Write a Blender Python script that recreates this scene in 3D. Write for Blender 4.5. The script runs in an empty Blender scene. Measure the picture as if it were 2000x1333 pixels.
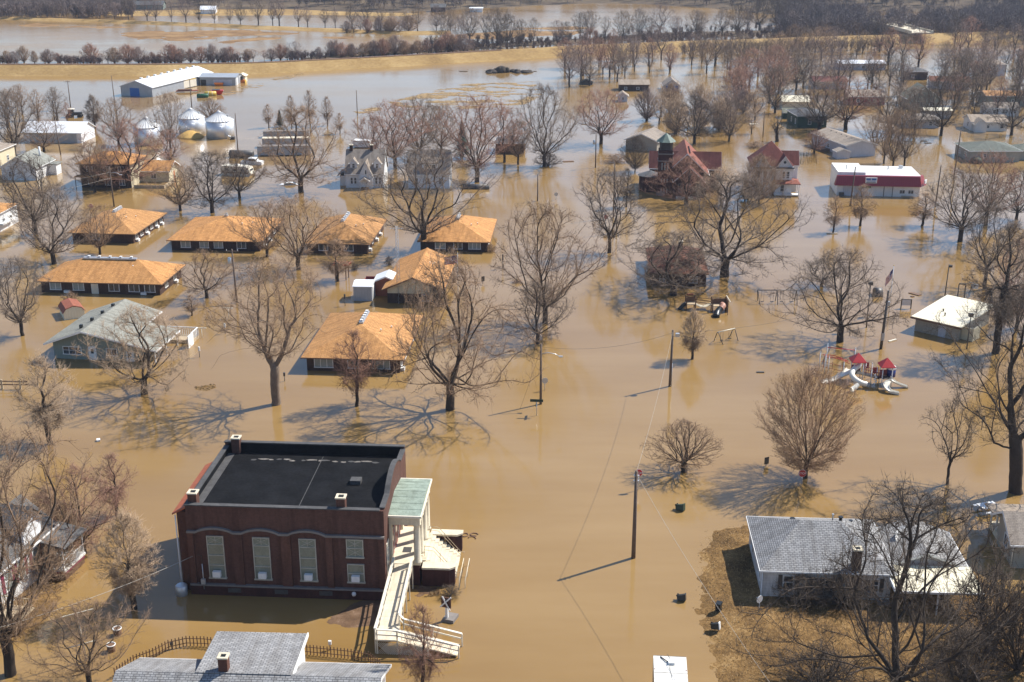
import bpy, math, random
import numpy as np
from mathutils import Vector, Matrix
R = math.radians
SC = bpy.context.scene
COL = SC.collection

# ------------------------------------------------------------------ camera, sky, sun, exposure
CAM_H, PITCH, FPX = 60.0, R(19.5), 2444.0
cd = bpy.data.cameras.new('camera'); cam = bpy.data.objects.new('camera', cd); COL.objects.link(cam)
cam.location = (0, 0, CAM_H); cam.rotation_euler = (math.pi/2 - PITCH, 0, 0)
cd.sensor_width = 36.0; cd.lens = 36.0*FPX/2000.0; cd.clip_start = 0.5; cd.clip_end = 6000
SC.camera = cam
SUN_EL, SUN_AZ = R(47.3), R(30.0)              # azimuth counter-clockwise from +X
SUN_DIR = Vector((math.cos(SUN_EL)*math.cos(SUN_AZ), math.cos(SUN_EL)*math.sin(SUN_AZ), math.sin(SUN_EL)))
w = bpy.data.worlds.new('World'); SC.world = w; w.use_nodes = True
nt = w.node_tree; nt.nodes.clear()
sky = nt.nodes.new('ShaderNodeTexSky'); sky.sky_type = 'NISHITA'; sky.sun_disc = False
sky.sun_elevation = SUN_EL; sky.sun_rotation = math.pi/2 - SUN_AZ
sky.altitude = 300; sky.air_density = 1.0; sky.dust_density = 0.6; sky.ozone_density = 4.0
bg = nt.nodes.new('ShaderNodeBackground'); bg.inputs[1].default_value = 0.118
wo = nt.nodes.new('ShaderNodeOutputWorld')
nt.links.new(sky.outputs[0], bg.inputs[0]); nt.links.new(bg.outputs[0], wo.inputs[0])
sd = bpy.data.lights.new('sun', 'SUN'); sd.energy = 5.0; sd.angle = R(0.53); sd.color = (1.0, 0.955, 0.88)
sun = bpy.data.objects.new('sun', sd); COL.objects.link(sun)
sun.rotation_euler = SUN_DIR.to_track_quat('Z', 'Y').to_euler(); sun.location = (80, 50, 120)
vs = SC.view_settings; vs.view_transform = 'Standard'; vs.look = 'None'; vs.exposure = 0.6; vs.gamma = 1.0
vs.use_curve_mapping = False
SC.cycles.use_denoising = True
SC.cycles.max_bounces = 6; SC.cycles.diffuse_bounces = 3; SC.cycles.glossy_bounces = 3
SC.cycles.transmission_bounces = 2; SC.cycles.transparent_max_bounces = 4

# ------------------------------------------------------------------ survey: a point of the photograph on the plane z
def g(px, py, z=0.0):
    a = (px-1000)/FPX; b = -(py-666.5)/FPX
    dy = math.cos(PITCH)+b*math.sin(PITCH); dz = -math.sin(PITCH)+b*math.cos(PITCH)
    t = (z-CAM_H)/dz
    return Vector((a*t, dy*t, z))
def tall(px, py, ty):
    """height of an upright thing with its foot at (px,py) and its top at row ty"""
    p = g(px, py); lo, hi = 0.0, 58.0
    for _ in range(40):
        m = (lo+hi)/2; dz = m-CAM_H
        d = p.y*math.cos(PITCH)-dz*math.sin(PITCH); u = p.y*math.sin(PITCH)+dz*math.cos(PITCH)
        if 666.5-FPX*u/d > ty: lo = m
        else: hi = m
    return lo
def wide(px, py, npx):
    return (g(px+npx/2, py)-g(px-npx/2, py)).length
GRID = R(-4.4)                                   # the streets' direction

# ------------------------------------------------------------------ objects
def tag(o, label=None, cat=None, group=None, kind=None):
    if label: o['label'] = label
    if cat: o['category'] = cat
    if group: o['group'] = group
    if kind: o['kind'] = kind
    return o
def thing(name, label, cat, loc, rz=0.0, group=None):
    o = bpy.data.objects.new(name, None); COL.objects.link(o)
    o.empty_display_size = 0.3
    o.location = loc; o.rotation_euler = (0, 0, rz)
    return tag(o, label, cat, group)
def new_obj(name, me, parent=None, loc=None, rz=0.0):
    o = bpy.data.objects.new(name, me); COL.objects.link(o)
    if parent is not None: o.parent = parent
    if loc is not None: o.location = loc
    o.rotation_euler = (0, 0, rz)
    return o

class MB:
    """collects faces; build() makes ONE mesh object with metre-scaled UVs"""
    def __init__(s): s.v = []; s.f = []; s.sm = []
    def poly(s, pts, smooth=False):
        n = len(s.v); s.v += [tuple(p) for p in pts]; s.f.append(tuple(range(n, n+len(pts)))); s.sm.append(smooth); return s
    def hexa(s, p):
        for q in ((0,3,2,1),(4,5,6,7),(0,1,5,4),(1,2,6,5),(2,3,7,6),(3,0,4,7)):
            s.poly([p[i] for i in q])
        return s
    def box(s, x0, x1, y0, y1, z0, z1):
        return s.hexa([(x0,y0,z0),(x1,y0,z0),(x1,y1,z0),(x0,y1,z0),(x0,y0,z1),(x1,y0,z1),(x1,y1,z1),(x0,y1,z1)])
    def bar(s, a, b, w=0.1, h=None, up=(0,0,1)):
        """a squared bar from a to b"""
        a = Vector(a); b = Vector(b); h = w if h is None else h
        d = (b-a).normalized(); u = Vector(up)
        if abs(d.dot(u)) > 0.95: u = Vector((0,1,0))
        r = d.cross(u).normalized()*w/2; t = r.cross(d).normalized()*h/2
        return s.hexa([a-r-t, b-r-t, b+r-t, a+r-t, a-r+t, b-r+t, b+r+t, a+r+t])
    def prism(s, xy, z0, z1):
        n = len(xy); top = [(x,y,z1) for x,y in xy]; bot = [(x,y,z0) for x,y in xy]
        s.poly(top); s.poly(bot[::-1])
        for i in range(n):
            j = (i+1) % n; s.poly([bot[i], bot[j], top[j], top[i]])
        return s
    def extr(s, prof, axis, a, b):
        """profile [(p,z)] drawn along the other horizontal axis, extruded from a to b along axis"""
        f = (lambda p, z, t: (p, t, z)) if axis == 'y' else (lambda p, z, t: (t, p, z))
        A = [f(p, z, a) for p, z in prof]; B = [f(p, z, b) for p, z in prof]
        s.poly(A); s.poly(B[::-1]); n = len(prof)
        for i in range(n):
            j = (i+1) % n; s.poly([A[j], A[i], B[i], B[j]])
        return s
    def tube(s, pts, r, sides=6, caps=True, smooth=True):
        pts = [Vector(p) for p in pts]; n = len(pts)
        rr = r if isinstance(r, (list, tuple)) else [r]*n
        base = len(s.v); u = None
        for i, p in enumerate(pts):
            d = (pts[min(i+1, n-1)]-pts[max(i-1, 0)])
            d = d.normalized() if d.length > 1e-9 else Vector((0,0,1))
            if u is None:
                u = d.orthogonal().normalized()
            u = (u-d*u.dot(d)).normalized(); v = d.cross(u)
            for k in range(sides):
                a = 2*math.pi*k/sides
                s.v.append(tuple(p+(u*math.cos(a)+v*math.sin(a))*rr[i]))
        for i in range(n-1):
            for k in range(sides):
                a = base+i*sides+k; b = base+i*sides+(k+1) % sides
                s.f.append((a, b, b+sides, a+sides)); s.sm.append(smooth)
        if caps:
            s.f.append(tuple(base+k for k in range(sides))[::-1]); s.sm.append(False)
            s.f.append(tuple(base+(n-1)*sides+k for k in range(sides))); s.sm.append(False)
        return s
    def lathe(s, cx, cy, prof, n=16, smooth=True):
        base = len(s.v)
        for r, z in prof:
            for k in range(n):
                a = 2*math.pi*k/n; s.v.append((cx+r*math.cos(a), cy+r*math.sin(a), z))
        for i in range(len(prof)-1):
            for k in range(n):
                a = base+i*n+k; b = base+i*n+(k+1) % n
                s.f.append((a, b, b+n, a+n)); s.sm.append(smooth)
        s.f.append(tuple(base+k for k in range(n))[::-1]); s.sm.append(False)
        s.f.append(tuple(base+(len(prof)-1)*n+k for k in range(n))); s.sm.append(False)
        return s
    def mesh(s, name, mat):
        me = bpy.data.meshes.new(name); me.from_pydata(s.v, [], s.f); me.materials.append(mat)
        uv = me.uv_layers.new(name='UVMap').data
        V = [Vector(p) for p in s.v]
        for p in me.polygons:
            n = p.normal; u = Vector((0,0,1)).cross(n)
            u = u.normalized() if u.length > 0.05 else Vector((1,0,0))
            t = n.cross(u)
            for li in p.loop_indices:
                q = V[me.loops[li].vertex_index]; uv[li].uv = (q.dot(u), q.dot(t))
        if any(s.sm): me.polygons.foreach_set('use_smooth', s.sm)
        me.update(); return me
    def build(s, name, mat, parent=None, loc=None, rz=0.0):
        return new_obj(name, s.mesh(name, mat), parent, loc, rz)

# ------------------------------------------------------------------ materials
class NT:
    def __init__(s, name):
        s.m = bpy.data.materials.new(name); s.m.use_nodes = True; s.t = s.m.node_tree
        s.b = s.t.nodes['Principled BSDF']
    def n(s, typ, **kw):
        o = s.t.nodes.new('ShaderNode'+typ)
        for k, v in kw.items():
            if k.startswith('i_'): o.inputs[k[2:].replace('_', ' ')].default_value = v
            else: setattr(o, k, v)
        return o
    def l(s, a, b): s.t.links.new(a, b)
    def coords(s, kind='Object', scale=None):
        tc = s.n('TexCoord'); out = tc.outputs[kind]
        if scale is not None:
            mp = s.n('Mapping'); mp.inputs['Scale'].default_value = scale; s.l(out, mp.inputs[0]); out = mp.outputs[0]
        return out
    def noise(s, co, scale, detail=4, rough=0.6):
        t = s.n('TexNoise'); t.inputs['Scale'].default_value = scale; t.inputs['Detail'].default_value = detail
        t.inputs['Roughness'].default_value = rough; s.l(co, t.inputs['Vector']); return t.outputs['Fac']
    def ramp(s, fac, stops):
        r = s.n('ValToRGB'); e = r.color_ramp.elements
        while len(e) < len(stops): e.new(0.5)
        for q, (p, c) in zip(e, stops): q.position = p; q.color = (*c, 1)
        s.l(fac, r.inputs[0]); return r.outputs[0]
    def mix(s, fac, a, b, mode='MIX'):
        m = s.n('Mix', data_type='RGBA', blend_type=mode)
        for val, idx in ((fac, 0), (a, 6), (b, 7)):
            if isinstance(val, (int, float)): m.inputs[idx].default_value = val
            elif isinstance(val, tuple): m.inputs[idx].default_value = (*val[:3], 1)
            else: s.l(val, m.inputs[idx])
        return m.outputs[2]
    def bump(s, h, strength=0.3, dist=0.02, normal=None):
        b = s.n('Bump'); b.inputs['Strength'].default_value = strength; b.inputs['Distance'].default_value = dist
        s.l(h, b.inputs['Height'])
        if normal is not None: s.l(normal, b.inputs['Normal'])
        s.l(b.outputs[0], s.b.inputs['Normal']); return b.outputs[0]
def sc3(c, k): return tuple(min(1.0, x*k) for x in c)
def plain(name, c, rough=0.6, var=0.25, scale=0.8, metal=0.0, spec=0.4, stain=0.0, bump=0.0):
    t = NT(name); co = t.coords('Object')
    a = t.noise(co, scale); b = t.noise(co, scale*7, 3)
    f = t.mix(0.4, a, b)
    col = t.ramp(f, [(0.3, sc3(c, 1-var)), (0.7, sc3(c, 1+var*0.6))])
    if stain:
        d = t.ramp(t.noise(t.coords('Object', (1.5, 1.5, 0.25)), 1.1, 5, 0.7), [(0.45, (1,1,1)), (0.75, (1-stain, 1-stain*1.05, 1-stain*1.15))])
        col = t.mix(1.0, col, d, 'MULTIPLY')
    t.l(col, t.b.inputs['Base Color']); t.b.inputs['Roughness'].default_value = rough
    t.b.inputs['Metallic'].default_value = metal; t.b.inputs['Specular IOR Level'].default_value = spec
    if bump: t.bump(b, bump, 0.03)
    return t.m
def bricky(name, c1, c2, mortar, bw, bh, rough=0.85, msize=0.012, var=0.3, bumpk=0.5, big=0.35):
    """courses of brick or shingle in UV metres"""
    t = NT(name); uv = t.coords('UV')
    br = t.n('TexBrick'); br.inputs['Scale'].default_value = 1.0
    br.inputs['Brick Width'].default_value = bw; br.inputs['Row Height'].default_value = bh
    br.inputs['Mortar Size'].default_value = msize; br.inputs['Mortar Smooth'].default_value = 0.2
    br.inputs['Color1'].default_value = (*c1, 1); br.inputs['Color2'].default_value = (*c2, 1)
    br.inputs['Mortar'].default_value = (*mortar, 1); br.inputs['Bias'].default_value = 0.0
    t.l(uv, br.inputs['Vector'])
    co = t.coords('Object'); f = t.mix(0.5, t.noise(co, big), t.noise(co, 2.3, 5))
    d = t.ramp(f, [(0.3, (1-var,)*3), (0.7, (1+var*0.3,)*3)])
    st = t.ramp(t.noise(t.coords('UV', (1.6, 0.22, 1)), 1.0, 5, 0.65), [(0.38, (0.74, 0.72, 0.70)), (0.58, (1, 1, 1)), (0.75, (1.06, 1.06, 1.05))])
    oi = t.n('ObjectInfo'); own = t.ramp(oi.outputs['Random'], [(0.0, (0.84, 0.86, 0.9)), (0.5, (1, 1, 1)), (1.0, (1.08, 1.03, 0.96))])
    t.l(t.mix(1.0, t.mix(1.0, t.mix(1.0, br.outputs['Color'], d, 'MULTIPLY'), st, 'MULTIPLY'), own, 'MULTIPLY'), t.b.inputs['Base Color'])
    t.b.inputs['Roughness'].default_value = rough; t.b.inputs['Specular IOR Level'].default_value = 0.25
    iv = t.n('Math', operation='SUBTRACT'); iv.inputs[0].default_value = 1.0; t.l(br.outputs['Fac'], iv.inputs[1])
    t.bump(iv.outputs[0], bumpk, 0.02); return t.m
def banded(name, c, pitch, axis='v', rough=0.5, var=0.2, metal=0.0, depth=0.02, stain=0.15, spec=0.4):
    """lap siding (v) or ribbed sheet metal (u)"""
    t = NT(name); uv = t.coords('UV'); sx = t.n('SeparateXYZ'); t.l(uv, sx.inputs[0])
    m = t.n('Math', operation='DIVIDE'); t.l(sx.outputs[1 if axis == 'v' else 0], m.inputs[0]); m.inputs[1].default_value = pitch
    fr = t.n('Math', operation='FRACT'); t.l(m.outputs[0], fr.inputs[0])
    co = t.coords('Object'); f = t.mix(0.5, t.noise(co, 0.6), t.noise(t.coords('Object', (3, 3, 0.6)), 1.4, 5))
    col = t.ramp(f, [(0.3, sc3(c, 1-var-stain)), (0.6, c), (0.8, sc3(c, 1+var*0.5))])
    if axis == 'v':
        e = t.ramp(fr.outputs[0], [(0.0, (0.72,)*3), (0.12, (1,1,1)), (1.0, (1,1,1))]); h = fr.outputs[0]
        col = t.mix(1.0, col, e, 'MULTIPLY')
    else:
        e = t.n('Math', operation='PINGPONG'); t.l(fr.outputs[0], e.inputs[0]); e.inputs[1].default_value = 0.5
        h = t.ramp(e.outputs[0], [(0.0, (1,1,1)), (0.14, (0,0,0)), (1.0, (0,0,0))])
    t.l(col, t.b.inputs['Base Color']); t.b.inputs['Roughness'].default_value = rough
    t.b.inputs['Metallic'].default_value = metal; t.b.inputs['Specular IOR Level'].default_value = spec
    t.bump(h, 0.6, depth); return t.m
def wood_of_object(name, rough, c_hi=1.25, c_lo=0.6, scale=1.2):
    """bark: the object's own colour, broken up"""
    t = NT(name); oi = t.n('ObjectInfo'); co = t.coords('Object')
    d = t.ramp(t.mix(0.5, t.noise(co, scale), t.noise(t.coords('Object', (6, 6, 1.5)), 1.5, 4)), [(0.3, (c_lo,)*3), (0.7, (c_hi,)*3)])
    t.l(t.mix(1.0, oi.outputs['Color'], d, 'MULTIPLY'), t.b.inputs['Base Color'])
    t.b.inputs['Roughness'].default_value = rough; t.b.inputs['Specular IOR Level'].default_value = 0.2
    return t.m
def water_mat():
    t = NT('flood_water'); co = t.coords('Object')
    a = t.noise(co, 0.012, 3, 0.5); b = t.noise(t.coords('Object', (0.35, 1.6, 1)), 0.06, 6, 0.65)
    f = t.mix(0.45, a, b)
    col = t.ramp(f, [(0.34, (0.222, 0.130, 0.042)), (0.5, (0.262, 0.161, 0.058)), (0.66, (0.31, 0.20, 0.082))])
    t.l(col, t.b.inputs['Base Color']); t.b.inputs['IOR'].default_value = 1.42
    t.b.inputs['Specular IOR Level'].default_value = 0.5
    # calm and ruffled stretches
    r = t.n('MapRange'); t.l(t.noise(t.coords('Object', (1, 1.8, 1)), 0.018, 3), r.inputs[0])
    r.inputs[1].default_value = 0.35; r.inputs[2].default_value = 0.65; r.inputs[3].default_value = 0.03; r.inputs[4].default_value = 0.16
    # the open fields beyond the levee are ruffled by the wind, the streets lie in the lee of the houses
    sx = t.n('SeparateXYZ'); t.l(co, sx.inputs[0]); e = t.n('MapRange'); t.l(sx.outputs[1], e.inputs[0])
    e.inputs[1].default_value = 430; e.inputs[2].default_value = 520; e.inputs[3].default_value = 0.0; e.inputs[4].default_value = 0.11
    ad = t.n('Math', operation='ADD'); t.l(r.outputs[0], ad.inputs[0]); t.l(e.outputs[0], ad.inputs[1])
    t.l(ad.outputs[0], t.b.inputs['Roughness'])
    w1 = t.noise(t.coords('Object', (1.0, 1.6, 1)), 1.1, 2, 0.5); w2 = t.noise(t.coords('Object', (1.3, 1.0, 1)), 3.4, 2, 0.5)
    n1 = t.bump(w1, 0.16, 0.06); t.bump(w2, 0.14, 0.02, n1)
    return t.m
def glass(name, c=(0.02, 0.025, 0.03)):
    t = NT(name); co = t.coords('Object')
    t.l(t.ramp(t.noise(co, 0.9, 2), [(0.4, c), (0.65, sc3(c, 3.5))]), t.b.inputs['Base Color'])
    t.b.inputs['Roughness'].default_value = 0.06; t.b.inputs['Specular IOR Level'].default_value = 0.7
    return t.m
def grassy(name, cols, s=0.25):
    t = NT(name); co = t.coords('Object')
    a = t.noise(co, s, 6, 0.7); b = t.noise(co, s*16, 4, 0.7); c = t.noise(co, s*70, 2, 0.6)
    f = t.mix(0.5, a, t.mix(0.5, b, c))
    t.l(t.ramp(f, [(0.36, cols[0]), (0.47, cols[1]), (0.55, cols[2]), (0.66, cols[3])]), t.b.inputs['Base Color'])
    t.b.inputs['Roughness'].default_value = 0.95; t.b.inputs['Specular IOR Level'].default_value = 0.1
    t.bump(t.mix(0.5, b, c), 0.7, 0.12); return t.m

M = {}
M['water'] = water_mat()
M['brick'] = bricky('red_brick', (0.112,0.040,0.026), (0.155,0.058,0.036), (0.15,0.10,0.08), 0.22, 0.075)
M['dark_brick'] = bricky('brown_brick', (0.065,0.031,0.022), (0.10,0.05,0.036), (0.11,0.085,0.07), 0.22, 0.075)
M['old_brick'] = bricky('maroon_brick', (0.062,0.021,0.018), (0.085,0.028,0.023), (0.07,0.04,0.036), 0.22, 0.075)
M['orange_shingle'] = bricky('orange_shingle', (0.64,0.335,0.125), (0.52,0.26,0.09), (0.32,0.15,0.055), 0.5, 0.2, var=0.35, msize=0.02)
M['brown_shingle'] = bricky('rust_shingle', (0.20,0.075,0.045), (0.26,0.105,0.06), (0.11,0.05,0.035), 0.34, 0.17)
M['grey_shingle'] = bricky('grey_shingle', (0.30,0.295,0.29), (0.42,0.41,0.395), (0.14,0.14,0.145), 0.42, 0.2, msize=0.03)
M['pale_shingle'] = bricky('pale_green_shingle', (0.27,0.28,0.25), (0.33,0.335,0.30), (0.21,0.215,0.20), 0.34, 0.16)
M['dark_shingle'] = bricky('charcoal_shingle', (0.115,0.12,0.125), (0.165,0.165,0.17), (0.06,0.06,0.065), 0.36, 0.18)
M['taupe_shingle'] = bricky('taupe_shingle', (0.33,0.275,0.225), (0.40,0.335,0.27), (0.2,0.165,0.14), 0.36, 0.18)
M['green_shingle'] = bricky('moss_shingle', (0.15,0.165,0.13), (0.20,0.21,0.17), (0.09,0.10,0.085), 0.36, 0.18)
M['maroon_shingle'] = bricky('maroon_shingle', (0.165,0.05,0.042), (0.21,0.068,0.055), (0.09,0.03,0.028), 0.36, 0.18)
M['red_shingle'] = bricky('red_shingle', (0.24,0.085,0.06), (0.30,0.11,0.075), (0.15,0.055,0.042), 0.36, 0.18)
M['tile_red'] = plain('clay_red', (0.42,0.115,0.05), 0.7, 0.35, 2)
M['black_roof'] = plain('black_roof_membrane', (0.0085,0.0088,0.010), 0.9, 0.95, 0.5, stain=0.0, spec=0.12)
M['roof_tar'] = plain('grey_tar', (0.075,0.072,0.07), 0.8, 0.5, 1.5)
M['copper'] = plain('green_copper', (0.29,0.35,0.28), 0.6, 0.35, 1.2, stain=0.35)
M['white'] = plain('white_paint', (0.78,0.77,0.74), 0.5, 0.1, 0.7, stain=0.12)
M['cream'] = plain('cream_paint', (0.74,0.68,0.55), 0.55, 0.12, 0.8, stain=0.15)
M['concrete'] = plain('pale_concrete', (0.66,0.58,0.43), 0.85, 0.2, 1.2, stain=0.2)
M['patch'] = plain('bleached_felt', (0.19,0.17,0.15), 0.9, 0.5, 3)
M['shadecream'] = plain('shaded_stained_cream', (0.46,0.43,0.35), 0.7, 0.2, 1.5, stain=0.25)  # stained cream, its colour darkened to carry the shade on the church front
M['rvwhite'] = plain('chalky_white', (0.74,0.72,0.66), 0.5, 0.16, 0.9, stain=0.35)
M['stone'] = plain('grey_stone', (0.21,0.185,0.165), 0.85, 0.25, 1.5)
M['white_siding'] = banded('white_siding', (0.74,0.74,0.73), 0.2, 'v', 0.5, 0.06, stain=0.08)
M['worn_siding'] = banded('worn_white_siding', (0.62,0.60,0.58), 0.28, 'v', 0.6, 0.25, stain=0.3)
M['sage_siding'] = banded('sage_siding', (0.23,0.27,0.235), 0.2, 'v', 0.6, 0.06)
M['tan_siding'] = banded('tan_siding', (0.36,0.33,0.27), 0.2, 'v', 0.6, 0.06)
M['cream_siding'] = banded('cream_siding', (0.66,0.58,0.40), 0.22, 'v', 0.6, 0.06)
M['green_siding'] = banded('dark_green_siding', (0.025,0.075,0.055), 0.2, 'v', 0.6, 0.1)
M['lilac_siding'] = banded('pale_grey_siding', (0.55,0.55,0.58), 0.2, 'v', 0.55, 0.06)
M['white_metal'] = banded('white_ribbed_metal', (0.78,0.79,0.80), 0.3, 'u', 0.38, 0.05, 0.0, 0.03, stain=0.05)
M['cream_metal'] = banded('cream_ribbed_metal', (0.80,0.72,0.52), 0.4, 'u', 0.42, 0.06, 0.0, 0.05, stain=0.06)
M['grey_metal'] = banded('grey_ribbed_metal', (0.40,0.42,0.44), 0.3, 'u', 0.42, 0.1, 0.2, 0.03)
M['silo_metal'] = banded('galvanized_rings', (0.70,0.72,0.74), 0.34, 'v', 0.34, 0.05, 0.5, 0.03, stain=0.05)
M['red_metal'] = banded('dark_red_ribbed_metal', (0.27,0.03,0.04), 0.4, 'u', 0.45, 0.08, 0.0, 0.04, stain=0.04)
M['galv'] = plain('galvanized_steel', (0.55,0.56,0.57), 0.4, 0.15, 2, metal=0.6)
M['steel'] = plain('dark_steel', (0.10,0.095,0.09), 0.5, 0.3, 2, metal=0.4)
M['darkcopper'] = plain('dull_copper', (0.13,0.18,0.145), 0.65, 0.35, 1.2, stain=0.3)
M['black'] = plain('black_plastic', (0.018,0.02,0.02), 0.35, 0.4, 2)
M['dkgreen'] = plain('dark_green_plastic', (0.018,0.045,0.03), 0.4, 0.4, 2)
M['red'] = plain('red_paint', (0.50,0.035,0.035), 0.45, 0.2, 1)
M['maroon'] = plain('maroon_plastic', (0.22,0.035,0.04), 0.45, 0.2, 1)
M['rust'] = plain('rust_red', (0.28,0.09,0.05), 0.8, 0.4, 2)
M['pink'] = plain('magenta_paint', (0.24,0.035,0.08), 0.5, 0.15, 1)
M['blue'] = plain('navy_plastic', (0.02,0.03,0.16), 0.4, 0.2, 1)
M['signblue'] = plain('sign_blue', (0.03,0.13,0.38), 0.4, 0.1, 1)
M['yellow'] = plain('yellow_paint', (0.65,0.42,0.06), 0.5, 0.25, 1)
M['orange'] = plain('orange_paint', (0.60,0.17,0.03), 0.5, 0.2, 1)
M['green'] = plain('green_paint', (0.02,0.11,0.05), 0.45, 0.25, 1)
M['slide'] = plain('beige_slide_plastic', (0.76,0.71,0.60), 0.35, 0.06, 1)
M['tanplastic'] = plain('salmon_plastic', (0.45,0.22,0.15), 0.5, 0.15, 1)
M['timber'] = plain('brown_timber', (0.17,0.095,0.055), 0.8, 0.35, 3)
M['paletimber'] = plain('weathered_timber', (0.44,0.34,0.22), 0.85, 0.3, 3)
M['deck'] = bricky('cream_deck_boards', (0.76,0.69,0.55), (0.68,0.61,0.48), (0.42,0.36,0.26), 3.0, 0.15, var=0.12, msize=0.014)
M['polewood'] = plain('pole_wood', (0.145,0.105,0.08), 0.85, 0.35, 2)
M['glass'] = glass('dark_window_glass'); M['paleglass'] = plain('curtained_glass', (0.26,0.30,0.29), 0.12, 0.35, 0.9, spec=0.6)
M['churchglass'] = plain('olive_leaded_glass', (0.22,0.24,0.19), 0.15, 0.35, 1.3, spec=0.6)
M['wire'] = plain('wire_black', (0.05,0.045,0.04), 0.5, 0.1, 1)
M['palewire'] = plain('wire_pale', (0.42,0.38,0.32), 0.5, 0.1, 1)
M['bark'] = wood_of_object('bark', 0.95); M['twig'] = wood_of_object('twigs', 0.9, 1.3, 0.75, 0.6)
M['needle'] = plain('dark_needles', (0.022,0.045,0.028), 0.8, 0.5, 2)
M['drygrass'] = grassy('dry_grass', [(0.055,0.035,0.016), (0.13,0.075,0.03), (0.23,0.135,0.05), (0.40,0.27,0.13)])
M['levee'] = grassy('levee_grass', [(0.19,0.115,0.045), (0.29,0.185,0.072), (0.36,0.24,0.10), (0.46,0.33,0.16)], 0.06)
M['mud'] = grassy('mud_and_stubble', [(0.10,0.06,0.03), (0.19,0.11,0.05), (0.29,0.18,0.085), (0.42,0.29,0.15)], 0.1)
M['forest_floor'] = grassy('forest_floor', [(0.05,0.038,0.027), (0.09,0.066,0.045), (0.12,0.09,0.06), (0.26,0.18,0.09)], 0.03)
M['gravel'] = grassy('brown_gravel', [(0.09,0.05,0.03), (0.14,0.085,0.05), (0.19,0.115,0.07), (0.32,0.23,0.16)], 0.8)
M['corn'] = plain('yellow_corn', (0.50,0.31,0.09), 0.9, 0.25, 1.2, bump=0.5)
M['straw'] = plain('straw', (0.40,0.27,0.13), 0.95, 0.4, 2)
M['hay'] = plain('dark_hay', (0.055,0.042,0.032), 0.95, 0.6, 1.5, bump=0.6)
# ------------------------------------------------------------------ ground and water
from mathutils import noise as mnoise
def fbm(x, y, s, seed=0.0, o=4):
    v = 0.0; a = 1.0; t = 0.0
    for k in range(o):
        v += a*mnoise.noise(Vector((x*s+seed, y*s-seed, seed*0.37))); t += a; a *= 0.55; s *= 2.1
    return v/t
def sheet(name, X, Y, Z, mat, kind='structure', keep=-0.15, smooth=True):
    """a height sheet from 2-D arrays, leaving out what lies well under water"""
    ny, nx = X.shape
    V = np.stack([X.ravel(), Y.ravel(), Z.ravel()], 1)
    F = []
    for j in range(ny-1):
        for i in range(nx-1):
            q = (j*nx+i, j*nx+i+1, (j+1)*nx+i+1, (j+1)*nx+i)
            if keep is None or max(V[k][2] for k in q) > keep: F.append(q)
    used = sorted({k for q in F for k in q}); ix = {k: n for n, k in enumerate(used)}
    me = bpy.data.meshes.new(name); me.from_pydata([tuple(V[k]) for k in used], [], [tuple(ix[k] for k in q) for q in F])
    me.materials.append(mat)
    me.polygons.foreach_set('use_smooth', [smooth]*len(me.polygons)); me.update()
    o = new_obj(name, me); return tag(o, kind=kind)
def edge_dist(X, Y, poly):
    """signed distance to a polygon, positive inside"""
    P = np.stack([X.ravel(), Y.ravel()], 1); n = len(poly); best = np.full(len(P), 1e9); ins = np.zeros(len(P), bool)
    for i in range(n):
        a = np.array(poly[i]); b = np.array(poly[(i+1) % n]); ab = b-a
        t = np.clip(((P-a)@ab)/(ab@ab), 0, 1); best = np.minimum(best, np.linalg.norm(P-(a+t[:, None]*ab), axis=1))
        c = ((a[1] > P[:, 1]) != (b[1] > P[:, 1]))
        with np.errstate(divide='ignore', invalid='ignore'):
            xx = (b[0]-a[0])*(P[:, 1]-a[1])/(b[1]-a[1]+1e-12)+a[0]
        ins ^= (c & (P[:, 0] < xx))
    return np.where(ins, best, -best).reshape(X.shape)
def island(name, pix, hmax, slope, amp, mat, step, kind='structure', nscale=0.3, z0=0.0):
    poly = [tuple(g(*p)[:2]) for p in pix]
    xs = [p[0] for p in poly]; ys = [p[1] for p in poly]; m = 3*step+amp*6
    X, Y = np.meshgrid(np.arange(min(xs)-m, max(xs)+m, step), np.arange(min(ys)-m, max(ys)+m, step))
    D = edge_dist(X, Y, poly); N = np.array([fbm(x, y, nscale, 3.3) for x, y in zip(X.ravel(), Y.ravel())]).reshape(X.shape)
    N2 = np.array([fbm(x, y, nscale*5, 7.1, 2) for x, y in zip(X.ravel(), Y.ravel())]).reshape(X.shape)
    Z = np.clip(D*slope, -0.5, hmax)+amp*N+amp*0.35*N2+z0
    return sheet(name, X, Y, Z, mat, kind)
me = bpy.data.meshes.new('flood_water'); me.from_pydata([(-2500,-300,0),(2500,-300,0),(2500,3500,0),(-2500,3500,0)], [], [(0,1,2,3)])
me.materials.append(M['water']); tag(new_obj('flood_water', me), kind='structure')
# bed of the flood, below the water, so that no edge shows
me = bpy.data.meshes.new('ground'); me.from_pydata([(-2600,-400,-1.5),(2600,-400,-1.5),(2600,3600,-1.5),(-2600,3600,-1.5)], [], [(0,1,2,3)])
me.materials.append(M['mud']); tag(new_obj('ground', me), kind='structure')

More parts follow.
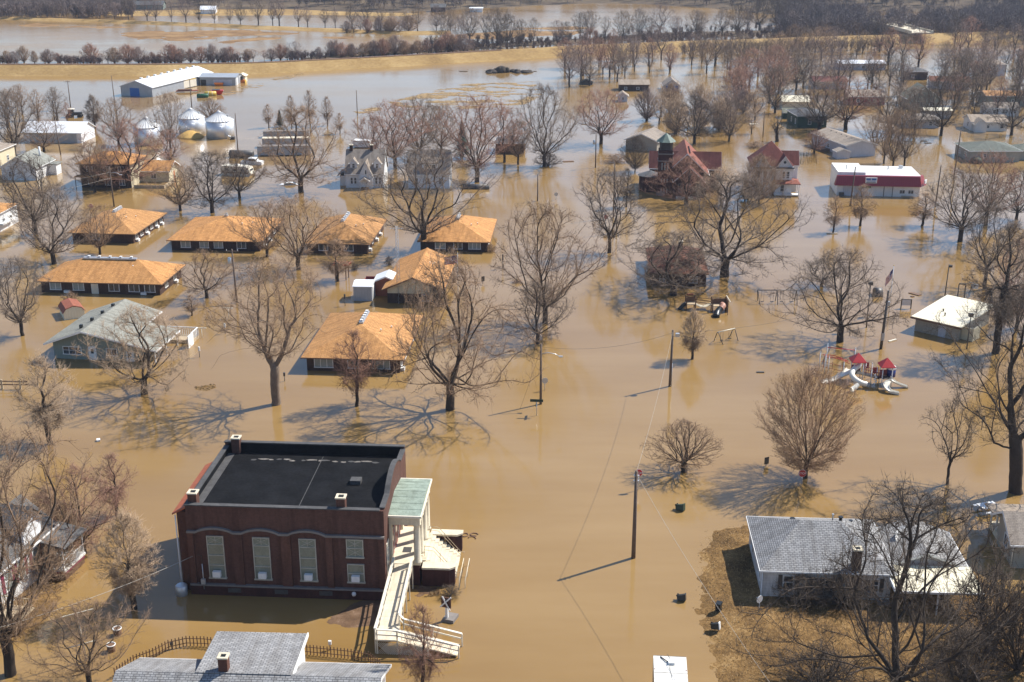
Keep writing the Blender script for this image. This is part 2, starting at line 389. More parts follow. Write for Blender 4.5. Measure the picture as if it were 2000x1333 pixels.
def sweep(name, line, prof, mat, wob=0.25, seed=1.0, step=4.0):
    """a bank along a line of world points; prof = [(offset to the far side, height)]"""
    P = [Vector((p[0], p[1], 0)) for p in line]; pts = []
    for a, b in zip(P, P[1:]):
        n = max(1, int((b-a).length/step)); pts += [a.lerp(b, k/n) for k in range(n)]
    pts.append(P[-1])
    for _ in range(12):
        pts = [pts[0]]+[(pts[i-1]+pts[i]*2+pts[i+1])/4 for i in range(1, len(pts)-1)]+[pts[-1]]
    X = []; Y = []; Z = []
    for i, p in enumerate(pts):
        d = (pts[min(i+1, len(pts)-1)]-pts[max(i-1, 0)]).normalized(); nrm = Vector((-d.y, d.x, 0))
        rx = []; ry = []; rz = []
        for k, (o, h) in enumerate(prof):
            q = p+nrm*o; w_ = wob*fbm(q.x, q.y, 0.08, seed+k)
            q = q+nrm*(w_*6); rx.append(q.x); ry.append(q.y); rz.append(h+w_*0.5)
        X.append(rx); Y.append(ry); Z.append(rz)
    return sheet(name, np.array(X), np.array(Y), np.array(Z), mat, keep=None)
LEV = [(-420,452)]+[tuple(g(*p)[:2]) for p in ((-200,149),(0,149),(250,149),(500,146),(650,138),(800,130),(1000,118),(1200,106),(1350,100),(1500,95),(1700,88),(2000,78),(2300,70))]+[(420,640)]
sweep('levee', LEV, [(-2,-0.6),(0,0),(3,1.0),(6,2.0),(8.5,2.75),(10.5,2.85),(12.5,2.75),(16,1.6),(20,0.35),(24,-0.4)], M['levee'], 0.25)
# the gravel track on the crest
sweep('track', [(p[0], p[1]+0.0) for p in LEV[:8]], [(8.9,2.92),(10.4,2.99),(11.9,2.92)], M['gravel'], 0.02, 4.0)
BERM = [(-420,705)]+[tuple(g(*p)[:2]) for p in ((-150,33),(0,38),(200,44),(350,49),(500,56),(650,62),(760,67),(880,66))]
sweep('field_bank', BERM, [(-4,-0.5),(-1,0.2),(1,0.9),(4,1.0),(7,0.3),(11,-0.4)], M['levee'], 0.35, 9.0)
# scrubby strip behind the levee, far banks, mud bars
island('scrub_bank', [(560,128),(700,112),(1000,92),(1300,76),(1560,68),(1560,60),(1300,64),(1130,76),(900,88),(740,98),(600,112)], 0.9, 0.12, 0.45, M['forest_floor'], 4.0, nscale=0.06)
for k, (nm, pix, hm) in enumerate((
        ('mud_bar', [(200,64),(330,60),(480,58),(620,66),(520,70),(440,71),(420,80),(330,81),(230,73)], 0.12),
        ('mud_bar', [(410,82),(470,74),(560,70),(560,76),(520,80),(440,87)], 0.12),
        ('mud_bar', [(0,52),(60,46),(200,50),(300,54),(190,56),(90,54)], 0.12),
        ('mud_bar', [(590,72),(700,70),(700,80),(640,76)], 0.12),
        ('mud_bar', [(0,92),(50,90),(110,82),(80,88),(40,94)], 0.15),
        ('mud_bar', [(1000,55),(1140,50),(1160,58),(1080,62)], 0.12),
        ('mud_bar', [(890,66),(1010,58),(1150,60),(1130,70),(950,78),(870,76)], 0.2))):
    island(nm, pix, hm, 0.02, 0.22, M['mud'], 3.0, nscale=0.07, z0=-0.06)
# the rising far shore under the wood
xs = np.arange(-700, 701, 20.0); ys = np.concatenate([np.arange(600, 960, 12.0), np.arange(960, 2400, 60.0)])
X, Y = np.meshgrid(xs, ys)
def shore(x, y):
    edge = 728+30*math.sin(x*0.011+1.0)+25*math.sin(x*0.027)-0.06*x
    if x > 120: edge -= min(60, (x-120)*0.35)
    pond = 0.0
    if 175 < x < 330 and 640 < y < 760: pond = -4*(1-abs(y-700)/60)
    return max(-0.6, min((y-edge)*0.045, 3.0))+max(0, (y-840))*0.055+0.6*fbm(x, y, 0.02, 5.0)+pond
Z = np.array([shore(x, y) for x, y in zip(X.ravel(), Y.ravel())]).reshape(X.shape)
sheet('hill', X, Y, Z, M['forest_floor'])
island('meadow', [(190,24),(330,20),(560,18),(700,24),(820,27),(790,32),(640,30),(420,31),(220,32)], 0.9, 0.06, 0.15, M['levee'], 4.0, nscale=0.05)
# lawns
LAWN = [(1395,1040),(1440,1028),(1500,1030),(1640,1050),(1800,1120),(1900,1125),(1960,1150),(2060,1180),(2120,1420),(1420,1420),(1400,1300),(1372,1220),(1366,1130),(1376,1070)]
lawn = island('lawn', LAWN, 0.34, 0.10, 0.15, M['drygrass'], 0.3, nscale=0.45)
island('gravel_bed', [(640,1215),(690,1180),(745,1165),(762,1190),(730,1222),(680,1226)], 0.08, 0.08, 0.06, M['gravel'], 0.18, nscale=0.7)
island('garden_bed', [(425,1287),(470,1278),(520,1290),(600,1305),(690,1310),(680,1322),(430,1310)], 0.2, 0.15, 0.1, M['gravel'], 0.25, nscale=0.6)
island('mulch_bed', [(808,1148),(830,1143),(858,1148),(852,1162),(822,1166)], 0.05, 0.08, 0.10, M['gravel'], 0.12, nscale=1.2)
island('left_bank', [(40,1120),(100,1060),(160,1030),(150,1100),(110,1190),(60,1240),(20,1250),(-60,1240),(-60,1120)], 0.25, 0.08, 0.12, M['drygrass'], 0.4, nscale=0.5)
island('low_yard', [(1880,1000),(1990,985),(2080,1000),(2080,1130),(1900,1105)], 0.0, 0.02, 0.10, M['drygrass'], 0.4, nscale=0.4, z0=-0.04)

def litter(name, label, pix, n, seed, mat, hgt=(0.05, 0.22), wid=0.05, zf=0.0, flat=0.4, poly_fade=1.5):
    """countless blades and leaves lying or standing on a bank"""
    rnd = random.Random(seed); poly = [tuple(g(*p)[:2]) for p in pix]
    xs = [p[0] for p in poly]; ys = [p[1] for p in poly]
    px = np.array([rnd.uniform(min(xs)-1, max(xs)+1) for _ in range(n*3)]); py = np.array([rnd.uniform(min(ys)-1, max(ys)+1) for _ in range(n*3)])
    D = edge_dist(px[None, :], py[None, :], poly)[0]
    V = []; F = []; c = 0
    for x, y, d in zip(px, py, D):
        if d+1.6*fbm(x, y, 0.5, 2.0)+rnd.uniform(-0.7, 0.5) < -0.1 or c >= n: continue
        z = max(zf, min(0.34, d*0.10)+0.15*fbm(x, y, 0.45, 3.3)) if zf >= 0 else 0.0
        a = rnd.uniform(0, 6.283); h = rnd.uniform(*hgt); L = h*rnd.uniform(0.3, 1.3)
        dx, dy = math.cos(a), math.sin(a); b = len(V); w_ = wid*rnd.uniform(0.6, 1.4)
        V += [(x-dy*w_, y+dx*w_, z-0.02), (x+dy*w_, y-dx*w_, z-0.02), (x+dx*L, y+dy*L, z+h*(0.15 if rnd.random() < flat else 1.0))]
        F.append((b, b+1, b+2)); c += 1
    me = bpy.data.meshes.new(name); me.from_pydata(V, [], F); me.materials.append(mat)
    return tag(new_obj(name, me), label, 'grass', kind='stuff')
litter('dry_grass', 'dry brown grass and fallen leaves on the lawn beside the grey house', LAWN, 30000, 5, M['straw'], (0.04, 0.16), 0.035)
def mat_of_debris(name, label, pix, n, seed, big=1.0):
    rnd = random.Random(seed); poly = [tuple(g(*p)[:2]) for p in pix]
    xs = [p[0] for p in poly]; ys = [p[1] for p in poly]
    V = []; F = []
    px = np.array([rnd.uniform(min(xs), max(xs)) for _ in range(n*4)]); py = np.array([rnd.uniform(min(ys), max(ys)) for _ in range(n*4)])
    D = edge_dist(px[None, :], py[None, :], poly)[0]; c = 0
    for x, y, d in zip(px, py, D):
        if d < 0 or c >= n: continue
        if fbm(x, y*2.2, 0.11, seed*0.7, 3) < 0.04: continue
        a = rnd.gauss(0, 0.5); L = big*rnd.uniform(0.3, 1.4); w_ = big*rnd.uniform(0.06, 0.2); b = len(V)
        dx, dy = math.cos(a)*L, math.sin(a)*L; z = rnd.uniform(0.01, 0.09)
        V += [(x-dx, y-dy, 0.004), (x, y-w_, z), (x+dx, y+dy, 0.006), (x, y+w_, z*0.6), (x, y, z+0.05)]
        F += [(b, b+1, b+4), (b+1, b+2, b+4), (b+2, b+3, b+4), (b+3, b, b+4)]; c += 1
    me = bpy.data.meshes.new(name); me.from_pydata(V, [], F); me.materials.append(M['straw'])
    return tag(new_obj(name, me), label, 'debris', kind='stuff')
mat_of_debris('floating_straw', 'floating mat of straw and stalks on the open water below the levee', [(760,200),(900,165),(1040,160),(1060,185),(1020,205),(880,215),(790,215)], 2600, 11, 1.3)
mat_of_debris('floating_straw', 'thin line of drifting straw along the dike by the barn', [(400,190),(480,168),(590,142),(600,144),(500,172),(410,196)], 500, 12, 1.2)
mat_of_debris('floating_straw', 'small floating straw raft at the foot of the lone pole', [(690,216),(740,210),(745,218),(700,222)], 160, 13, 1.2)
mat_of_debris('floating_straw', 'drift of dry leaves caught by the mulch bed beside the ramp', [(812,1146),(862,1146),(856,1164),(818,1168)], 300, 14, 0.14)
mat_of_debris('floating_straw', 'brown leaf drift floating near the big forked tree', [(380,757),(420,750),(420,762),(390,768)], 160, 15, 0.22)
mat_of_debris('floating_straw', 'ring-shaped drift of pale straw near the dark swing set', [(1490,633),(1520,624),(1532,634),(1512,644)], 120, 16, 0.35)

# ------------------------------------------------------------------ bare trees
class TB:
    """triangles for bark tubes and twigs"""
    def __init__(s): s.V = []; s.F = []; s.n = 0
    def add(s, V, F):
        s.V.append(np.asarray(V, float)); s.F.append(np.asarray(F, int)+s.n); s.n += len(V)
    def mesh(s, name, mat, smooth=True):
        V = np.concatenate(s.V) if s.V else np.zeros((0, 3)); F = np.concatenate(s.F) if s.F else np.zeros((0, 3), int)
        me = bpy.data.meshes.new(name); me.vertices.add(len(V)); me.vertices.foreach_set('co', V.ravel())
        me.loops.add(len(F)*3); me.loops.foreach_set('vertex_index', F.ravel())
        me.polygons.add(len(F)); me.polygons.foreach_set('loop_start', np.arange(0, len(F)*3, 3))
        me.polygons.foreach_set('use_smooth', np.full(len(F), smooth))
        me.materials.append(mat); me.update(calc_edges=True); return me
def ring_tube(tb, P, rad, sides):
    n = len(P); D = np.gradient(P, axis=0); D /= np.linalg.norm(D, axis=1)[:, None]+1e-9
    u = np.cross(D[0], [0.3, 0.5, 0.81]); u /= np.linalg.norm(u)+1e-9; A = np.arange(sides)*2*math.pi/sides; V = []
    for i in range(n):
        u = u-D[i]*(u@D[i]); u /= np.linalg.norm(u)+1e-9; v = np.cross(D[i], u)
        V.append(P[i]+rad[i]*(np.cos(A)[:, None]*u+np.sin(A)[:, None]*v))
    V = np.concatenate(V); F = []
    for i in range(n-1):
        for k in range(sides):
            a = i*sides+k; b = i*sides+(k+1) % sides; F += [(a, b, b+sides), (a, b+sides, a+sides)]
    tb.add(V, F)
def make_tree(seed, H, W, zb, prof, npts, stems, bf=0.4, ka=1.3, tip=0.015, ex=1.95, twigs=5, tw_len=0.62, tw_wid=0.013, up=0.25, outer=0.5, lump=0.25, split=0.045, flare=1.25, cut=None):
    """stems: list of polylines (local metres) to start from; crown grown to points in an envelope"""
    rg = np.random.default_rng(seed)
    # envelope points
    ph = rg.uniform(0, 6.28, 4); pts = []
    while len(pts) < npts:
        t = rg.uniform(0, 1); a = rg.uniform(0, 6.283); r0 = np.interp(t, [p[0] for p in prof], [p[1] for p in prof])
        lm = 1+lump*(0.5*math.sin(2*a+ph[0]+3*t)+0.5*math.sin(3*a+ph[1]-4*t)+0.35*math.sin(7*t+ph[2]+a))
        r = W/2*r0*lm*rg.uniform(0, 1)**outer
        z = H*(zb+(1-zb)*t)*(1+0.03*math.sin(4*a+ph[3]))
        pts.append((r*math.cos(a), r*math.sin(a), z))
    pts = np.array(pts)
    pos = []; par = []; plen = []; dirs = []
    for st in stems:
        st = [np.array(p, float) for p in st]; root = 0 if pos else -1
        if pos:                                   # join to the nearest existing node
            root = int(np.argmin([np.linalg.norm(q-st[0]) for q in pos]))
        last = root
        for a, b in zip(st, st[1:]):
            m = max(1, int(np.linalg.norm(b-a)/0.5))
            for k in range(m):
                if last == -1: pos.append(a); par.append(-1); plen.append(0.0); dirs.append(np.array([0, 0, 1.0])); last = 0
                q = a+(b-a)*(k+1)/m+rg.normal(0, 0.03, 3); d = q-pos[last]; L = np.linalg.norm(d)+1e-9
                pos.append(q); par.append(last); plen.append(plen[last]+L); dirs.append(d/L); last = len(pos)-1
    nst = len(pos); M_ = len(pts); best = np.full(M_, 1e9); bi = np.zeros(M_, int); done = np.zeros(M_, bool)
    zmin = stems[0][-1][2]*0.8
    def relax(i):
        if pos[i][2] < zmin*0.75: return
        d = pts-pos[i]; L = np.linalg.norm(d, axis=1)+1e-9; ca = (d@dirs[i])/L
        c = L*(1+ka*(1-ca))+bf*plen[i]
        m = (c < best) & ~done; best[m] = c[m]; bi[m] = i
    for i in range(nst): relax(i)
    for _ in range(M_):
        k = int(np.argmin(np.where(done, 1e18, best))); done[k] = True; i = bi[k]
        p0 = pos[i]; d = pts[k]-p0; L = np.linalg.norm(d)+1e-9; last = i; m = 1+(L > 0.9)+(L > 1.8)+(L > 2.7)
        cur = np.array([0, 0, 1.0])*up
        for j in range(m):
            f = (j+1)/m; q = p0+d*f+(dirs[i]*0.18*L+cur*0.3*L)*f*(1-f)+(rg.normal(0, 0.04, 3) if f < 1 else 0)
            e = q-pos[last]; l = np.linalg.norm(e)+1e-9
            pos.append(q); par.append(last); plen.append(plen[last]+l); dirs.append(e/l); last = len(pos)-1; relax(last)
    pos = np.array(pos); par = np.array(par); N = len(pos); kids = [[] for _ in range(N)]
    for i in range(1, N): kids[par[i]].append(i)
    # pipe-model radii
    rr = np.zeros(N)
    for i in range(N-1, -1, -1):
        rr[i] = (sum(rr[c]**ex for c in kids[i]))**(1/ex) if kids[i] else tip
        rr[i] = max(rr[i], tip)
    order = sorted(range(N), key=lambda i: plen[i])
    for _ in range(2):
        new = pos.copy()
        for i in range(nst, N):
            if kids[i]:
                c = max(kids[i], key=lambda k: rr[k]); new[i] = 0.5*pos[i]+0.25*pos[par[i]]+0.25*pos[c]
        pos = new
    trunk = TB(); crown = TB()
    # chains
    heads = [0]; stack = [(0, -1)]
    while stack:
        i, pre = stack.pop(); chain = ([pre] if pre >= 0 else [])+[i]; r = [rr[i]] * (2 if pre >= 0 else 1)
        while kids[i]:
            c = max(kids[i], key=lambda k: rr[k])
            for o in kids[i]:
                if o != c: stack.append((o, i))
            chain.append(c); r.append(rr[c]); i = c
        P = pos[chain]; r = np.array(r)
        if chain[0] == 0:
            r[0] *= flare; 
            if len(r) > 2: r[1] *= 1+(flare-1)*0.4
        n = len(chain); thick = int(np.sum(r >= split))
        if thick >= 2:
            sides = 8 if r[0] > 0.16 else 6 if r[0] > 0.08 else 5
            ring_tube(trunk, P[:thick], r[:thick], sides)
            if cut is not None: ring_tube(trunk, P[thick-1:thick+1] if thick < n else P[-2:], r[thick-1:thick+1] if thick < n else np.array([r[-2], 0.001]), 6)
        if thick < n:
            s0 = max(0, thick-1)
            if n-s0 >= 2: ring_tube(crown, P[s0:], np.append(r[s0:-1], r[-1]*0.5), 4 if r[s0] > 0.025 else 3)
    # twigs: thin blades
    thin = [i for i in range(nst, N) if rr[i] < tip*3.2]
    if twigs and thin:
        T = np.repeat(np.array(thin), twigs); n = len(T); D = np.array(dirs)[T]
        def blades(O, D, L, w_):
            n = len(O); X = np.cross(D, rg.normal(0, 1, (n, 3))); X /= np.linalg.norm(X, axis=1)[:, None]+1e-9
            B = np.cross(D, X); B /= np.linalg.norm(B, axis=1)[:, None]+1e-9
            tipv = O+D*L[:, None]; V = np.stack([O+X*w_, O-X*0.5*w_+B*0.87*w_, O-X*0.5*w_-B*0.87*w_, tipv], 1).reshape(-1, 3)
            b = np.arange(n)[:, None]*4
            F = np.concatenate([b+np.array([0, 1, 3]), b+np.array([1, 2, 3]), b+np.array([2, 0, 3])]); crown.add(V, F); return tipv
        d1 = 0.75*D+0.55*rg.normal(0, 1, (n, 3))+np.array([0, 0, up]); d1 /= np.linalg.norm(d1, axis=1)[:, None]
        L1 = tw_len*rg.uniform(0.5, 1.5, n); O = pos[T]+(pos[par[T]]-pos[T])*rg.uniform(0, 1, (n, 1))
        blades(O, d1, L1, tw_wid)
        for rep in range(2):
            O2 = O+d1*(L1*rg.uniform(0.3, 0.85, n))[:, None]; d2 = 0.8*d1+0.5*rg.normal(0, 1, (n, 3))+np.array([0, 0, up*0.6]); d2 /= np.linalg.norm(d2, axis=1)[:, None]
            blades(O2, d2, L1*rg.uniform(0.35, 0.8, n), tw_wid*0.75)
    return trunk, crown
ROUND = [(0,0.15),(0.15,0.62),(0.35,0.92),(0.55,1.0),(0.75,0.86),(0.9,0.56),(1,0.15)]
VASE = [(0,0.2),(0.15,0.55),(0.35,0.88),(0.55,1.0),(0.75,0.92),(0.92,0.58),(1,0.22)]
OVAL = [(0,0.2),(0.2,0.75),(0.4,1.0),(0.6,0.9),(0.8,0.6),(1,0.12)]
BROAD = [(0,0.55),(0.2,0.95),(0.45,1.0),(0.7,0.8),(0.9,0.45),(1,0.15)]
def vstems(h0, n, tilt, L, seed, lean=(0,0)):
    rd = random.Random(seed); b = (lean[0], lean[1], h0); out = [[(0,0,-0.5), (lean[0]*0.4, lean[1]*0.4, h0*0.5), b]]; a0 = rd.uniform(0, 6.28)
    for k in range(n):
        a = a0+6.283*k/n+rd.uniform(-0.35, 0.35); t = tilt*rd.uniform(0.55, 1.25); l = L*rd.uniform(0.7, 1.15)
        m = (b[0]+math.cos(a)*math.sin(t*1.15)*l*0.5, b[1]+math.sin(a)*math.sin(t*1.15)*l*0.5, b[2]+math.cos(t*1.15)*l*0.5)
        e = (m[0]+math.cos(a)*math.sin(t*0.75)*l*0.5, m[1]+math.sin(a)*math.sin(t*0.75)*l*0.5, m[2]+math.cos(t*0.75)*l*0.5)
        out.append([b, m, e])
    return out
PROTO = {}
def proto(key, H, W, args, kw):
    t, c = make_tree(*args, **kw)
    PROTO[key] = (H, W, t.mesh('trunk', M['bark']), c.mesh('crown', M['twig']))
def P_(key, seed, H, W, zb, prof, n, stems, **kw): proto(key, H, W, (seed, H, W, zb, prof, n, stems), kw)
P_('vase1', 1, 12, 11, 0.16, VASE, 760, vstems(2.0, 5, R(38), 5.5, 1), bf=0.34, lump=0.4)
P_('vase2', 2, 12, 12, 0.14, VASE, 780, vstems(1.6, 5, R(46), 5.5, 2), bf=0.3, lump=0.45)
P_('vase3', 3, 12, 10, 0.18, VASE, 680, vstems(2.4, 3, R(34), 6.5, 3), bf=0.28, lump=0.5)
P_('wide1', 4, 11, 14, 0.12, BROAD, 820, vstems(1.7, 5, R(58), 6.5, 4), bf=0.26, lump=0.5, up=0.3, ex=1.85)
P_('wide2', 5, 11, 13, 0.13, BROAD, 780, vstems(1.9, 4, R(54), 6.0, 5), bf=0.26, lump=0.5, ex=1.85)
P_('round', 6, 11, 12, 0.08, ROUND, 1500, vstems(1.5, 8, R(26), 3.2, 6), bf=0.75, ka=1.4, twigs=4, up=0.45, tip=0.010, ex=2.15, lump=0.22, outer=0.45)
P_('low', 7, 6, 9, 0.16, BROAD, 900, vstems(1.0, 6, R(55), 2.6, 7), bf=0.5, ka=1.2, twigs=3, tw_len=0.4, lump=0.18)
P_('oval', 8, 8, 4.6, 0.14, OVAL, 700, [[(0,0,-0.4),(0,0,1.2),(0.1,0.05,5.5)]], bf=0.6, ka=1.2, up=0.6, tw_len=0.45, lump=0.15, tip=0.008)
P_('sparse', 9, 9, 5, 0.15, OVAL, 330, [[(0,0,-0.4),(0.1,0,2.0),(0.25,0.1,6)]], bf=0.45, up=0.6, tw_len=0.55, lump=0.3, tip=0.011)
P_('tall', 10, 14, 8, 0.22, OVAL, 700, [[(0,0,-0.5),(0.1,0,3.5),(0.0,0.2,11)]]+vstems(3.2, 3, R(35), 4, 10)[1:], bf=0.35, lump=0.35)
P_('grove', 11, 12, 8.5, 0.22, VASE, 420, vstems(3.0, 4, R(28), 5, 11), bf=0.25, tip=0.017, twigs=3, tw_len=0.75, tw_wid=0.015, split=0.06, lump=0.35)
P_('grove2', 12, 12, 9.5, 0.2, ROUND, 420, vstems(2.5, 5, R(36), 5, 12), bf=0.25, tip=0.017, twigs=3, tw_len=0.75, tw_wid=0.015, split=0.06, lump=0.4)
P_('grove3', 13, 12, 6.5, 0.25, OVAL, 340, vstems(4.0, 3, R(20), 5, 13), bf=0.3, tip=0.017, twigs=3, tw_len=0.75, tw_wid=0.015, split=0.06, lump=0.3)
def shrub_stems(n, L, tilt, seed):
    rd = random.Random(seed); out = [[(0,0,-0.3), (0,0,0.15)]]
    for k in range(n):
        a = 6.283*k/n+rd.uniform(-0.4, 0.4); t = tilt*rd.uniform(0.3, 1.1); l = L*rd.uniform(0.7, 1.1)
        out.append([(0,0,0.15), (math.cos(a)*math.sin(t)*l, math.sin(a)*math.sin(t)*l, 0.15+math.cos(t)*l)])
    return out
P_('shrub', 14, 5, 5.5, 0.05, ROUND, 420, shrub_stems(9, 1.6, R(48), 14), bf=0.7, ka=1.3, tip=0.016, twigs=3, tw_len=0.7, tw_wid=0.02, up=0.5, split=0.06, lump=0.2)
P_('shrub2', 15, 4, 6, 0.06, BROAD, 420, shrub_stems(10, 1.4, R(62), 15), bf=0.6, ka=1.3, tip=0.016, twigs=3, tw_len=0.6, tw_wid=0.02, up=0.3, split=0.06, lump=0.3)
P_('bush', 16, 1.4, 2.6, 0.03, BROAD, 320, shrub_stems(10, 0.4, R(60), 16), bf=0.5, tip=0.008, twigs=4, tw_len=0.22, tw_wid=0.008, split=0.05)
P_('stub', 17, 8, 7, 0.3, ROUND, 260, [[(0,0,-0.5),(0,0,2.0),(0.3,0.0,4.6)], [(0,0,1.9),(-1.7,-0.2,3.6),(-2.2,-0.3,4.3)], [(0,0,2.0),(1.3,0.2,3.0),(2.0,0.3,3.3),(2.7,0.3,4.6)]], bf=0.25, tip=0.015, twigs=3, tw_len=0.6, lump=0.4)
P_('pollard', 18, 6, 3, 0.5, OVAL, 60, [[(0,0,-0.4),(0,0,1.4)], [(0,0,1.3),(-0.8,0,4.4)], [(0,0,1.4),(0.4,0.2,4.2)], [(0,0,1.5),(1.8,0,4.8)], [(0,0,1.3),(-0.3,0.3,4.8)]], bf=0.3, tip=0.03, ex=1.75, twigs=2)
# the great forked tree, and the old tree that leans out over the water at the frame's edge
P_('old', 19, 17, 15, 0.36, VASE, 900, [[(0,0,-0.6),(0.0,0,2.5),(0.1,0,4.4)],
    [(0.1,0,4.4),(-0.9,0.2,6.6),(-1.5,0.3,9),(-1.2,0.4,12.5)], [(-0.9,0.2,6.4),(-0.4,-0.2,9.5),(0.0,-0.4,13)],
    [(0.1,0,4.4),(1.3,0,7),(2.0,0.2,9.4),(3.6,0.2,11.4),(6.2,0.3,13)], [(1.7,0,8.2),(1.3,0.3,11),(1.8,0.2,13.5)],
    [(-1.3,0.2,8.2),(-3.2,0.3,9.2),(-5.6,0.4,8.8),(-7.2,0.4,7.2)], [(-0.9,0.2,6.7),(-3,-0.4,7.0),(-5.4,-0.6,6.3),(-6.6,-0.8,4.6)],
    [(-1.2,0.4,11),(-3.5,0.2,12),(-5.5,0.2,11.6)]], bf=0.25, tip=0.013, ex=1.66, twigs=5, tw_len=0.6, lump=0.4, split=0.06, outer=0.6)
P_('lean', 20, 19, 17, 0.30, BROAD, 1100, [[(0,0,-0.6),(-0.6,0,4),(-1.4,0.2,7)],
    [(-1.4,0.2,7),(-3.4,0,10),(-5.6,0,12),(-8.2,-0.3,12.5)], [(-1.4,0.2,7),(-2.0,0.3,10.5),(-2.2,0.5,14.5),(-1.5,0.5,17)],
    [(-1.0,0.1,5.4),(-3.2,-0.4,8),(-6.2,-0.8,9.0),(-8.6,-1.0,7.4)], [(-1.6,0.2,8),(0.6,0.8,11.5),(2.2,1.0,15)], [(-0.8,0,4.8),(2.4,0.5,8),(5.0,0.5,10.5)],
    [(-0.6,0,4),(-3,-0.6,5.0),(-4.8,-0.8,4.7)]], bf=0.25, tip=0.013, ex=1.62, twigs=5, tw_len=0.7, lump=0.35, split=0.06, outer=0.6)
BARK = (0.062, 0.047, 0.036)
C_TAN = (0.25, 0.165, 0.105); C_RED = (0.25, 0.14, 0.098); C_GREY = (0.165, 0.122, 0.09); C_DARK = (0.09, 0.068, 0.052); C_PALE = (0.35, 0.25, 0.165); C_MAUVE = (0.185, 0.135, 0.115)
NTREE = [0]
def tree(key, p, h, wd, label, col=C_TAN, bark=BARK, group=None, cat='tree', name='bare_tree', rz=None, zg=0.0):
    H, W, tm, cm = PROTO[key]; NTREE[0] += 1; rd = random.Random(NTREE[0]*7+3)
    rz = rd.uniform(0, 6.28) if rz is None else rz
    o = thing(name, label, cat, (p[0], p[1], zg), rz, group); o.scale = (wd/W, wd/W, h/H)
    a = new_obj('trunk', tm, o); b = new_obj('crown', cm, o)
    k = rd.uniform(0.85, 1.15); a.color = (*[x*k for x in bark], 1); b.color = (*[x*k for x in col], 1)
    return o
def ptree(key, px, py, ty, wpx, label, **kw):
    h = tall(px, py, ty); return tree(key, g(px, py), h, wide(px, py, wpx)*(1.16 if key[:4] in ('vase','wide') else 1.0), label, **kw)
# ------------------------------------------------------------------ building kit (local frame: x right, y back, z up, origin front-left corner)
def part(root, name, mat, fn, **kw):
    m = MB(); fn(m); return m.build(name, mat, root, **kw)
def bx(root, name, mat, *b):
    return MB().box(*b).build(name, mat, root)
def bxs(root, name, mat, boxes):
    m = MB()
    for b in boxes: m.box(*b)
    return m.build(name, mat, root)
def side_pt(side, pl, a, z, out):
    """a point on a wall plane: side f (faces -y), b, l (faces -x), r; out = distance proud of the wall"""
    if side == 'f': return (a, pl-out, z)
    if side == 'b': return (a, pl+out, z)
    if side == 'l': return (pl-out, a, z)
    return (pl+out, a, z)
def slab(m, side, pl, a0, a1, z0, z1, o0, o1):
    p = side_pt(side, pl, a0, z0, o0); q = side_pt(side, pl, a1, z1, o1)
    return m.box(min(p[0], q[0]), max(p[0], q[0]), min(p[1], q[1]), max(p[1], q[1]), z0, z1)
def window(root, side, pl, a, z, w_, h, frame='white', pane='glass', fw=0.09, mull=1, bars=0, ac=None, shutters=None, depth=0.07):
    m = MB(); a0, a1, z1 = a-w_/2, a+w_/2, z+h
    slab(m, side, pl, a0, a0+fw, z, z1, -0.02, depth); slab(m, side, pl, a1-fw, a1, z, z1, -0.02, depth)
    slab(m, side, pl, a0+fw, a1-fw, z1-fw, z1, -0.02, depth); slab(m, side, pl, a0-0.04, a1+0.04, z-0.08, z, -0.02, depth+0.05)
    for k in range(1, mull+1):
        c = a0+w_*k/(mull+1); slab(m, side, pl, c-fw*0.35, c+fw*0.35, z, z1-fw, -0.02, depth*0.8)
    for k in range(1, bars+1):
        c = z+h*k/(bars+1); slab(m, side, pl, a0+fw, a1-fw, c-fw*0.3, c+fw*0.3, -0.02, depth*0.7)
    f = m.build('window', M[frame], root)
    cw = (w_-2*fw)/(mull+1)
    for k in range(mull+1):
        q = MB(); slab(q, side, pl, a0+fw+cw*k, a0+fw+cw*(k+1), z, z1-fw, 0.004, 0.02); q.build('pane', M[pane], f)
    if ac:
        q = MB(); slab(q, side, pl, a-0.33, a+0.33, z+ac, z+ac+0.42, 0.02, 0.42); q.build('air_conditioner', M['white'], root)
    if shutters:
        for s0 in (a0-0.42, a1+0.06):
            q = MB(); slab(q, side, pl, s0, s0+0.36, z-0.03, z1+0.03, 0.0, 0.05); q.build('shutter', M[shutters], root)
    return f
def door(root, side, pl, a, z, w_, h, mat='white', lite=True):
    m = MB(); slab(m, side, pl, a-w_/2-0.08, a+w_/2+0.08, z, z+h+0.08, -0.02, 0.03); d = m.build('door_frame', M['white'], root)
    m = MB(); slab(m, side, pl, a-w_/2, a+w_/2, z, z+h, 0.03, 0.06); q = m.build('door', M[mat], root)
    if lite:
        m = MB(); slab(m, side, pl, a-w_*0.2, a+w_*0.2, z+h*0.55, z+h*0.85, 0.06, 0.068); m.build('pane', M['glass'], q)
    return q
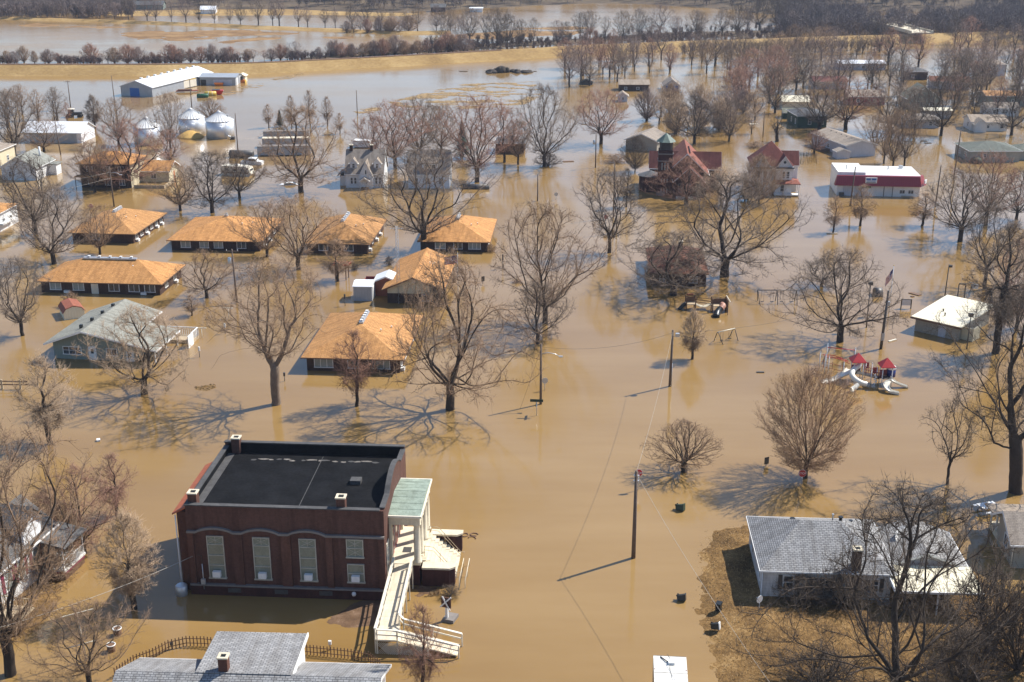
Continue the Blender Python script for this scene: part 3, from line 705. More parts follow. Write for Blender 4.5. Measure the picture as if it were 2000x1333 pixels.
def gable_roof(root, x0, x1, y0, y1, h, rise, axis, ov=0.4, mat='grey_shingle', wall=None, t=0.14, trim='white', name='roof', ridge=0.5, rake=None):
    """ridge along axis; ridge = its place across the span; wall = material for the gable triangles"""
    m = MB(); rake = ov if rake is None else rake
    c0, c1 = (x0, x1) if axis == 'y' else (y0, y1); e0, e1 = (y0-rake, y1+rake) if axis == 'y' else (x0-rake, x1+rake)
    rc = c0+(c1-c0)*ridge; s0 = rise/(rc-c0); s1 = rise/(c1-rc)
    L = [(c0-ov, h-s0*ov), (rc, h+rise), (rc, h+rise+t), (c0-ov, h-s0*ov+t)]; Rr = [(rc, h+rise), (c1+ov, h-s1*ov), (c1+ov, h-s1*ov+t), (rc, h+rise+t)]
    m.extr(L, axis, e0, e1); m.extr(Rr, axis, e0, e1)
    r = m.build(name, M[mat], root)
    if trim:
        m = MB(); b0 = e0-0.03; b1 = e1+0.03
        for (q0, q1) in ((b0, e0-0.002), (e1+0.002, b1)):
            m.extr([(c0-ov, h-s0*ov-0.1), (rc, h+rise-0.1), (rc, h+rise+t*0.8), (c0-ov, h-s0*ov+t*0.8)], axis, q0, q1)
            m.extr([(rc, h+rise-0.1), (c1+ov, h-s1*ov-0.1), (c1+ov, h-s1*ov+t*0.8), (rc, h+rise+t*0.8)], axis, q0, q1)
        for c, s_ in ((c0-ov, -1), (c1+ov, 1)):
            zz = h-(s0 if s_ < 0 else s1)*ov
            a, b = (c-0.09, c-0.002) if s_ < 0 else (c+0.002, c+0.09)
            (m.box(a, b, b0, b1, zz-0.06, zz+t*0.75) if axis == 'y' else m.box(b0, b1, a, b, zz-0.06, zz+t*0.75))
        m.build('fascia', M[trim], r)
    if wall:
        g0, g1 = (y0, y1) if axis == 'y' else (x0, x1)
        for q0, q1 in ((g0, g0+0.12), (g1-0.12, g1)):
            MB().extr([(c0, h), (c1, h), (rc, h+rise-0.01)], axis, q0, q1).build('gable', M[wall], root)
    return r
def hip_roof(root, x0, x1, y0, y1, h, rise, ov=0.5, mat='grey_shingle', trim='timber', t=0.12, axis='y', inset=None, name='roof'):
    X0, X1, Y0, Y1 = x0-ov, x1+ov, y0-ov, y1+ov; W_, D_ = X1-X0, Y1-Y0
    if axis == 'y':
        i = (min(W_/2, D_/2-0.3)) if inset is None else inset; a = ((X0+X1)/2, Y0+i, h+rise); b = ((X0+X1)/2, Y1-i, h+rise)
        A = [(X0,Y0,h),(X1,Y0,h),(X1,Y1,h),(X0,Y1,h)]
        F = [[A[0],A[1],a],[A[1],A[2],b,a],[A[2],A[3],b],[A[3],A[0],a,b]]
    else:
        i = (min(D_/2, W_/2-0.3)) if inset is None else inset; a = (X0+i, (Y0+Y1)/2, h+rise); b = (X1-i, (Y0+Y1)/2, h+rise)
        A = [(X0,Y0,h),(X1,Y0,h),(X1,Y1,h),(X0,Y1,h)]
        F = [[A[0],A[1],b,a],[A[1],A[2],b],[A[2],A[3],a,b],[A[3],A[0],a]]
    m = MB()
    for f in F: m.poly(f)
    m.poly([(x,y,h-0.002) for x,y,_ in A[::-1]])
    r = m.build(name, M[mat], root)
    m = MB(); e = 0.05
    m.box(X0-e, X1+e, Y0-e, Y0-0.002, h-t, h+0.03); m.box(X0-e, X1+e, Y1+0.002, Y1+e, h-t, h+0.03)
    m.box(X0-e, X0-0.002, Y0, Y1, h-t, h+0.03); m.box(X1+0.002, X1+e, Y0, Y1, h-t, h+0.03)
    m.build('fascia', M[trim], r); return r, a, b
def chimney(root, x, y, z0, z1, w_=0.6, mat='brick', d=None):
    d = d or w_
    c = bx(root, 'chimney', M[mat], x-w_/2, x+w_/2, y-d/2, y+d/2, z0, z1)
    m = MB(); o = 0.06; i = w_/2-0.14; j = d/2-0.14
    m.box(x-w_/2-o, x-i, y-d/2-o, y+d/2+o, z1, z1+0.12); m.box(x+i, x+w_/2+o, y-d/2-o, y+d/2+o, z1, z1+0.12)
    m.box(x-i, x+i, y-d/2-o, y-j, z1, z1+0.12); m.box(x-i, x+i, y+j, y+d/2+o, z1, z1+0.12)
    m.build('chimney_cap', M['concrete'], c)
    bx(c, 'flue', M['black'], x-i, x+i, y-j, y+j, z1, z1+0.03); return c
def vent_pipe(root, x, y, z, r=0.07, h=0.45, mat='galv'):
    return MB().lathe(x, y, [(r, z-0.3), (r, z+h*0.8), (r*1.5, z+h*0.82), (r*1.4, z+h)], 8).build('vent_pipe', M[mat], root)

# ------------------------------------------------------------------ brick church in front
def church():
    c = thing('brick_church', 'dark red brick church with flat black roof and white columned portico', 'church', g(377,1158), R(-3.7))
    W_, D_, H_ = 17.9, 13.3, 8.9
    m = MB(); pw = 0.35
    m.box(0, W_, 0, D_, -1.0, 7.9)
    # parapet: front, back, left, and the stepped right one
    m.box(0, W_, 0, pw, 7.9, H_); m.box(0, W_, D_-pw, D_, 7.9, H_+0.35); m.box(0, pw, pw, D_-pw, 7.9, H_)
    prof = [(pw,7.9),(D_-pw,7.9),(D_-pw,H_+0.1),(10.2,H_+0.15)]+[(y, H_+0.15+1.15*math.sin(math.pi*(y-3.0)/7.2)**0.8) for y in (9.4,8.5,7.5,6.6,5.7,4.8,3.8)]+[(3.0,H_+0.15),(pw,H_+0.1)]
    m.extr(prof[::-1], 'x', W_-pw, W_)
    wall = m.build('wall', M['brick'], c)
    # coping on the parapet
    m = MB(); o = 0.07; m.box(-o, W_-pw, -o, pw+o, H_, H_+0.1); m.box(-o, W_, D_-pw-o, D_+o, H_+0.35, H_+0.45); m.box(-o, pw+o, pw+o, D_-pw-o, H_, H_+0.1)
    ys = [p for p in prof[3:-1]]
    top = [(pw, H_+0.1), (3.0, H_+0.15)]+sorted([p for p in prof[4:-2]], key=lambda p: p[0])+[(10.2, H_+0.15), (D_-pw, H_+0.1)]
    for (a, za), (b, zb_) in zip(top, top[1:]):
        m.hexa([(W_-pw-o,a,za),(W_+o,a,za),(W_+o,b,zb_),(W_-pw-o,b,zb_),(W_-pw-o,a,za+0.1),(W_+o,a,za+0.1),(W_+o,b,zb_+0.1),(W_-pw-o,b,zb_+0.1)])
    m.build('coping', M['roof_tar'], wall)
    roof = bx(c, 'roof', M['black_roof'], pw+0.01, W_-pw-0.01, pw+0.01, D_-pw-0.01, 7.9, 8.3)
    m = MB(); m.box(pw+0.002, W_-pw-0.002, D_-pw-0.06, D_-pw-0.003, 8.3, H_+0.3); m.box(pw+0.002, pw+0.05, pw+0.01, D_-pw-0.07, 8.31, H_-0.01); m.box(W_-pw-0.05, W_-pw-0.003, pw+0.01, D_-pw-0.07, 8.31, H_+0.1); m.build('parapet_lining', M['black_roof'], roof)
    # membrane upstand, seam and worn patches
    bxs(roof, 'flashing', M['roof_tar'], [(pw+0.012, pw+0.75, pw+0.5, D_-pw-0.5, 8.302, 8.35)])
    bx(roof, 'seam', M['roof_tar'], 9.9, 9.96, 0.8, D_-1, 8.302, 8.316)
    rd = random.Random(4)
    for k in range(16):
        x = 3.4+k*0.78+rd.uniform(-0.2, 0.2); y = D_-2.0+rd.uniform(-0.18, 0.18); n = 9; a0 = rd.uniform(0.25, 0.6)
        pts = [(x+a0*math.cos(6.283*i/n)*rd.uniform(0.6, 1.2), y+0.16*math.sin(6.283*i/n)*rd.uniform(0.6, 1.3)) for i in range(n)]
        MB().prism(pts, 8.302, 8.308+0.001*(k % 3)).build('worn_patch', M['patch' if k % 3 else 'roof_tar'], roof)
    for k in range(6):
        x = 5.6+k*1.5+rd.uniform(-0.3, 0.3); y = 0.62+rd.uniform(-0.05, 0.1); n = 9
        pts = [(x+0.6*math.cos(6.283*i/n)*rd.uniform(0.6, 1.2), y+0.12*math.sin(6.283*i/n)*rd.uniform(0.6, 1.3)) for i in range(n)]
        MB().prism(pts, 8.302, 8.31).build('worn_patch', M['patch'], roof)
    bx(c, 'roof_hatch', M['roof_tar'], 13.7, 14.7, 6.3, 7.2, 8.3, 8.7)
    chimney(c, 0.55, 0.9, 7.9, 9.75, 0.8, 'brick'); chimney(c, 14.0, 0.75, 7.9, 9.8, 0.8, 'brick'); chimney(c, 1.2, D_-0.5, 7.9, 9.85, 0.8, 'brick')
    # pilasters and plinth on the front
    for a, b in ((0.0, 0.55), (4.1, 5.0), (8.5, 9.4), (12.6, 13.2), (W_-0.55, W_)):
        bx(c, 'pilaster', M['brick'], a, b, -0.18, -0.001, 1.0, 6.4)
    bx(c, 'plinth', M['old_brick'], -0.05, W_+0.05, -0.28, -0.002, -1.0, 0.95)
    bx(c, 'water_table', M['stone'], -0.06, W_+0.06, -0.34, -0.003, 0.95, 1.1)
    for k in range(3):
        x = 4.0+k*4.1+(0.2 if k else 0); bx(c, 'basement_window', M['steel'], x-0.6, x+0.6, -0.31, -0.281, 0.35, 0.8)
    # stone moulding rising over each tall window
    m = MB(); base = 6.25
    def arch(x0, x1, rise):
        n = 10; P = [(x0+(x1-x0)*i/n, base+rise*math.sin(math.pi*i/n)**0.75) for i in range(n+1)]
        for (a, za), (b, zb_) in zip(P, P[1:]):
            m.hexa([(a,-0.26,za),(b,-0.26,zb_),(b,-0.001,zb_),(a,-0.001,za),(a,-0.26,za+0.2),(b,-0.26,zb_+0.2),(b,-0.001,zb_+0.2),(a,-0.001,za+0.2)])
    m.box(0.0, 0.8, -0.26, -0.001, base, base+0.2)
    for x0 in (0.8, 5.0, 9.2):
        arch(x0, x0+3.4, 0.42); m.box(x0+3.4, x0+4.2 if x0 < 9 else W_, -0.26, -0.001, base, base+0.2)
    m.build('stone_moulding', M['stone'], c)
    def tall_window(x, z0, z1, split, lattice):
        w_ = 1.55; m = MB(); f = 0.08
        m.box(x-w_/2, x-w_/2+f, -0.12, 0, z0, z1); m.box(x+w_/2-f, x+w_/2, -0.12, 0, z0, z1)
        m.box(x-w_/2+f, x+w_/2-f, -0.12, 0, z1-f, z1); m.box(x-w_/2-0.06, x+w_/2+0.06, -0.18, 0, z0-0.12, z0)
        for s_ in split: m.box(x-w_/2+f, x+w_/2-f, -0.11, 0, s_-0.035, s_+0.035)
        fr = m.build('window', M['shadecream'], c)
        zz = [z0]+[s_ for s_ in split]+[z1-f]
        for a, b in zip(zz, zz[1:]):
            bx(fr, 'pane', M['churchglass'], x-w_/2+f, x+w_/2-f, -0.03, -0.005, a, b)
        m = MB()
        for (a, b) in lattice:
            m.bar((x-w_/2+f, -0.05, a), (x+w_/2-f, -0.05, b), 0.03, 0.03, (0,1,0)); m.bar((x-w_/2+f, -0.05, b), (x+w_/2-f, -0.05, a), 0.03, 0.03, (0,1,0))
            m.box(x-0.022, x+0.022, -0.07, -0.03, a, b)
        m.build('glazing_bars', M['shadecream'], fr)
    for x in (2.5, 6.7, 10.9):
        tall_window(x, 1.75, 5.95, [3.0, 4.0, 5.1], [(5.16, 5.84)])
        bx(c, 'air_conditioner', M['white'], x-0.36, x+0.36, -0.5, -0.14, 1.95, 2.5)
    tall_window(15.2, 4.3, 6.05, [5.15], [(4.3, 5.1), (5.2, 5.95)]); tall_window(15.2, 1.75, 3.55, [2.6], [])
    bx(c, 'air_conditioner', M['white'], 14.84, 15.56, -0.5, -0.14, 1.95, 2.5)
    # left wing with tile edge
    wg = bxs(c, 'wing', M['brick'], [(-1.0, -0.002, 0.5, D_-3.0, -1.0, 8.0)])
    m = MB(); m.hexa([(-1.35,0.3,7.75),(-0.001,0.3,8.45),(-0.001,D_-2.8,8.45),(-1.35,D_-2.8,7.75),(-1.35,0.3,7.9),(-0.001,0.3,8.6),(-0.001,D_-2.8,8.6),(-1.35,D_-2.8,7.9)]); m.build('wing_roof', M['tile_red'], wg)
    MB().tube([(-1.1,0.38,7.7),(-1.1,0.38,0.0)], 0.06, 6).build('downpipe', M['white'], wg)
    MB().lathe(-0.9, -0.35, [(0.5,-0.5),(0.55,0.9),(0.45,1.0)], 12).build('rain_barrel', M['galv'], c)
    MB().tube([(1.2,-0.3,0.6),(1.2,-0.3,3.2)], 0.04, 5).build('meter_pipe', M['galv'], c); bx(c, 'meter_box', M['galv'], 1.02, 1.4, -0.5, -0.3, 1.2, 1.7)
    MB().tube([(1.2,-0.25,3.2),(1.2,-0.25,4.0),(0.9,-0.4,4.2)], 0.03, 5).build('service_mast', M['steel'], c)
    MB().lathe(15.0, -0.45, [(0.02,0.5),(0.16,0.55),(0.2,0.7),(0.16,0.85),(0.02,0.9)], 10).build('globe_lamp', M['white'], c)
    # portico on the right side, facing +x
    px0, px1, py0, py1, fz, tz = W_, W_+2.7, 2.6, 9.6, 2.3, 7.2
    pt = bx(c, 'portico_base', M['old_brick'], px0+0.002, px1, py0, py1, -1.0, fz-0.15)
    bx(pt, 'portico_floor', M['concrete'], px0+0.003, px1+0.1, py0-0.1, py1+0.1, fz-0.15, fz)
    m = MB(); m.box(px0+0.002, px1+0.15, py0-0.15, py0+0.55, tz-0.9, tz-0.05); m.box(px0+0.002, px1+0.15, py1-0.55, py1+0.15, tz-0.9, tz-0.05); m.box(px1-0.55, px1+0.15, py0+0.55, py1-0.55, tz-0.9, tz-0.05)
    en = m.build('entablature', M['concrete'], pt)
    bx(en, 'ceiling', M['white'], px0+0.003, px1-0.56, py0+0.56, py1-0.56, tz-0.35, tz-0.2)
    m = MB(); X1 = px1+0.35; m.box(px0+0.002, X1, py0-0.45, py1+0.45, tz-0.05, tz+0.14); m.build('cornice', M['cream'], en)
    m = MB(); m.poly([(px0+0.002,py0-0.3,tz+0.145),(X1-0.1,py0-0.3,tz+0.145),(X1-0.1,(py0+py1)/2,tz+0.75),(px0+0.002,(py0+py1)/2,tz+0.75)]); m.poly([(px0+0.002,(py0+py1)/2,tz+0.75),(X1-0.1,(py0+py1)/2,tz+0.75),(X1-0.1,py1+0.3,tz+0.145),(px0+0.002,py1+0.3,tz+0.145)])
    m.poly([(X1-0.1,py0-0.3,tz+0.145),(X1-0.1,py1+0.3,tz+0.145),(X1-0.1,(py0+py1)/2,tz+0.75)]); m.build('portico_roof', M['copper'], en)
    for k in range(1, 8):
        y = py0-0.3+k*(py1-py0+0.6)/8; zt = tz+0.145+0.605*(1-abs(y-(py0+py1)/2)/((py1-py0)/2+0.3)); bx(en, 'roof_seam', M['copper'], px0+0.01, X1-0.12, y-0.025, y+0.025, zt-0.03, zt+0.02)
    for y in (py0+0.25, py0+2.2, py1-2.2, py1-0.25):
        col_ = MB().lathe(px1-0.2, y, [(0.42,fz),(0.42,fz+0.16),(0.33,fz+0.22),(0.31,tz-1.5),(0.27,tz-1.15),(0.36,tz-1.05),(0.4,tz-0.9)], 14).build('column', M['concrete'], pt)
    for y in (py0+0.25, py1-0.25): bx(pt, 'pilaster', M['concrete'], px0+0.002, px0+0.22, y-0.3, y+0.3, fz, tz-0.9)
    for y, wd in ((4.2, 0.9), (6.1, 1.7), (8.0, 0.9)):
        door(c, 'r', W_, y, fz, wd, 2.5, 'maroon', True)
    for y in (1.3, 11.2): window(c, 'r', W_, y, 2.2, 1.1, 3.0, 'cream', 'paleglass', mull=0, bars=3)
    bx(pt, 'door_mat', M['steel'], px0+0.8, px0+1.6, 4.6, 5.6, fz+0.002, fz+0.02)
    # steps down to the street, cheek walls, handrails
    n = 9; sx = px1+0.1
    for k in range(n):
        bx(pt, 'step', M['concrete'], sx+0.34*k, sx+0.34*(k+1)-0.004, 3.6, 8.9, -0.8, fz-0.16-k*0.25)
    for y0, y1 in ((2.5, 3.55), (8.95, 9.9)):
        ck = MB().prism([(sx+0.11,y0),(sx+2.6,y0),(sx+3.1,y0+0.35),(sx+3.1,y1),(sx+0.11,y1)], -1.0, fz-0.5).build('cheek_wall', M['old_brick'], c)
        MB().prism([(sx+0.11,y0-0.08),(sx+2.7,y0-0.08),(sx+3.2,y0+0.33),(sx+3.2,y1+0.03),(sx+0.11,y1+0.03)], fz-0.5, fz-0.32).build('cheek_cap', M['concrete'], ck)
    for y in (4.3, 8.2):
        m = MB(); m.tube([(sx+0.1,y,fz+0.9),(sx+1.0,y,fz+0.8),(sx+3.1,y,0.55),(sx+3.5,y,0.5)], 0.03, 5); m.tube([(sx+0.1,y,fz+0.5),(sx+1.0,y,fz+0.4),(sx+3.1,y,0.2)], 0.025, 5)
        for q, z0, z1 in ((0.15, fz-0.3, fz+0.9), (1.6, fz-1.4, fz+0.2), (3.1, -0.3, 0.55)): m.tube([(sx+q,y,z0),(sx+q,y,z1)], 0.025, 5)
        m.build('handrail', M['paletimber'], pt)
    m = MB()
    for q in (3.55, 4.1):
        m.tube([(sx+q,2.4,0.75),(sx+q,6.6,0.75)], 0.035, 5)
        for y in (2.4, 4.5, 6.6): m.tube([(sx+q,y,-0.4),(sx+q,y,0.75)], 0.03, 5)
    m.build('handrail', M['concrete'], pt)
    # wheelchair ramp: run along the wall, landing, return run
    rp = MB(); r0, r1 = W_+0.5, W_+2.0
    def run(m, a, b, w_, z0, z1, th=0.12):   # a,b centre-line ends (x,y)
        a = Vector((*a, z0)); b = Vector((*b, z1)); d = (b-a); n_ = Vector((-d.y, d.x, 0)).normalized()*w_/2
        up = Vector((0,0,th)); m.hexa([a-n_-up, a+n_-up, b+n_-up, b-n_-up, a-n_, a+n_, b+n_, b-n_])
    m = MB(); run(m, (W_+1.25, 2.5), (W_+1.25, -6.4), 1.7, fz-0.05, 1.35); m.build('ramp_deck', M['deck'], c)
    bx(c, 'landing', M['deck'], W_+0.4, W_+2.2, -8.6, -6.401, 1.2, 1.35)
    m = MB(); run(m, (W_+2.205, -7.7), (W_+7.4, -8.0), 1.7, 1.3, 0.25); m.build('ramp_deck', M['deck'], c)
    def rail(P, top=1.0):
        m = MB()
        for (x0, y0, z0), (x1, y1, z1) in zip(P, P[1:]):
            m.bar((x0,y0,z0+top), (x1,y1,z1+top), 0.2, 0.07); m.bar((x0,y0,z0+top*0.5), (x1,y1,z1+top*0.5), 0.06, 0.12)
            L = math.hypot(x1-x0, y1-y0); k = max(1, round(L/2.2))
            for i in range(k+1):
                t = i/k; x, y, z = x0+(x1-x0)*t, y0+(y1-y0)*t, z0+(z1-z0)*t; m.box(x-0.05, x+0.05, y-0.05, y+0.05, -0.6, z+top-0.035)
        m.build('ramp_railing', M['cream'], c)
    rail([(W_+0.42, 2.0, fz-0.1), (W_+0.42, -6.4, 1.35), (W_+0.42, -8.5, 1.35)])
    rail([(W_+2.1, 2.0, fz-0.1), (W_+2.1, -6.1, 1.35)])
    rail([(W_+0.6, -8.62, 1.35), (W_+2.3, -8.62, 1.3), (W_+7.5, -8.9, 0.25)]); rail([(W_+2.15, -6.25, 1.4), (W_+2.6, -6.8, 1.3), (W_+7.6, -7.1, 0.25)])
    m = MB()                                    # lattice skirt
    for k in range(24):
        x = W_+0.45+k*0.17; m.bar((x,-8.66,0.0), (min(x+1.1,W_+5.2),-8.66,1.12-0.0*k) , 0.03, 0.02, (0,1,0)); m.bar((x+1.1 if x+1.1 < W_+5.2 else W_+5.2,-8.67,0.0), (x,-8.67,1.12), 0.03, 0.02, (0,1,0))
    m.build('lattice', M['cream'], c)
    return c
church()
# sign board in front of the church steps: red panel, white crossed boards, on a white post
def church_sign():
    p = g(873,1212); s = thing('yard_sign', 'small red panel sign with white crossed boards standing by the church ramp', 'sign', p, R(-20))
    m = MB(); m.box(-0.12, 0.12, -0.1, 0.1, -0.5, 1.5); m.build('post', M['white'], s)
    b = bx(s, 'panel', M['brick'], -0.45, 0.45, -0.14, -0.05, 1.35, 2.35)
    m = MB(); m.bar((-0.55,-0.2,1.35), (0.5,-0.2,2.5), 0.12, 0.05, (0,1,0)); m.bar((0.4,-0.26,1.2), (-0.3,-0.26,2.5), 0.12, 0.05, (0,1,0)); m.build('crossed_boards', M['white'], b)
    bx(s, 'base_slab', M['stone'], -0.3, 0.75, -0.35, 0.9, -0.3, 0.3)
church_sign()

# ------------------------------------------------------------------ long grey-roofed house at the bottom edge
def bottom_house():
    z = 4.6; a = g(222,1312,z); b = g(745,1326,z); L = (b-a).length
    h = thing('bungalow', 'grey shingled long house with small brick chimney inside the picket fence', 'house', (a.x, a.y-4.6, 0), math.atan2(b.y-a.y, b.x-a.x))
    bx(h, 'wall', M['white_siding'], 0.4, L-0.6, 0.2, 8.9, -0.5, 2.7)
    gable_roof(h, 0.4, L-0.6, 0.2, 8.9, 2.7, 1.9, 'x', 0.5, 'grey_shingle', 'white_siding', name='roof', rake=0.4)
    # raised rear section
    m = MB(); m.hexa([(6.1,4.5,4.55),(13.4,4.5,4.55),(13.4,10.6,4.3),(6.1,10.6,4.3),(6.1,4.5,4.8),(13.4,4.5,4.8),(13.4,10.6,4.5),(6.1,10.6,4.5)]); r = m.build('rear_roof', M['grey_shingle'], h)
    bx(r, 'rear_wall', M['white'], 6.3, 13.2, 5.2, 10.2, -0.5, 4.3)
    bxs(r, 'fascia', M['white'], [(13.402, 13.5, 4.6, 10.7, 4.2, 4.52)])
    chimney(h, 8.2, 5.0, 4.3, 5.9, 0.7, 'brick')
    for x in (15.5,): window(h, 'b', 8.9, x, 1.0, 1.4, 1.2)
    bxs(h, 'gutter', M['white'], [(0.0, 6.0, 9.38, 9.5, 2.42, 2.54), (13.6, L-0.2, 9.38, 9.5, 2.42, 2.54)])
bottom_house()
def picket_fence():
    px = [(225,1325),(262,1300),(300,1286),(330,1270),(365,1262),(400,1263),(440,1268),(520,1272),(600,1279),(680,1287),(720,1293),(742,1308),(746,1335),(744,1360)]
    P = [g(*p) for p in px]; pts = []
    for a, b in zip(P, P[1:]):
        n = max(1, int((b-a).length/0.28)); pts += [a.lerp(b, k/n) for k in range(n)]
    f = thing('picket_fence', 'low dark brown picket fence curving round the garden of the grey bungalow', 'fence', P[0])
    o = P[0]; m = MB()
    for k, p in enumerate(pts[:298]):
        q = p-o; MBm = MB().box(-0.04, 0.04, -0.02, 0.02, -0.4, 1.0) if k == 0 else None
        if k == 0: pk = MBm.mesh('picket', M['timber'])
        new_obj('picket', pk, f, q)
    for zz in (0.3, 0.75):
        m = MB()
        for a, b in zip(pts, pts[1:]): m.bar(a-o+Vector((0,0,zz)), b-o+Vector((0,0,zz)), 0.03, 0.06)
        m.build('rail', M['timber'], f)
picket_fence()

# ------------------------------------------------------------------ grey house on the lawn
def lawn_house():
    p = g(1487,1166,0.3); h = thing('white_bungalow', 'worn white bungalow with grey hip roof standing dry on the brown lawn', 'house', p, R(-3.5))
    W_, D_, H_ = 11.4, 9.8, 2.85
    bx(h, 'wall', M['worn_siding'], 0, W_, 0, D_, -0.8, H_)
    r, a, b = hip_roof(h, 0, W_, 0, D_, H_, 2.5, 0.35, 'grey_shingle', 'white', axis='x', inset=4.2)
    chimney(h, 8.2, 0.25, 0.0, 5.0, 0.75, 'dark_brick')
    window(h, 'f', 0, 2.3, 0.9, 1.0, 1.4, shutters='steel', mull=0, bars=1); window(h, 'f', 0, 9.6, 0.9, 1.5, 1.3, shutters='steel', bars=1)
    window(h, 'f', 0, 6.0, 0.9, 1.0, 1.3, shutters='steel', mull=0, bars=1)
    for y in (1.6, 2.6): window(h, 'l', 0, y, 1.0, 0.7, 1.3, mull=0, shutters=None)
    window(h, 'l', 0, 7.4, 1.0, 0.9, 1.3, mull=0, shutters='steel')
    MB().tube([(-0.06,-0.1,2.7),(-0.06,-0.1,0.1),(-0.7,-0.2,-0.1)], 0.05, 6).build('downpipe', M['white'], h)
    vent_pipe(h, 7.0, 5.9, 5.1); vent_pipe(h, 7.6, 5.3, 5.2, 0.16, 0.4, 'black'); vent_pipe(h, 3.4, 6.4, 4.4, 0.18, 0.35, 'black'); vent_pipe(h, 8.8, 6.4, 4.4, 0.14, 0.3, 'black')
    # right wing and its pale flat carport
    w2 = bx(h, 'wing', M['worn_siding'], W_+0.002, W_+6.8, 2.4, 8.4, -0.8, 2.5)
    gable_roof(w2, W_+0.3, W_+6.8, 2.4, 8.4, 2.5, 1.3, 'y', 0.5, 'grey_shingle', 'worn_siding', name='wing_roof')
    m = MB(); m.hexa([(W_-0.2,-2.3,2.3),(W_+7.4,-2.3,2.3),(W_+7.4,1.85,2.55),(W_-0.2,1.85,2.55),(W_-0.2,-2.3,2.4),(W_+7.4,-2.3,2.4),(W_+7.4,1.85,2.65),(W_-0.2,1.85,2.65)])
    cp = m.build('carport_roof', M['cream_metal'], h)
    bxs(cp, 'carport_fascia', M['white'], [(W_-0.26, W_+7.46, -2.42, -2.302, 2.22, 2.42), (W_-0.3, W_-0.202, -2.3, 1.85, 2.3, 2.62)])
    for x in (W_+0.1, W_+3.6, W_+7.1): bx(cp, 'carport_post', M['white'], x-0.06, x+0.06, -2.2, -2.08, -0.6, 2.3)
    bx(h, 'step', M['stone'], 10.2, 11.3, -1.0, -0.02, -0.5, 0.15)
lawn_house()
def dish():
    s = thing('satellite_dish', 'large round white dish tilted up behind the white bungalow roof', 'dish', g(1762,1112), R(25))
    MB().tube([(0,0,-0.5),(0,0,2.2)], 0.07, 8).build('post', M['galv'], s)
    n = 22; m = MB(); c = Vector((0,0,2.9)); ax = Vector((0.15,-0.72,0.68)).normalized(); u = ax.orthogonal().normalized(); v = ax.cross(u)
    rings = [(0.02, 0.0), (0.5, 0.03), (0.95, 0.13), (1.35, 0.28), (1.5, 0.36)]
    P = [[c+ax*dz+(u*math.cos(6.283*k/n)+v*math.sin(6.283*k/n))*r for k in range(n)] for r, dz in rings]
    for A, B in zip(P, P[1:]):
        for k in range(n): m.poly([A[k], A[(k+1) % n], B[(k+1) % n], B[k]], True); m.poly([A[k]-ax*0.04, B[k]-ax*0.04, B[(k+1) % n]-ax*0.04, A[(k+1) % n]-ax*0.04], True)
    m.build('reflector', M['white'], s)
    m = MB()
    for k in (0, 7, 14): m.tube([P[-1][k], c+ax*1.1], 0.02, 4)
    m.build('feed_horn', M['galv'], s)
dish()
def edge_house():
    p = g(1968,1110); h = thing('tan_house', 'tan house with brown roof and porch cut by the right picture edge', 'house', (p.x+0.4, p.y, 0), R(-4))
    bx(h, 'wall', M['tan_siding'], 0, 9, 0, 5.0, -0.5, 3.0)
    gable_roof(h, -0.2, 9, -0.2, 5.2, 3.0, 1.6, 'x', 0.5, 'taupe_shingle', 'tan_siding')
    q = bx(h, 'porch_floor', M['concrete'], 0.2, 6, 5.01, 8.2, -0.3, 0.7)
    m = MB(); m.hexa([(-0.4,5.8,2.7),(7,5.8,2.7),(7,8.7,2.3),(-0.4,8.7,2.3),(-0.4,5.8,2.85),(7,5.8,2.85),(7,8.7,2.45),(-0.4,8.7,2.45)]); m.build('porch_roof', M['taupe_shingle'], h)
    for y in (6.4, 8.1): bx(h, 'porch_post', M['white'], 0.2, 0.35, y-0.07, y+0.07, 0.7, 2.5)
    window(h, 'l', 0, 2.4, 1.1, 1.2, 1.2); MB().tube([(-0.1,0.1,2.9),(-0.1,0.1,0)], 0.06, 6).build('downpipe', M['cream'], h)
edge_house()
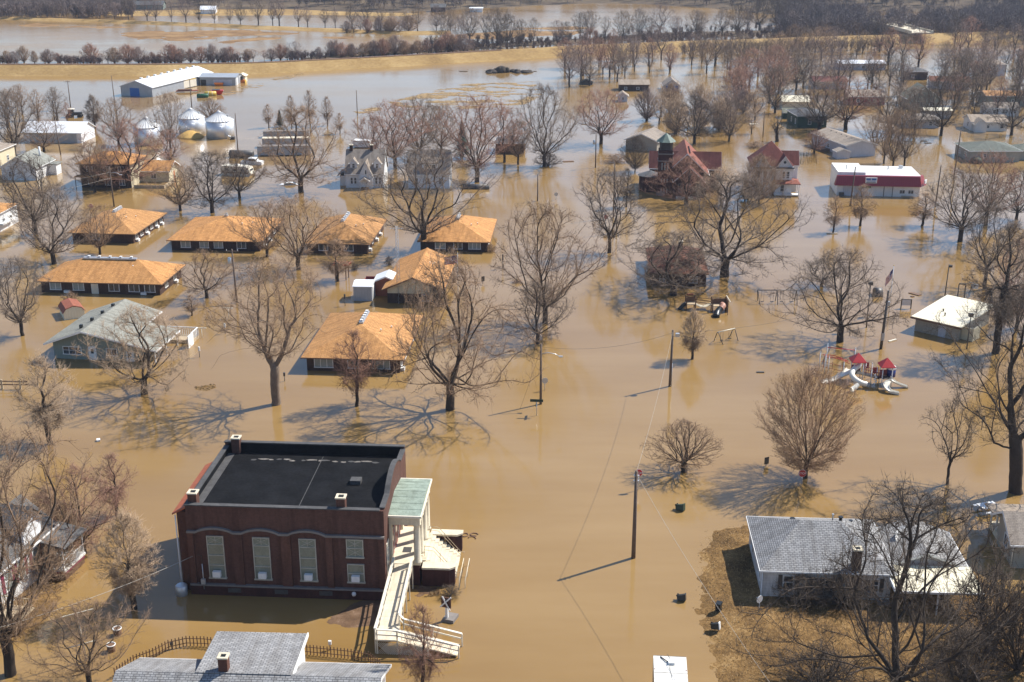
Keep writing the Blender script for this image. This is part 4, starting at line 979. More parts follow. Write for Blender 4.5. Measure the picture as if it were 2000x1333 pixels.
def left_house():
    p = g(-118,1185); h = thing('victorian_cottage', 'white cottage with magenta shutters and grey roof behind the old riverside tree', 'house', (p.x, p.y, 0), R(-12))
    W_, D_ = 6.2, 9.0
    bx(h, 'wall', M['white_siding'], 0, W_, 0, D_, -0.5, 4.4)
    gable_roof(h, 0, W_, 0, D_, 4.4, 2.4, 'y', 0.45, 'dark_shingle', 'white_siding')
    for y in (1.6, 3.6, 6.0): window(h, 'r', W_, y, 1.6, 1.1, 1.9, shutters='pink', mull=0, bars=1, pane='paleglass')
    m = MB(); m.hexa([(2.2,4.2,6.0),(W_+0.5,4.2,6.0),(W_+0.5,5.9,7.6),(2.2,5.9,7.6),(2.2,4.2,6.15),(W_+0.5,4.2,6.15),(W_+0.5,5.9,7.75),(2.2,5.9,7.75)]); m.hexa([(2.2,5.9,7.6),(W_+0.5,5.9,7.6),(W_+0.5,7.6,6.0),(2.2,7.6,6.0),(2.2,5.9,7.75),(W_+0.5,5.9,7.75),(W_+0.5,7.6,6.15),(2.2,7.6,6.15)])
    r = m.build('cross_gable', M['dark_shingle'], h)
    m = MB(); m.extr([(4.5,4.4),(7.3,4.4),(7.3,6.3),(5.9,7.55),(4.5,6.3)], 'x', W_-1.2, W_+0.06); m.build('gable_wall', M['white_siding'], r)
    # back porch with pink skirt, and front deck with stairs
    po = bx(h, 'porch_floor', M['white'], W_+0.002, W_+2.6, 6.4, 10.0, 0.9, 1.1); bx(po, 'porch_skirt', M['timber'], W_+0.01, W_+2.45, 6.5, 9.9, -0.3, 0.6); bx(po, 'skirt_board', M['pink'], W_+0.01, W_+2.5, 6.45, 9.95, 0.6, 0.9)
    m = MB(); m.hexa([(W_+0.002,6.2,3.9),(W_+2.9,6.2,3.4),(W_+2.9,10.2,3.4),(W_+0.002,10.2,3.9),(W_+0.002,6.2,4.05),(W_+2.9,6.2,3.55),(W_+2.9,10.2,3.55),(W_+0.002,10.2,4.05)]); m.build('porch_roof', M['dark_shingle'], po)
    for y in (6.5, 8.2, 9.9): bx(po, 'porch_post', M['white'], W_+2.4, W_+2.5, y-0.05, y+0.05, 1.1, 3.5)
    m = MB()
    for y in np.arange(6.6, 9.9, 0.22): m.box(W_+2.42, W_+2.48, y-0.02, y+0.02, 1.1, 1.95)
    m.box(W_+2.4, W_+2.5, 6.5, 9.9, 1.95, 2.02); m.build('porch_railing', M['white'], po)
    dk = bx(h, 'deck', M['paletimber'], W_-2, W_+3.4, -3.4, -0.01, 1.0, 1.15)
    m = MB()
    for x in np.arange(W_-2, W_+3.4, 0.25): m.box(x-0.02, x+0.02, -0.2, -0.14, 1.15, 2.0)
    m.box(W_-2, W_+3.4, -0.22, -0.12, 2.0, 2.06); m.box(W_+3.3, W_+3.4, -3.4, -0.2, 2.0, 2.06)
    for y in np.arange(-3.3, -0.2, 0.25): m.box(W_+3.32, W_+3.38, y-0.02, y+0.02, 1.15, 2.0)
    m.build('deck_railing', M['paletimber'], dk)
    for k in range(6): bx(dk, 'stair', M['paletimber'], W_+1.0, W_+2.2, -3.4-0.3*(k+1), -3.41-0.3*k, 0.8-0.2*k, 0.86-0.2*k)
    m = MB(); m.bar((W_+1.0,-3.4,2.0), (W_+1.0,-5.2,0.9), 0.06); m.bar((W_+2.2,-3.4,2.0), (W_+2.2,-5.2,0.9), 0.06)
    for k in range(9):
        t = k/8; m.bar((W_+2.2,-3.4-1.8*t,0.9-1.1*t), (W_+2.2,-3.4-1.8*t,2.0-1.1*t), 0.04); m.bar((W_+1.0,-3.4-1.8*t,0.9-1.1*t), (W_+1.0,-3.4-1.8*t,2.0-1.1*t), 0.04)
    m.build('stair_railing', M['paletimber'], dk)
left_house()

# ------------------------------------------------------------------ orange-roofed apartments
GA = 'orange-roofed apartment blocks'
def vents_on(root, a, b, n, z, along):
    bs = MB(); a = Vector(a); b = Vector(b); d = (b-a); s_ = Vector((d.y, -d.x, 0)).normalized()*0.35
    bs.bar(a+Vector((0,0,0.08)), b+Vector((0,0,0.08)), 0.6, 0.24); r = bs.build('ridge_vent', M['galv'], root)
    for k in range(n):
        p = a.lerp(b, (k+0.5)/n); MB().box(p.x-0.15, p.x+0.15, p.y-0.15, p.y+0.15, p.z+0.2, p.z+0.4).build('vent_cowl', M['galv'], r)
        MB().box(p.x-0.2, p.x+0.2, p.y-0.2, p.y+0.2, p.z+0.4, p.z+0.46).build('vent_cap', M['white'], r)
def apartment(label, px, py, w_, d, h=1.95, rise=2.3, axis='y', wins=(), rot=GRID, ov=0.65, rwins=(), vents=True, nv=5, roofmat='orange_shingle', mid=0.62):
    p = g(px, py, h)                              # (px,py) is the front-left corner of the eave
    c, s_ = math.cos(rot), math.sin(rot); o = (p.x+ov*c-ov*s_, p.y+ov*s_+ov*c, 0)
    a = thing('apartment_block', label, 'apartments', o, rot, GA)
    W_, D_ = w_-2*ov, d-2*ov
    bx(a, 'wall', M['dark_brick'], 0, W_, 0, D_, -0.8, h)
    r, A, B = hip_roof(a, 0, W_, 0, D_, h, rise, ov, roofmat, 'timber', axis=axis)
    if vents:
        A = Vector(A); B = Vector(B); vents_on(r, A.lerp(B, 0.02), A.lerp(B, max(0.98, mid)), nv, 0, axis)
    for x, ww, pn in wins: window(a, 'f', 0, x, 0.55, ww, 1.25, 'white', pn, mull=2 if ww > 2 else 1, bars=0)
    for y, acq in rwins:
        window(a, 'r', W_, y, 0.55, 1.3, 1.15, 'white', 'glass', mull=1)
        if acq:
            m = MB(); slab(m, 'r', W_, y-0.4, y+0.4, 0.05, 0.5, 0.02, 0.5); m.build('air_conditioner', M['white'], a)
    vent_pipe(r, W_*0.72, D_*0.35, h+rise*0.55, 0.08, 0.5, 'white'); vent_pipe(r, W_*0.8, D_*0.5, h+rise*0.4, 0.08, 0.45, 'white')
    return a
aA = apartment('longest orange-roofed block lying broadside with five vents on its ridge', 68, 550, 20.9, 11.6, 2.0, 2.4, 'x', [(2.4,1.9,'paleglass'),(6.2,1.9,'paleglass'),(12.1,1.8,'glass'),(15.4,1.8,'glass')], R(-5.0), rwins=((3,0),(7,1)))
door(aA, 'f', 0, 8.9, -0.2, 1.0, 1.9, 'cream', False); window(aA, 'f', 0, 18.0, 0.55, 1.8, 1.25, 'white', 'glass')
for x in (4.3, 17.0): bx(aA, 'air_conditioner', M['white'], x-0.45, x+0.45, -0.45, -0.01, 0.1, 0.5)
apartment('orange-roofed block farthest left, its right wall lined with white-framed windows', 131, 455, 12.9, 16.8, 1.9, 2.4, 'y', [(4.5,1.6,'glass')], R(-5.5), rwins=((1.5,1),(4,0),(6.5,1),(9,0),(11.5,1),(14,1)))
apartment('orange-roofed block between the two dark trees, second from left in its row', 325, 470, 17.4, 17.5, 1.95, 2.5, 'y', [(2.6,1.8,'paleglass'),(6.0,1.7,'paleglass'),(8.6,1.7,'paleglass'),(12.8,1.7,'glass')], R(-3.5), rwins=((3,1),(7,1),(11,0)))
apartment('orange-roofed block with white units on its right wall beside the lattice mast', 590, 476, 12.2, 19.0, 1.9, 2.5, 'y', [(3.0,1.7,'glass'),(7.6,1.7,'glass')], R(-4), rwins=((2,1),(5.5,0),(9,1),(13,1)))
apartment('orange-roofed block under the tall forked maple, rightmost of its row', 815, 472, 13.1, 17.4, 1.95, 2.4, 'y', [(3.4,1.9,'paleglass'),(6.6,1.6,'glass'),(9.6,2.2,'paleglass')], R(-3.5), rwins=((4,0),(9,0)))
apartment('nearest orange-roofed block with five vent cowls and shaded brick front', 587, 699, 13.9, 19.2, 2.05, 2.6, 'y', [(2.3,2.6,'paleglass'),(6.3,1.5,'glass'),(10.0,2.6,'paleglass')], R(-4.2), rwins=((1.0,1),(4.5,0),(8.5,0),(12,0)))
def office():
    p = g(757,592); W_, D_, h = 8.3, 16.2, 2.55
    a = thing('gabled_office', 'orange-roofed gabled building with cream gable and brick base beside the lattice mast', 'building', p, R(-4))
    bx(a, 'wall', M['dark_brick'], 0, W_, 0, D_, -0.8, 1.6); bx(a, 'upper_wall', M['cream_siding'], 0.03, W_-0.03, 0.03, D_-0.03, 1.6, h)
    r = gable_roof(a, 0, W_, 0, D_, h, 1.75, 'y', 0.7, 'orange_shingle', 'cream_siding', trim='timber')
    bx(a, 'gable_louvre', M['galv'], W_/2-0.3, W_/2+0.3, -0.06, -0.005, h+0.75, h+1.45)
    window(a, 'f', 0, 6.2, 0.5, 1.6, 1.0); window(a, 'r', W_, 3.0, 0.6, 1.6, 1.0); window(a, 'r', W_, 8.0, 0.6, 1.6, 1.0)
    bx(a, 'air_conditioner', M['white'], W_+0.02, W_+0.6, 1.0, 1.9, 0.9, 1.5)
    bx(r, 'ridge_cap', M['orange_shingle'], W_/2-0.14, W_/2+0.14, -0.7, D_+0.7, h+1.87, h+1.93)
    for x, y in ((5.6,9.0),(6.2,8.2),(6.4,8.9)): vent_pipe(r, x, y, h+1.2, 0.07, 0.5, 'white')
office()
def sheds():
    p = g(691,588); s = thing('metal_shed', 'small white-roofed metal shed beside the orange-roofed office', 'shed', p, R(-3))
    bx(s, 'wall', M['grey_metal'], 0, 2.9, 0, 3.0, -0.5, 2.35)
    m = MB(); m.extr([(-0.15,2.3),(3.15,2.5),(3.15,2.62),(1.5,2.9),(-0.15,2.42)], 'x', -0.1, 3.05); m.build('roof', M['white_metal'], s); door(s, 'r', 2.9, 1.5, -0.2, 1.2, 2.2, 'white', False)
    bxs(s, 'corner_trim', M['white'], [(2.902, 2.96, -0.05, 0.12, -0.4, 2.3), (2.902, 2.96, 2.85, 3.0, -0.4, 2.3)])
    p = g(722,578); s = thing('red_shed', 'dark red shed with white trim and open red gate between metal shed and office', 'shed', (p.x, p.y, 0), R(-3))
    bx(s, 'wall', M['rust'], 1.0, 4.4, 0, 3.4, -0.5, 2.5); gable_roof(s, 1.0, 4.4, 0, 3.4, 2.5, 0.7, 'y', 0.25, 'white_metal', 'rust')
    bx(s, 'lean_to', M['maroon'], -0.9, 0.99, 2.4, 2.5, -0.5, 2.5)
    m = MB()
    for k in range(7): m.box(-0.96, -0.9, -0.2+k*0.4, 0.0+k*0.4, -0.4, 2.3)
    m.box(-0.99, -0.961, -0.2, 2.4, 1.8, 2.0); m.build('gate', M['red'], s)
sheds()
def pergola():
    p = g(668,545); s = thing('brown_pergola', 'brown timber pergola of thin slats at the foot of the thin bare tree', 'pergola', p, R(-10))
    for x, y in ((-0.9,-0.6),(0.9,-0.6),(-0.9,0.9),(0.9,0.9)): bx(s, 'post', M['timber'], x-0.07, x+0.07, y-0.07, y+0.07, -0.5, 2.5)
    for k in range(7): bx(s, 'slat', M['rust'], -1.5, 1.5, -0.9+k*0.33, -0.82+k*0.33, 2.5, 2.62)
    for k in range(5): bx(s, 'cross_slat', M['rust'], -1.2+k*0.6, -1.12+k*0.6, -1.1, 1.4, 2.63, 2.75)
pergola()
# two-storey block with brown-orange roof, upper left
def two_storey():
    p = g(160,366); a = thing('two_storey_house', 'two-storey brick house with tan-orange roof and balcony beneath bare trees', 'house', p, R(-4))
    bx(a, 'wall', M['dark_brick'], 0, 11.2, 0, 9.0, -0.6, 5.3); bx(a, 'end_wall', M['cream_siding'], 11.202, 11.26, 0, 9.0, -0.6, 5.3)
    hip_roof(a, 0, 11.2, 0, 9.0, 5.3, 2.0, 0.7, 'orange_shingle', 'timber', axis='x')
    bx(a, 'canopy', M['orange_shingle'], -0.6, 9.5, -2.2, -0.01, 2.65, 2.8)
    for x in (-0.4, 3.0, 6.4, 9.3): bx(a, 'canopy_post', M['timber'], x-0.06, x+0.06, -2.1, -1.98, -0.5, 2.65)
    for x in (2.2, 6.0, 9.2): window(a, 'f', 0, x, 3.6, 1.3, 1.1); window(a, 'f', 0, x, 0.6, 1.3, 1.3)
    for z in (0.9, 3.5): window(a, 'r', 11.26, 5.5, z, 1.2, 1.3, 'timber')
    w_ = bx(a, 'rear_wing', M['cream_siding'], 11.27, 17.5, 6.5, 13.0, -0.6, 2.6); gable_roof(w_, 11.27, 17.5, 6.5, 13.0, 2.6, 1.5, 'x', 0.5, 'orange_shingle', 'cream_siding', name='wing_roof'); window(a, 'f', 6.5, 14, 0.8, 1.3, 1.2); door(a, 'r', 17.5, 10, -0.3, 0.9, 2.2, 'orange', False)
    m = MB(); m.box(11.8, 18.4, -0.2, 0.0, -0.4, 0.7); m.box(18.4, 18.6, -0.2, 6.6, -0.4, 0.7); m.build('garden_wall', M['paletimber'], a)
two_storey()
# sage-green ranch house with pale roof
def sage_house():
    p = g(107,700); h = thing('ranch_house', 'sage green ranch house with wide pale grey roof and carport', 'house', p, R(-7))
    H_ = 2.5; W1, WF, D_ = 9.4, 15.0, 12.6
    bx(h, 'wall', M['sage_siding'], 0, W1, 0, D_, -0.6, H_); bx(h, 'front_wing', M['sage_siding'], W1+0.002, 11.6, 0, 7.0, -0.6, H_-0.3)
    rx, rz_ = 4.9, 2.0; t = 0.14; s0 = rz_/(rx+0.7); e = 0.7
    m = MB(); zl = H_-0.05
    m.extr([(-e, zl), (rx, zl+rz_), (rx, zl+rz_+t), (-e, zl+t)], 'y', -1.3, D_+0.8)
    sl = 0.31
    m.extr([(rx, zl+rz_), (W1+0.9, zl+rz_-sl*(W1+0.9-rx)), (W1+0.9, zl+rz_-sl*(W1+0.9-rx)+t), (rx, zl+rz_+t)], 'y', 7.4, D_+0.8)
    m.extr([(rx, zl+rz_), (WF+0.3, zl+rz_-0.225*(WF+0.3-rx)), (WF+0.3, zl+rz_-0.225*(WF+0.3-rx)+t), (rx, zl+rz_+t)], 'y', -1.3, 7.399)
    r = m.build('roof', M['pale_shingle'], h)
    m = MB()
    m.extr([(-e, zl-0.12), (rx, zl+rz_-0.12), (rx, zl+rz_+t*0.8), (-e, zl+t*0.8)], 'y', -1.36, -1.302)
    m.extr([(rx, zl+rz_-0.12), (WF+0.3, zl+rz_-0.225*(WF+0.3-rx)-0.12), (WF+0.3, zl+rz_-0.225*(WF+0.3-rx)+t*0.8), (rx, zl+rz_+t*0.8)], 'y', -1.36, -1.302)
    ze = zl+rz_-0.225*(WF+0.3-rx); m.box(WF+0.302, WF+0.4, -1.36, 7.4, ze-0.12, ze+0.1)
    ze2 = zl+rz_-sl*(W1+0.9-rx); m.box(W1+0.902, W1+1.0, 7.4, D_+0.8, ze2-0.1, ze2+0.1); m.build('fascia', M['white'], r)
    m = MB(); m.extr([(0, H_), (W1, H_), (rx, H_+1.78)], 'y', 0.0, 0.1); m.build('gable', M['sage_siding'], h)
    window(h, 'f', 0, 2.7, 0.75, 2.7, 1.1, 'white', 'glass', mull=2, bars=1); door(h, 'f', 0, 5.6, -0.2, 1.0, 2.1); window(h, 'f', 0, 8.4, 0.8, 1.6, 1.0); door(h, 'f', 0, 11.0, -0.3, 1.0, 1.8)
    for y in (-0.9, 3.0, 7.0): bx(h, 'carport_post', M['white'], WF-0.1, WF+0.02, y-0.06, y+0.06, -0.5, 2.1)
    for k, (x, y) in enumerate(((3.9,1.0),(4.1,4.0),(4.2,7.2),(4.3,10.5))): bx(r, 'roof_vent', M['black'], x-0.2, x+0.2, y-0.2, y+0.2, zl+rz_-0.3, zl+rz_+0.28)
    vent_pipe(r, 7.2, 6.6, 3.7, 0.05, 0.9, 'galv')
    m = MB(); m.tube([(W1-0.2,9.0,2.9),(W1-0.2,9.0,4.6)], 0.03, 4); m.bar((W1-1.2,9.0,4.4), (W1+0.8,9.0,4.4), 0.03)
    for q in (-0.9,-0.3,0.3): m.bar((W1-0.2+q,8.5,4.4), (W1-0.2+q,9.5,4.4), 0.03)
    m.build('aerial', M['galv'], r)
    dk = bx(h, 'deck', M['paletimber'], 12.2, 16.8, 8.0, 10.5, -0.3, 0.5)
    m = MB()
    for x in np.arange(12.3, 16.9, 0.3): m.box(x-0.04, x+0.04, 10.4, 10.45, 0.5, 1.6)
    for y in np.arange(8.0, 10.4, 0.3): m.box(16.7, 16.76, y-0.04, y+0.04, 0.5, 1.6)
    m.box(12.2, 16.8, 10.38, 10.48, 1.6, 1.68); m.box(16.66, 16.8, 8.0, 10.38, 1.6, 1.68); m.build('deck_railing', M['white'], dk)
    bx(dk, 'deck_screen', M['white'], 16.9, 17.0, 6.0, 8.0, 0.0, 1.8)
sage_house()
def barrel_shed():
    p = g(126,626); s = thing('garden_shed', 'small tan shed with rounded red metal roof behind the sage house', 'shed', p, R(28))
    bx(s, 'wall', M['cream_metal'], 0, 3.0, 0, 4.2, -0.5, 1.1); m = MB()
    P = [(-0.15,1.0),(0.35,1.65),(1.5,2.0),(2.65,1.65),(3.15,1.0)]
    for (a, za), (b, zb_) in zip(P, P[1:]): m.extr([(a,za),(b,zb_),(b,zb_+0.1),(a,za+0.1)], 'y', -0.1, 4.3)
    m.build('roof', M['rust'], s); m = MB(); m.extr([(0,1.1),(3,1.1),(2.65,1.6),(1.5,1.95),(0.35,1.6)], 'y', 0.0, 0.08); m.extr([(0,1.1),(3,1.1),(2.65,1.6),(1.5,1.95),(0.35,1.6)], 'y', 4.12, 4.2); m.build('gable', M['cream_metal'], s)
barrel_shed()
# ------------------------------------------------------------------ buildings farther back
def house(name, label, px, py, w_, d, h, rise, wall, roof, axis='y', rot=GRID, hip=False, wins=(), cat='house', ov=0.4, doors=(), group=None, chim=None, vent=0, trim='white', z=0.0):
    """px,py: foot of the front-left corner; wins: (side, along, z, w, h)"""
    p = g(px, py); o = thing(name, label, cat, (p.x, p.y, z), rot, group)
    bx(o, 'wall', M[wall], 0, w_, 0, d, -0.6, h)
    if hip: r, _, _ = hip_roof(o, 0, w_, 0, d, h, rise, ov, roof, trim or 'timber', axis=axis)
    else: r = gable_roof(o, 0, w_, 0, d, h, rise, axis, ov, roof, wall, trim=trim)
    for s_, a, z_, ww, hh in wins:
        window(o, s_, {'f': 0, 'b': d, 'l': 0, 'r': w_}[s_], a, z_, ww, hh, mull=1 if ww > 1.1 else 0, bars=1)
    for s_, a, z_, m_ in doors: door(o, s_, {'f': 0, 'b': d, 'l': 0, 'r': w_}[s_], a, z_, 0.95, 2.0, m_, False)
    if chim: chimney(o, chim[0], chim[1], h-0.5, chim[2], 0.7, 'dark_brick')
    for k in range(vent): vent_pipe(r, w_*(0.3+0.4*k/max(1, vent-1)) if axis == 'x' else w_*0.42, d*0.4 if axis == 'x' else d*(0.2+0.6*k/max(1, vent-1)), h+rise*0.75, 0.12, 0.35, 'black')
    return o, r
# brown low house behind the spreading tree
o, r = house('brown_house', 'low brown house with rust hip roof behind the twisted playground tree', 1272, 558, 8.9, 15.0, 2.2, 2.0, 'dark_brick', 'brown_shingle', 'y', R(-3.5), True, [('f',2,0.6,1.4,1.1),('f',6.8,0.6,1.4,1.1),('r',4,0.6,1.3,1.1),('r',10,0.6,1.3,1.1)], trim='timber')
chimney(o, 5.2, 9.5, 2.4, 5.0, 0.7, 'dark_brick')
# park restroom
p = g(1786,646); o = thing('park_restroom', 'tan block restroom with pale ribbed metal roof at the park edge', 'building', p, R(-43))
bx(o, 'wall', M['tan_siding'], 0, 6.6, 0, 10.6, -0.5, 2.1)
m = MB(); m.hexa([(-0.5,-0.5,2.1),(7.1,-0.5,2.1),(7.1,11.3,2.7),(-0.5,11.3,2.7),(-0.5,-0.5,2.24),(7.1,-0.5,2.24),(7.1,11.3,2.84),(-0.5,11.3,2.84)]); r = m.build('roof', M['cream_metal'], o)
bxs(r, 'fascia', M['timber'], [(-0.6, 7.2, -0.6, -0.502, 1.92, 2.2)])
for x, y in ((2.2,4.2),(3.2,2.6)): vent_pipe(r, x, y, 2.55, 0.1, 0.3, 'black')
bx(o, 'door', M['lilac_siding'], 3.6, 4.7, -0.06, -0.004, -0.3, 1.7)
m = MB(); m.box(6.61, 8.2, 1.0, 1.15, -0.4, 1.9); m.box(8.2, 8.35, 1.0, 3.4, -0.4, 1.9); m.build('screen_wall', M['cream_siding'], o)
# old church with tower
def old_church():
    p = g(1266,380); c = thing('tower_church', 'maroon brick church with green capped bell tower and red roof', 'church', p, R(-5))
    bx(c, 'nave', M['old_brick'], 3.6, 12.4, 0.6, 17, -0.6, 4.6); gable_roof(c, 3.6, 12.4, 0.6, 17, 4.6, 4.2, 'y', 0.4, 'red_shingle', 'old_brick')
    tr = bx(c, 'transept', M['old_brick'], 0.4, 15.6, 7.5, 12.5, -0.6, 4.4); gable_roof(tr, 0.4, 15.6, 7.5, 12.5, 4.4, 3.0, 'x', 0.3, 'maroon_shingle', 'old_brick', name='transept_roof')
    # apse-like side chapel
    ch = MB().lathe(0.4, 4.2, [(2.4,-0.6),(2.4,3.3)], 14, False).build('side_chapel', M['old_brick'], c); MB().lathe(0.4, 4.2, [(2.7,3.3),(2.7,3.4),(0.02,4.4)], 14, False).build('chapel_roof', M['dark_shingle'], ch)
    T = bx(c, 'tower', M['old_brick'], 1.9, 4.9, -0.3, 2.7, -0.6, 8.7)
    for z in (7.2, 8.7): bx(T, 'stone_band', M['stone'], 1.78, 5.02, -0.42, 2.82, z, z+0.22)
    bx(T, 'belfry_cap', M['old_brick'], 1.9, 4.9, -0.3, 2.7, 8.921, 9.6)
    for x in (2.1, 4.55):
        for y in (-0.15, 2.3): bx(T, 'belfry_post', M['steel'], x, x+0.25, y, y+0.25, 9.6, 11.3)
    m = MB()
    for k in range(8): m.box(2.15, 4.65, -0.02+0.0*k, 0.02, 9.65+k*0.2, 9.75+k*0.2); m.box(2.12, 2.16, 0.1, 2.3, 9.65+k*0.2, 9.75+k*0.2)
    m.build('louvres', M['steel'], T); bx(T, 'belfry_core', M['black'], 2.4, 4.4, 0.2, 2.2, 9.6, 11.3)
    m = MB(); n = 8
    for k in range(n):
        a = math.pi/8+6.283*k/n; b = math.pi/8+6.283*(k+1)/n; R_ = 2.15
        P = [(3.4+R_*math.cos(a), 1.2+R_*math.sin(a), 11.3), (3.4+R_*math.cos(b), 1.2+R_*math.sin(b), 11.3), (3.4, 1.2, 13.1)]; m.poly(P); m.poly([P[1], P[0], (3.4, 1.2, 11.3)])
    cap = m.build('tower_roof', M['darkcopper'], T)
    m = MB(); m.box(3.36, 3.44, 1.16, 1.24, 13.0, 13.9); m.box(3.15, 3.65, 1.17, 1.23, 13.5, 13.58); m.build('cross', M['steel'], cap)
    for x in (2.7, 3.3, 3.9): bx(T, 'slit_window', M['paleglass'], x-0.12, x+0.12, -0.34, -0.302, 5.4, 6.9); bx(T, 'slit_window', M['paleglass'], x-0.12, x+0.12, -0.34, -0.302, 2.7, 3.5); bx(T, 'slit_window', M['paleglass'], x-0.12, x+0.12, -0.34, -0.302, 0.4, 1.4)
    # porch gable in front with white cross
    pg = bx(c, 'porch', M['old_brick'], 5.4, 11.6, -2.6, 0.59, -0.6, 3.6); gable_roof(pg, 5.4, 11.6, -2.6, 0.59, 3.6, 2.9, 'y', 0.35, 'red_shingle', 'old_brick', name='porch_roof', rake=0.15)
    m = MB(); m.box(8.42, 8.58, -2.68, -2.61, 4.2, 5.7); m.box(8.0, 9.0, -2.68, -2.611, 5.0, 5.18); m.build('wall_cross', M['stone'], pg)
    for x in (6.6, 8.5, 10.4): window(c, 'f', -2.6, x, 1.2, 0.8, 1.8, 'stone', 'glass', mull=0)
    for k in range(8): bx(c, 'roof_vent', M['black'], 8.45, 8.75, 2.2+k*1.0, 2.4+k*1.0, 8.55, 8.82)
    bx(c, 'steps', M['concrete'], 5.8, 10.2, -4.6, -2.61, -0.3, 0.35)
old_church()
tag_sign = thing('notice_board', 'small pale notice board standing in water before the tower church', 'sign', g(1290,384), R(-4))
bx(tag_sign, 'board', M['stone'], -0.9, 0.9, -0.12, 0.12, 0.15, 1.0); bx(tag_sign, 'post', M['timber'], -0.7, -0.55, -0.06, 0.06, -0.4, 0.15); bx(tag_sign, 'post', M['timber'], 0.55, 0.7, -0.06, 0.06, -0.4, 0.15)
# victorian house
def victorian():
    p = g(1468,380); h = thing('gabled_house', 'pale three-gabled old house with maroon roof and two-storey porch', 'house', p, R(-5))
    bx(h, 'wall', M['white_siding'], 0, 8.2, 1.6, 9.6, -0.6, 6.0)
    m = MB(); A = [(-0.5,1.1,6.0),(8.7,1.1,6.0),(8.7,10.1,6.0),(-0.5,10.1,6.0)]; t = (4.1,5.6,10.6)
    for i in range(4): m.poly([A[i], A[(i+1) % 4], t])
    m.poly([(x,y,5.99) for x,y,z in A[::-1]]); r = m.build('roof', M['maroon_shingle'], h)
    for x0, x1 in ((0.3, 3.7), (4.9, 8.3)):
        q = bx(h, 'bay', M['white_siding'], x0, x1, 0.2, 1.59, -0.6, 6.0); gable_roof(q, x0, x1, 0.2, 3.4, 6.0, 2.3, 'y', 0.35, 'maroon_shingle', 'white_siding', name='gable_roof')
        MB().lathe(0, 0, [(0.3,-0.03),(0.3,0.03)], 12, False).build('round_window', M['glass'], q).matrix_local = Matrix.Translation(((x0+x1)/2, 0.17, 7.0)) @ Matrix.Rotation(math.pi/2, 4, 'X')
        bx(q, 'pent_roof', M['dark_shingle'], x0-0.3, x1+0.3, -0.5, 0.19, 5.75, 6.0)
    sg = bx(h, 'side_bay', M['white_siding'], 8.201, 9.8, 3.5, 7.5, -0.6, 6.0); gable_roof(sg, 6.0, 9.8, 3.5, 7.5, 6.0, 2.4, 'x', 0.3, 'maroon_shingle', 'white_siding', name='side_gable')
    for x in (1.2, 2.6, 6.6, 7.4): window(h, 'f', 0.2, x, 3.6, 0.75, 1.5, bars=1, mull=0)
    window(h, 'f', 0.2, 6.4, 0.6, 0.9, 1.6, bars=1, mull=0); window(h, 'f', 0.2, 2.0, 0.6, 0.9, 1.6, bars=1, mull=0)
    pr = MB(); pr.hexa([(4.6,-1.6,2.6),(10.0,-1.6,2.6),(9.4,0.19,3.1),(4.6,0.19,3.1),(4.6,-1.6,2.75),(10.0,-1.6,2.75),(9.4,0.19,3.25),(4.6,0.19,3.25)]); pr.hexa([(8.31,0.191,3.0),(10.0,-1.6,2.55),(10.0,4.0,2.55),(8.31,4.0,3.0),(8.31,0.191,3.2),(10.0,-1.6,2.75),(10.0,4.0,2.75),(8.31,4.0,3.2)])
    q = pr.build('porch_roof', M['red_shingle'], h); bx(q, 'porch_floor', M['white'], 4.6, 9.8, -1.5, 0.18, 0.2, 0.4)
    for x, y in ((4.8,-1.4),(7.2,-1.4),(9.7,-1.4),(9.7,1.2),(9.7,3.8)): bx(q, 'porch_post', M['white'], x-0.07, x+0.07, y-0.07, y+0.07, -0.4, 2.65)
    m = MB(); m.box(4.6, 9.8, -1.45, -1.38, 1.05, 1.12); m.box(4.6, 8.4, -0.8, -0.74, 4.1, 4.17); m.build('balustrade', M['white'], q)
    for x in (4.9, 6.7, 8.4): bx(q, 'balcony_post', M['white'], x-0.05, x+0.05, -0.82, -0.72, 3.2, 5.75)
victorian()
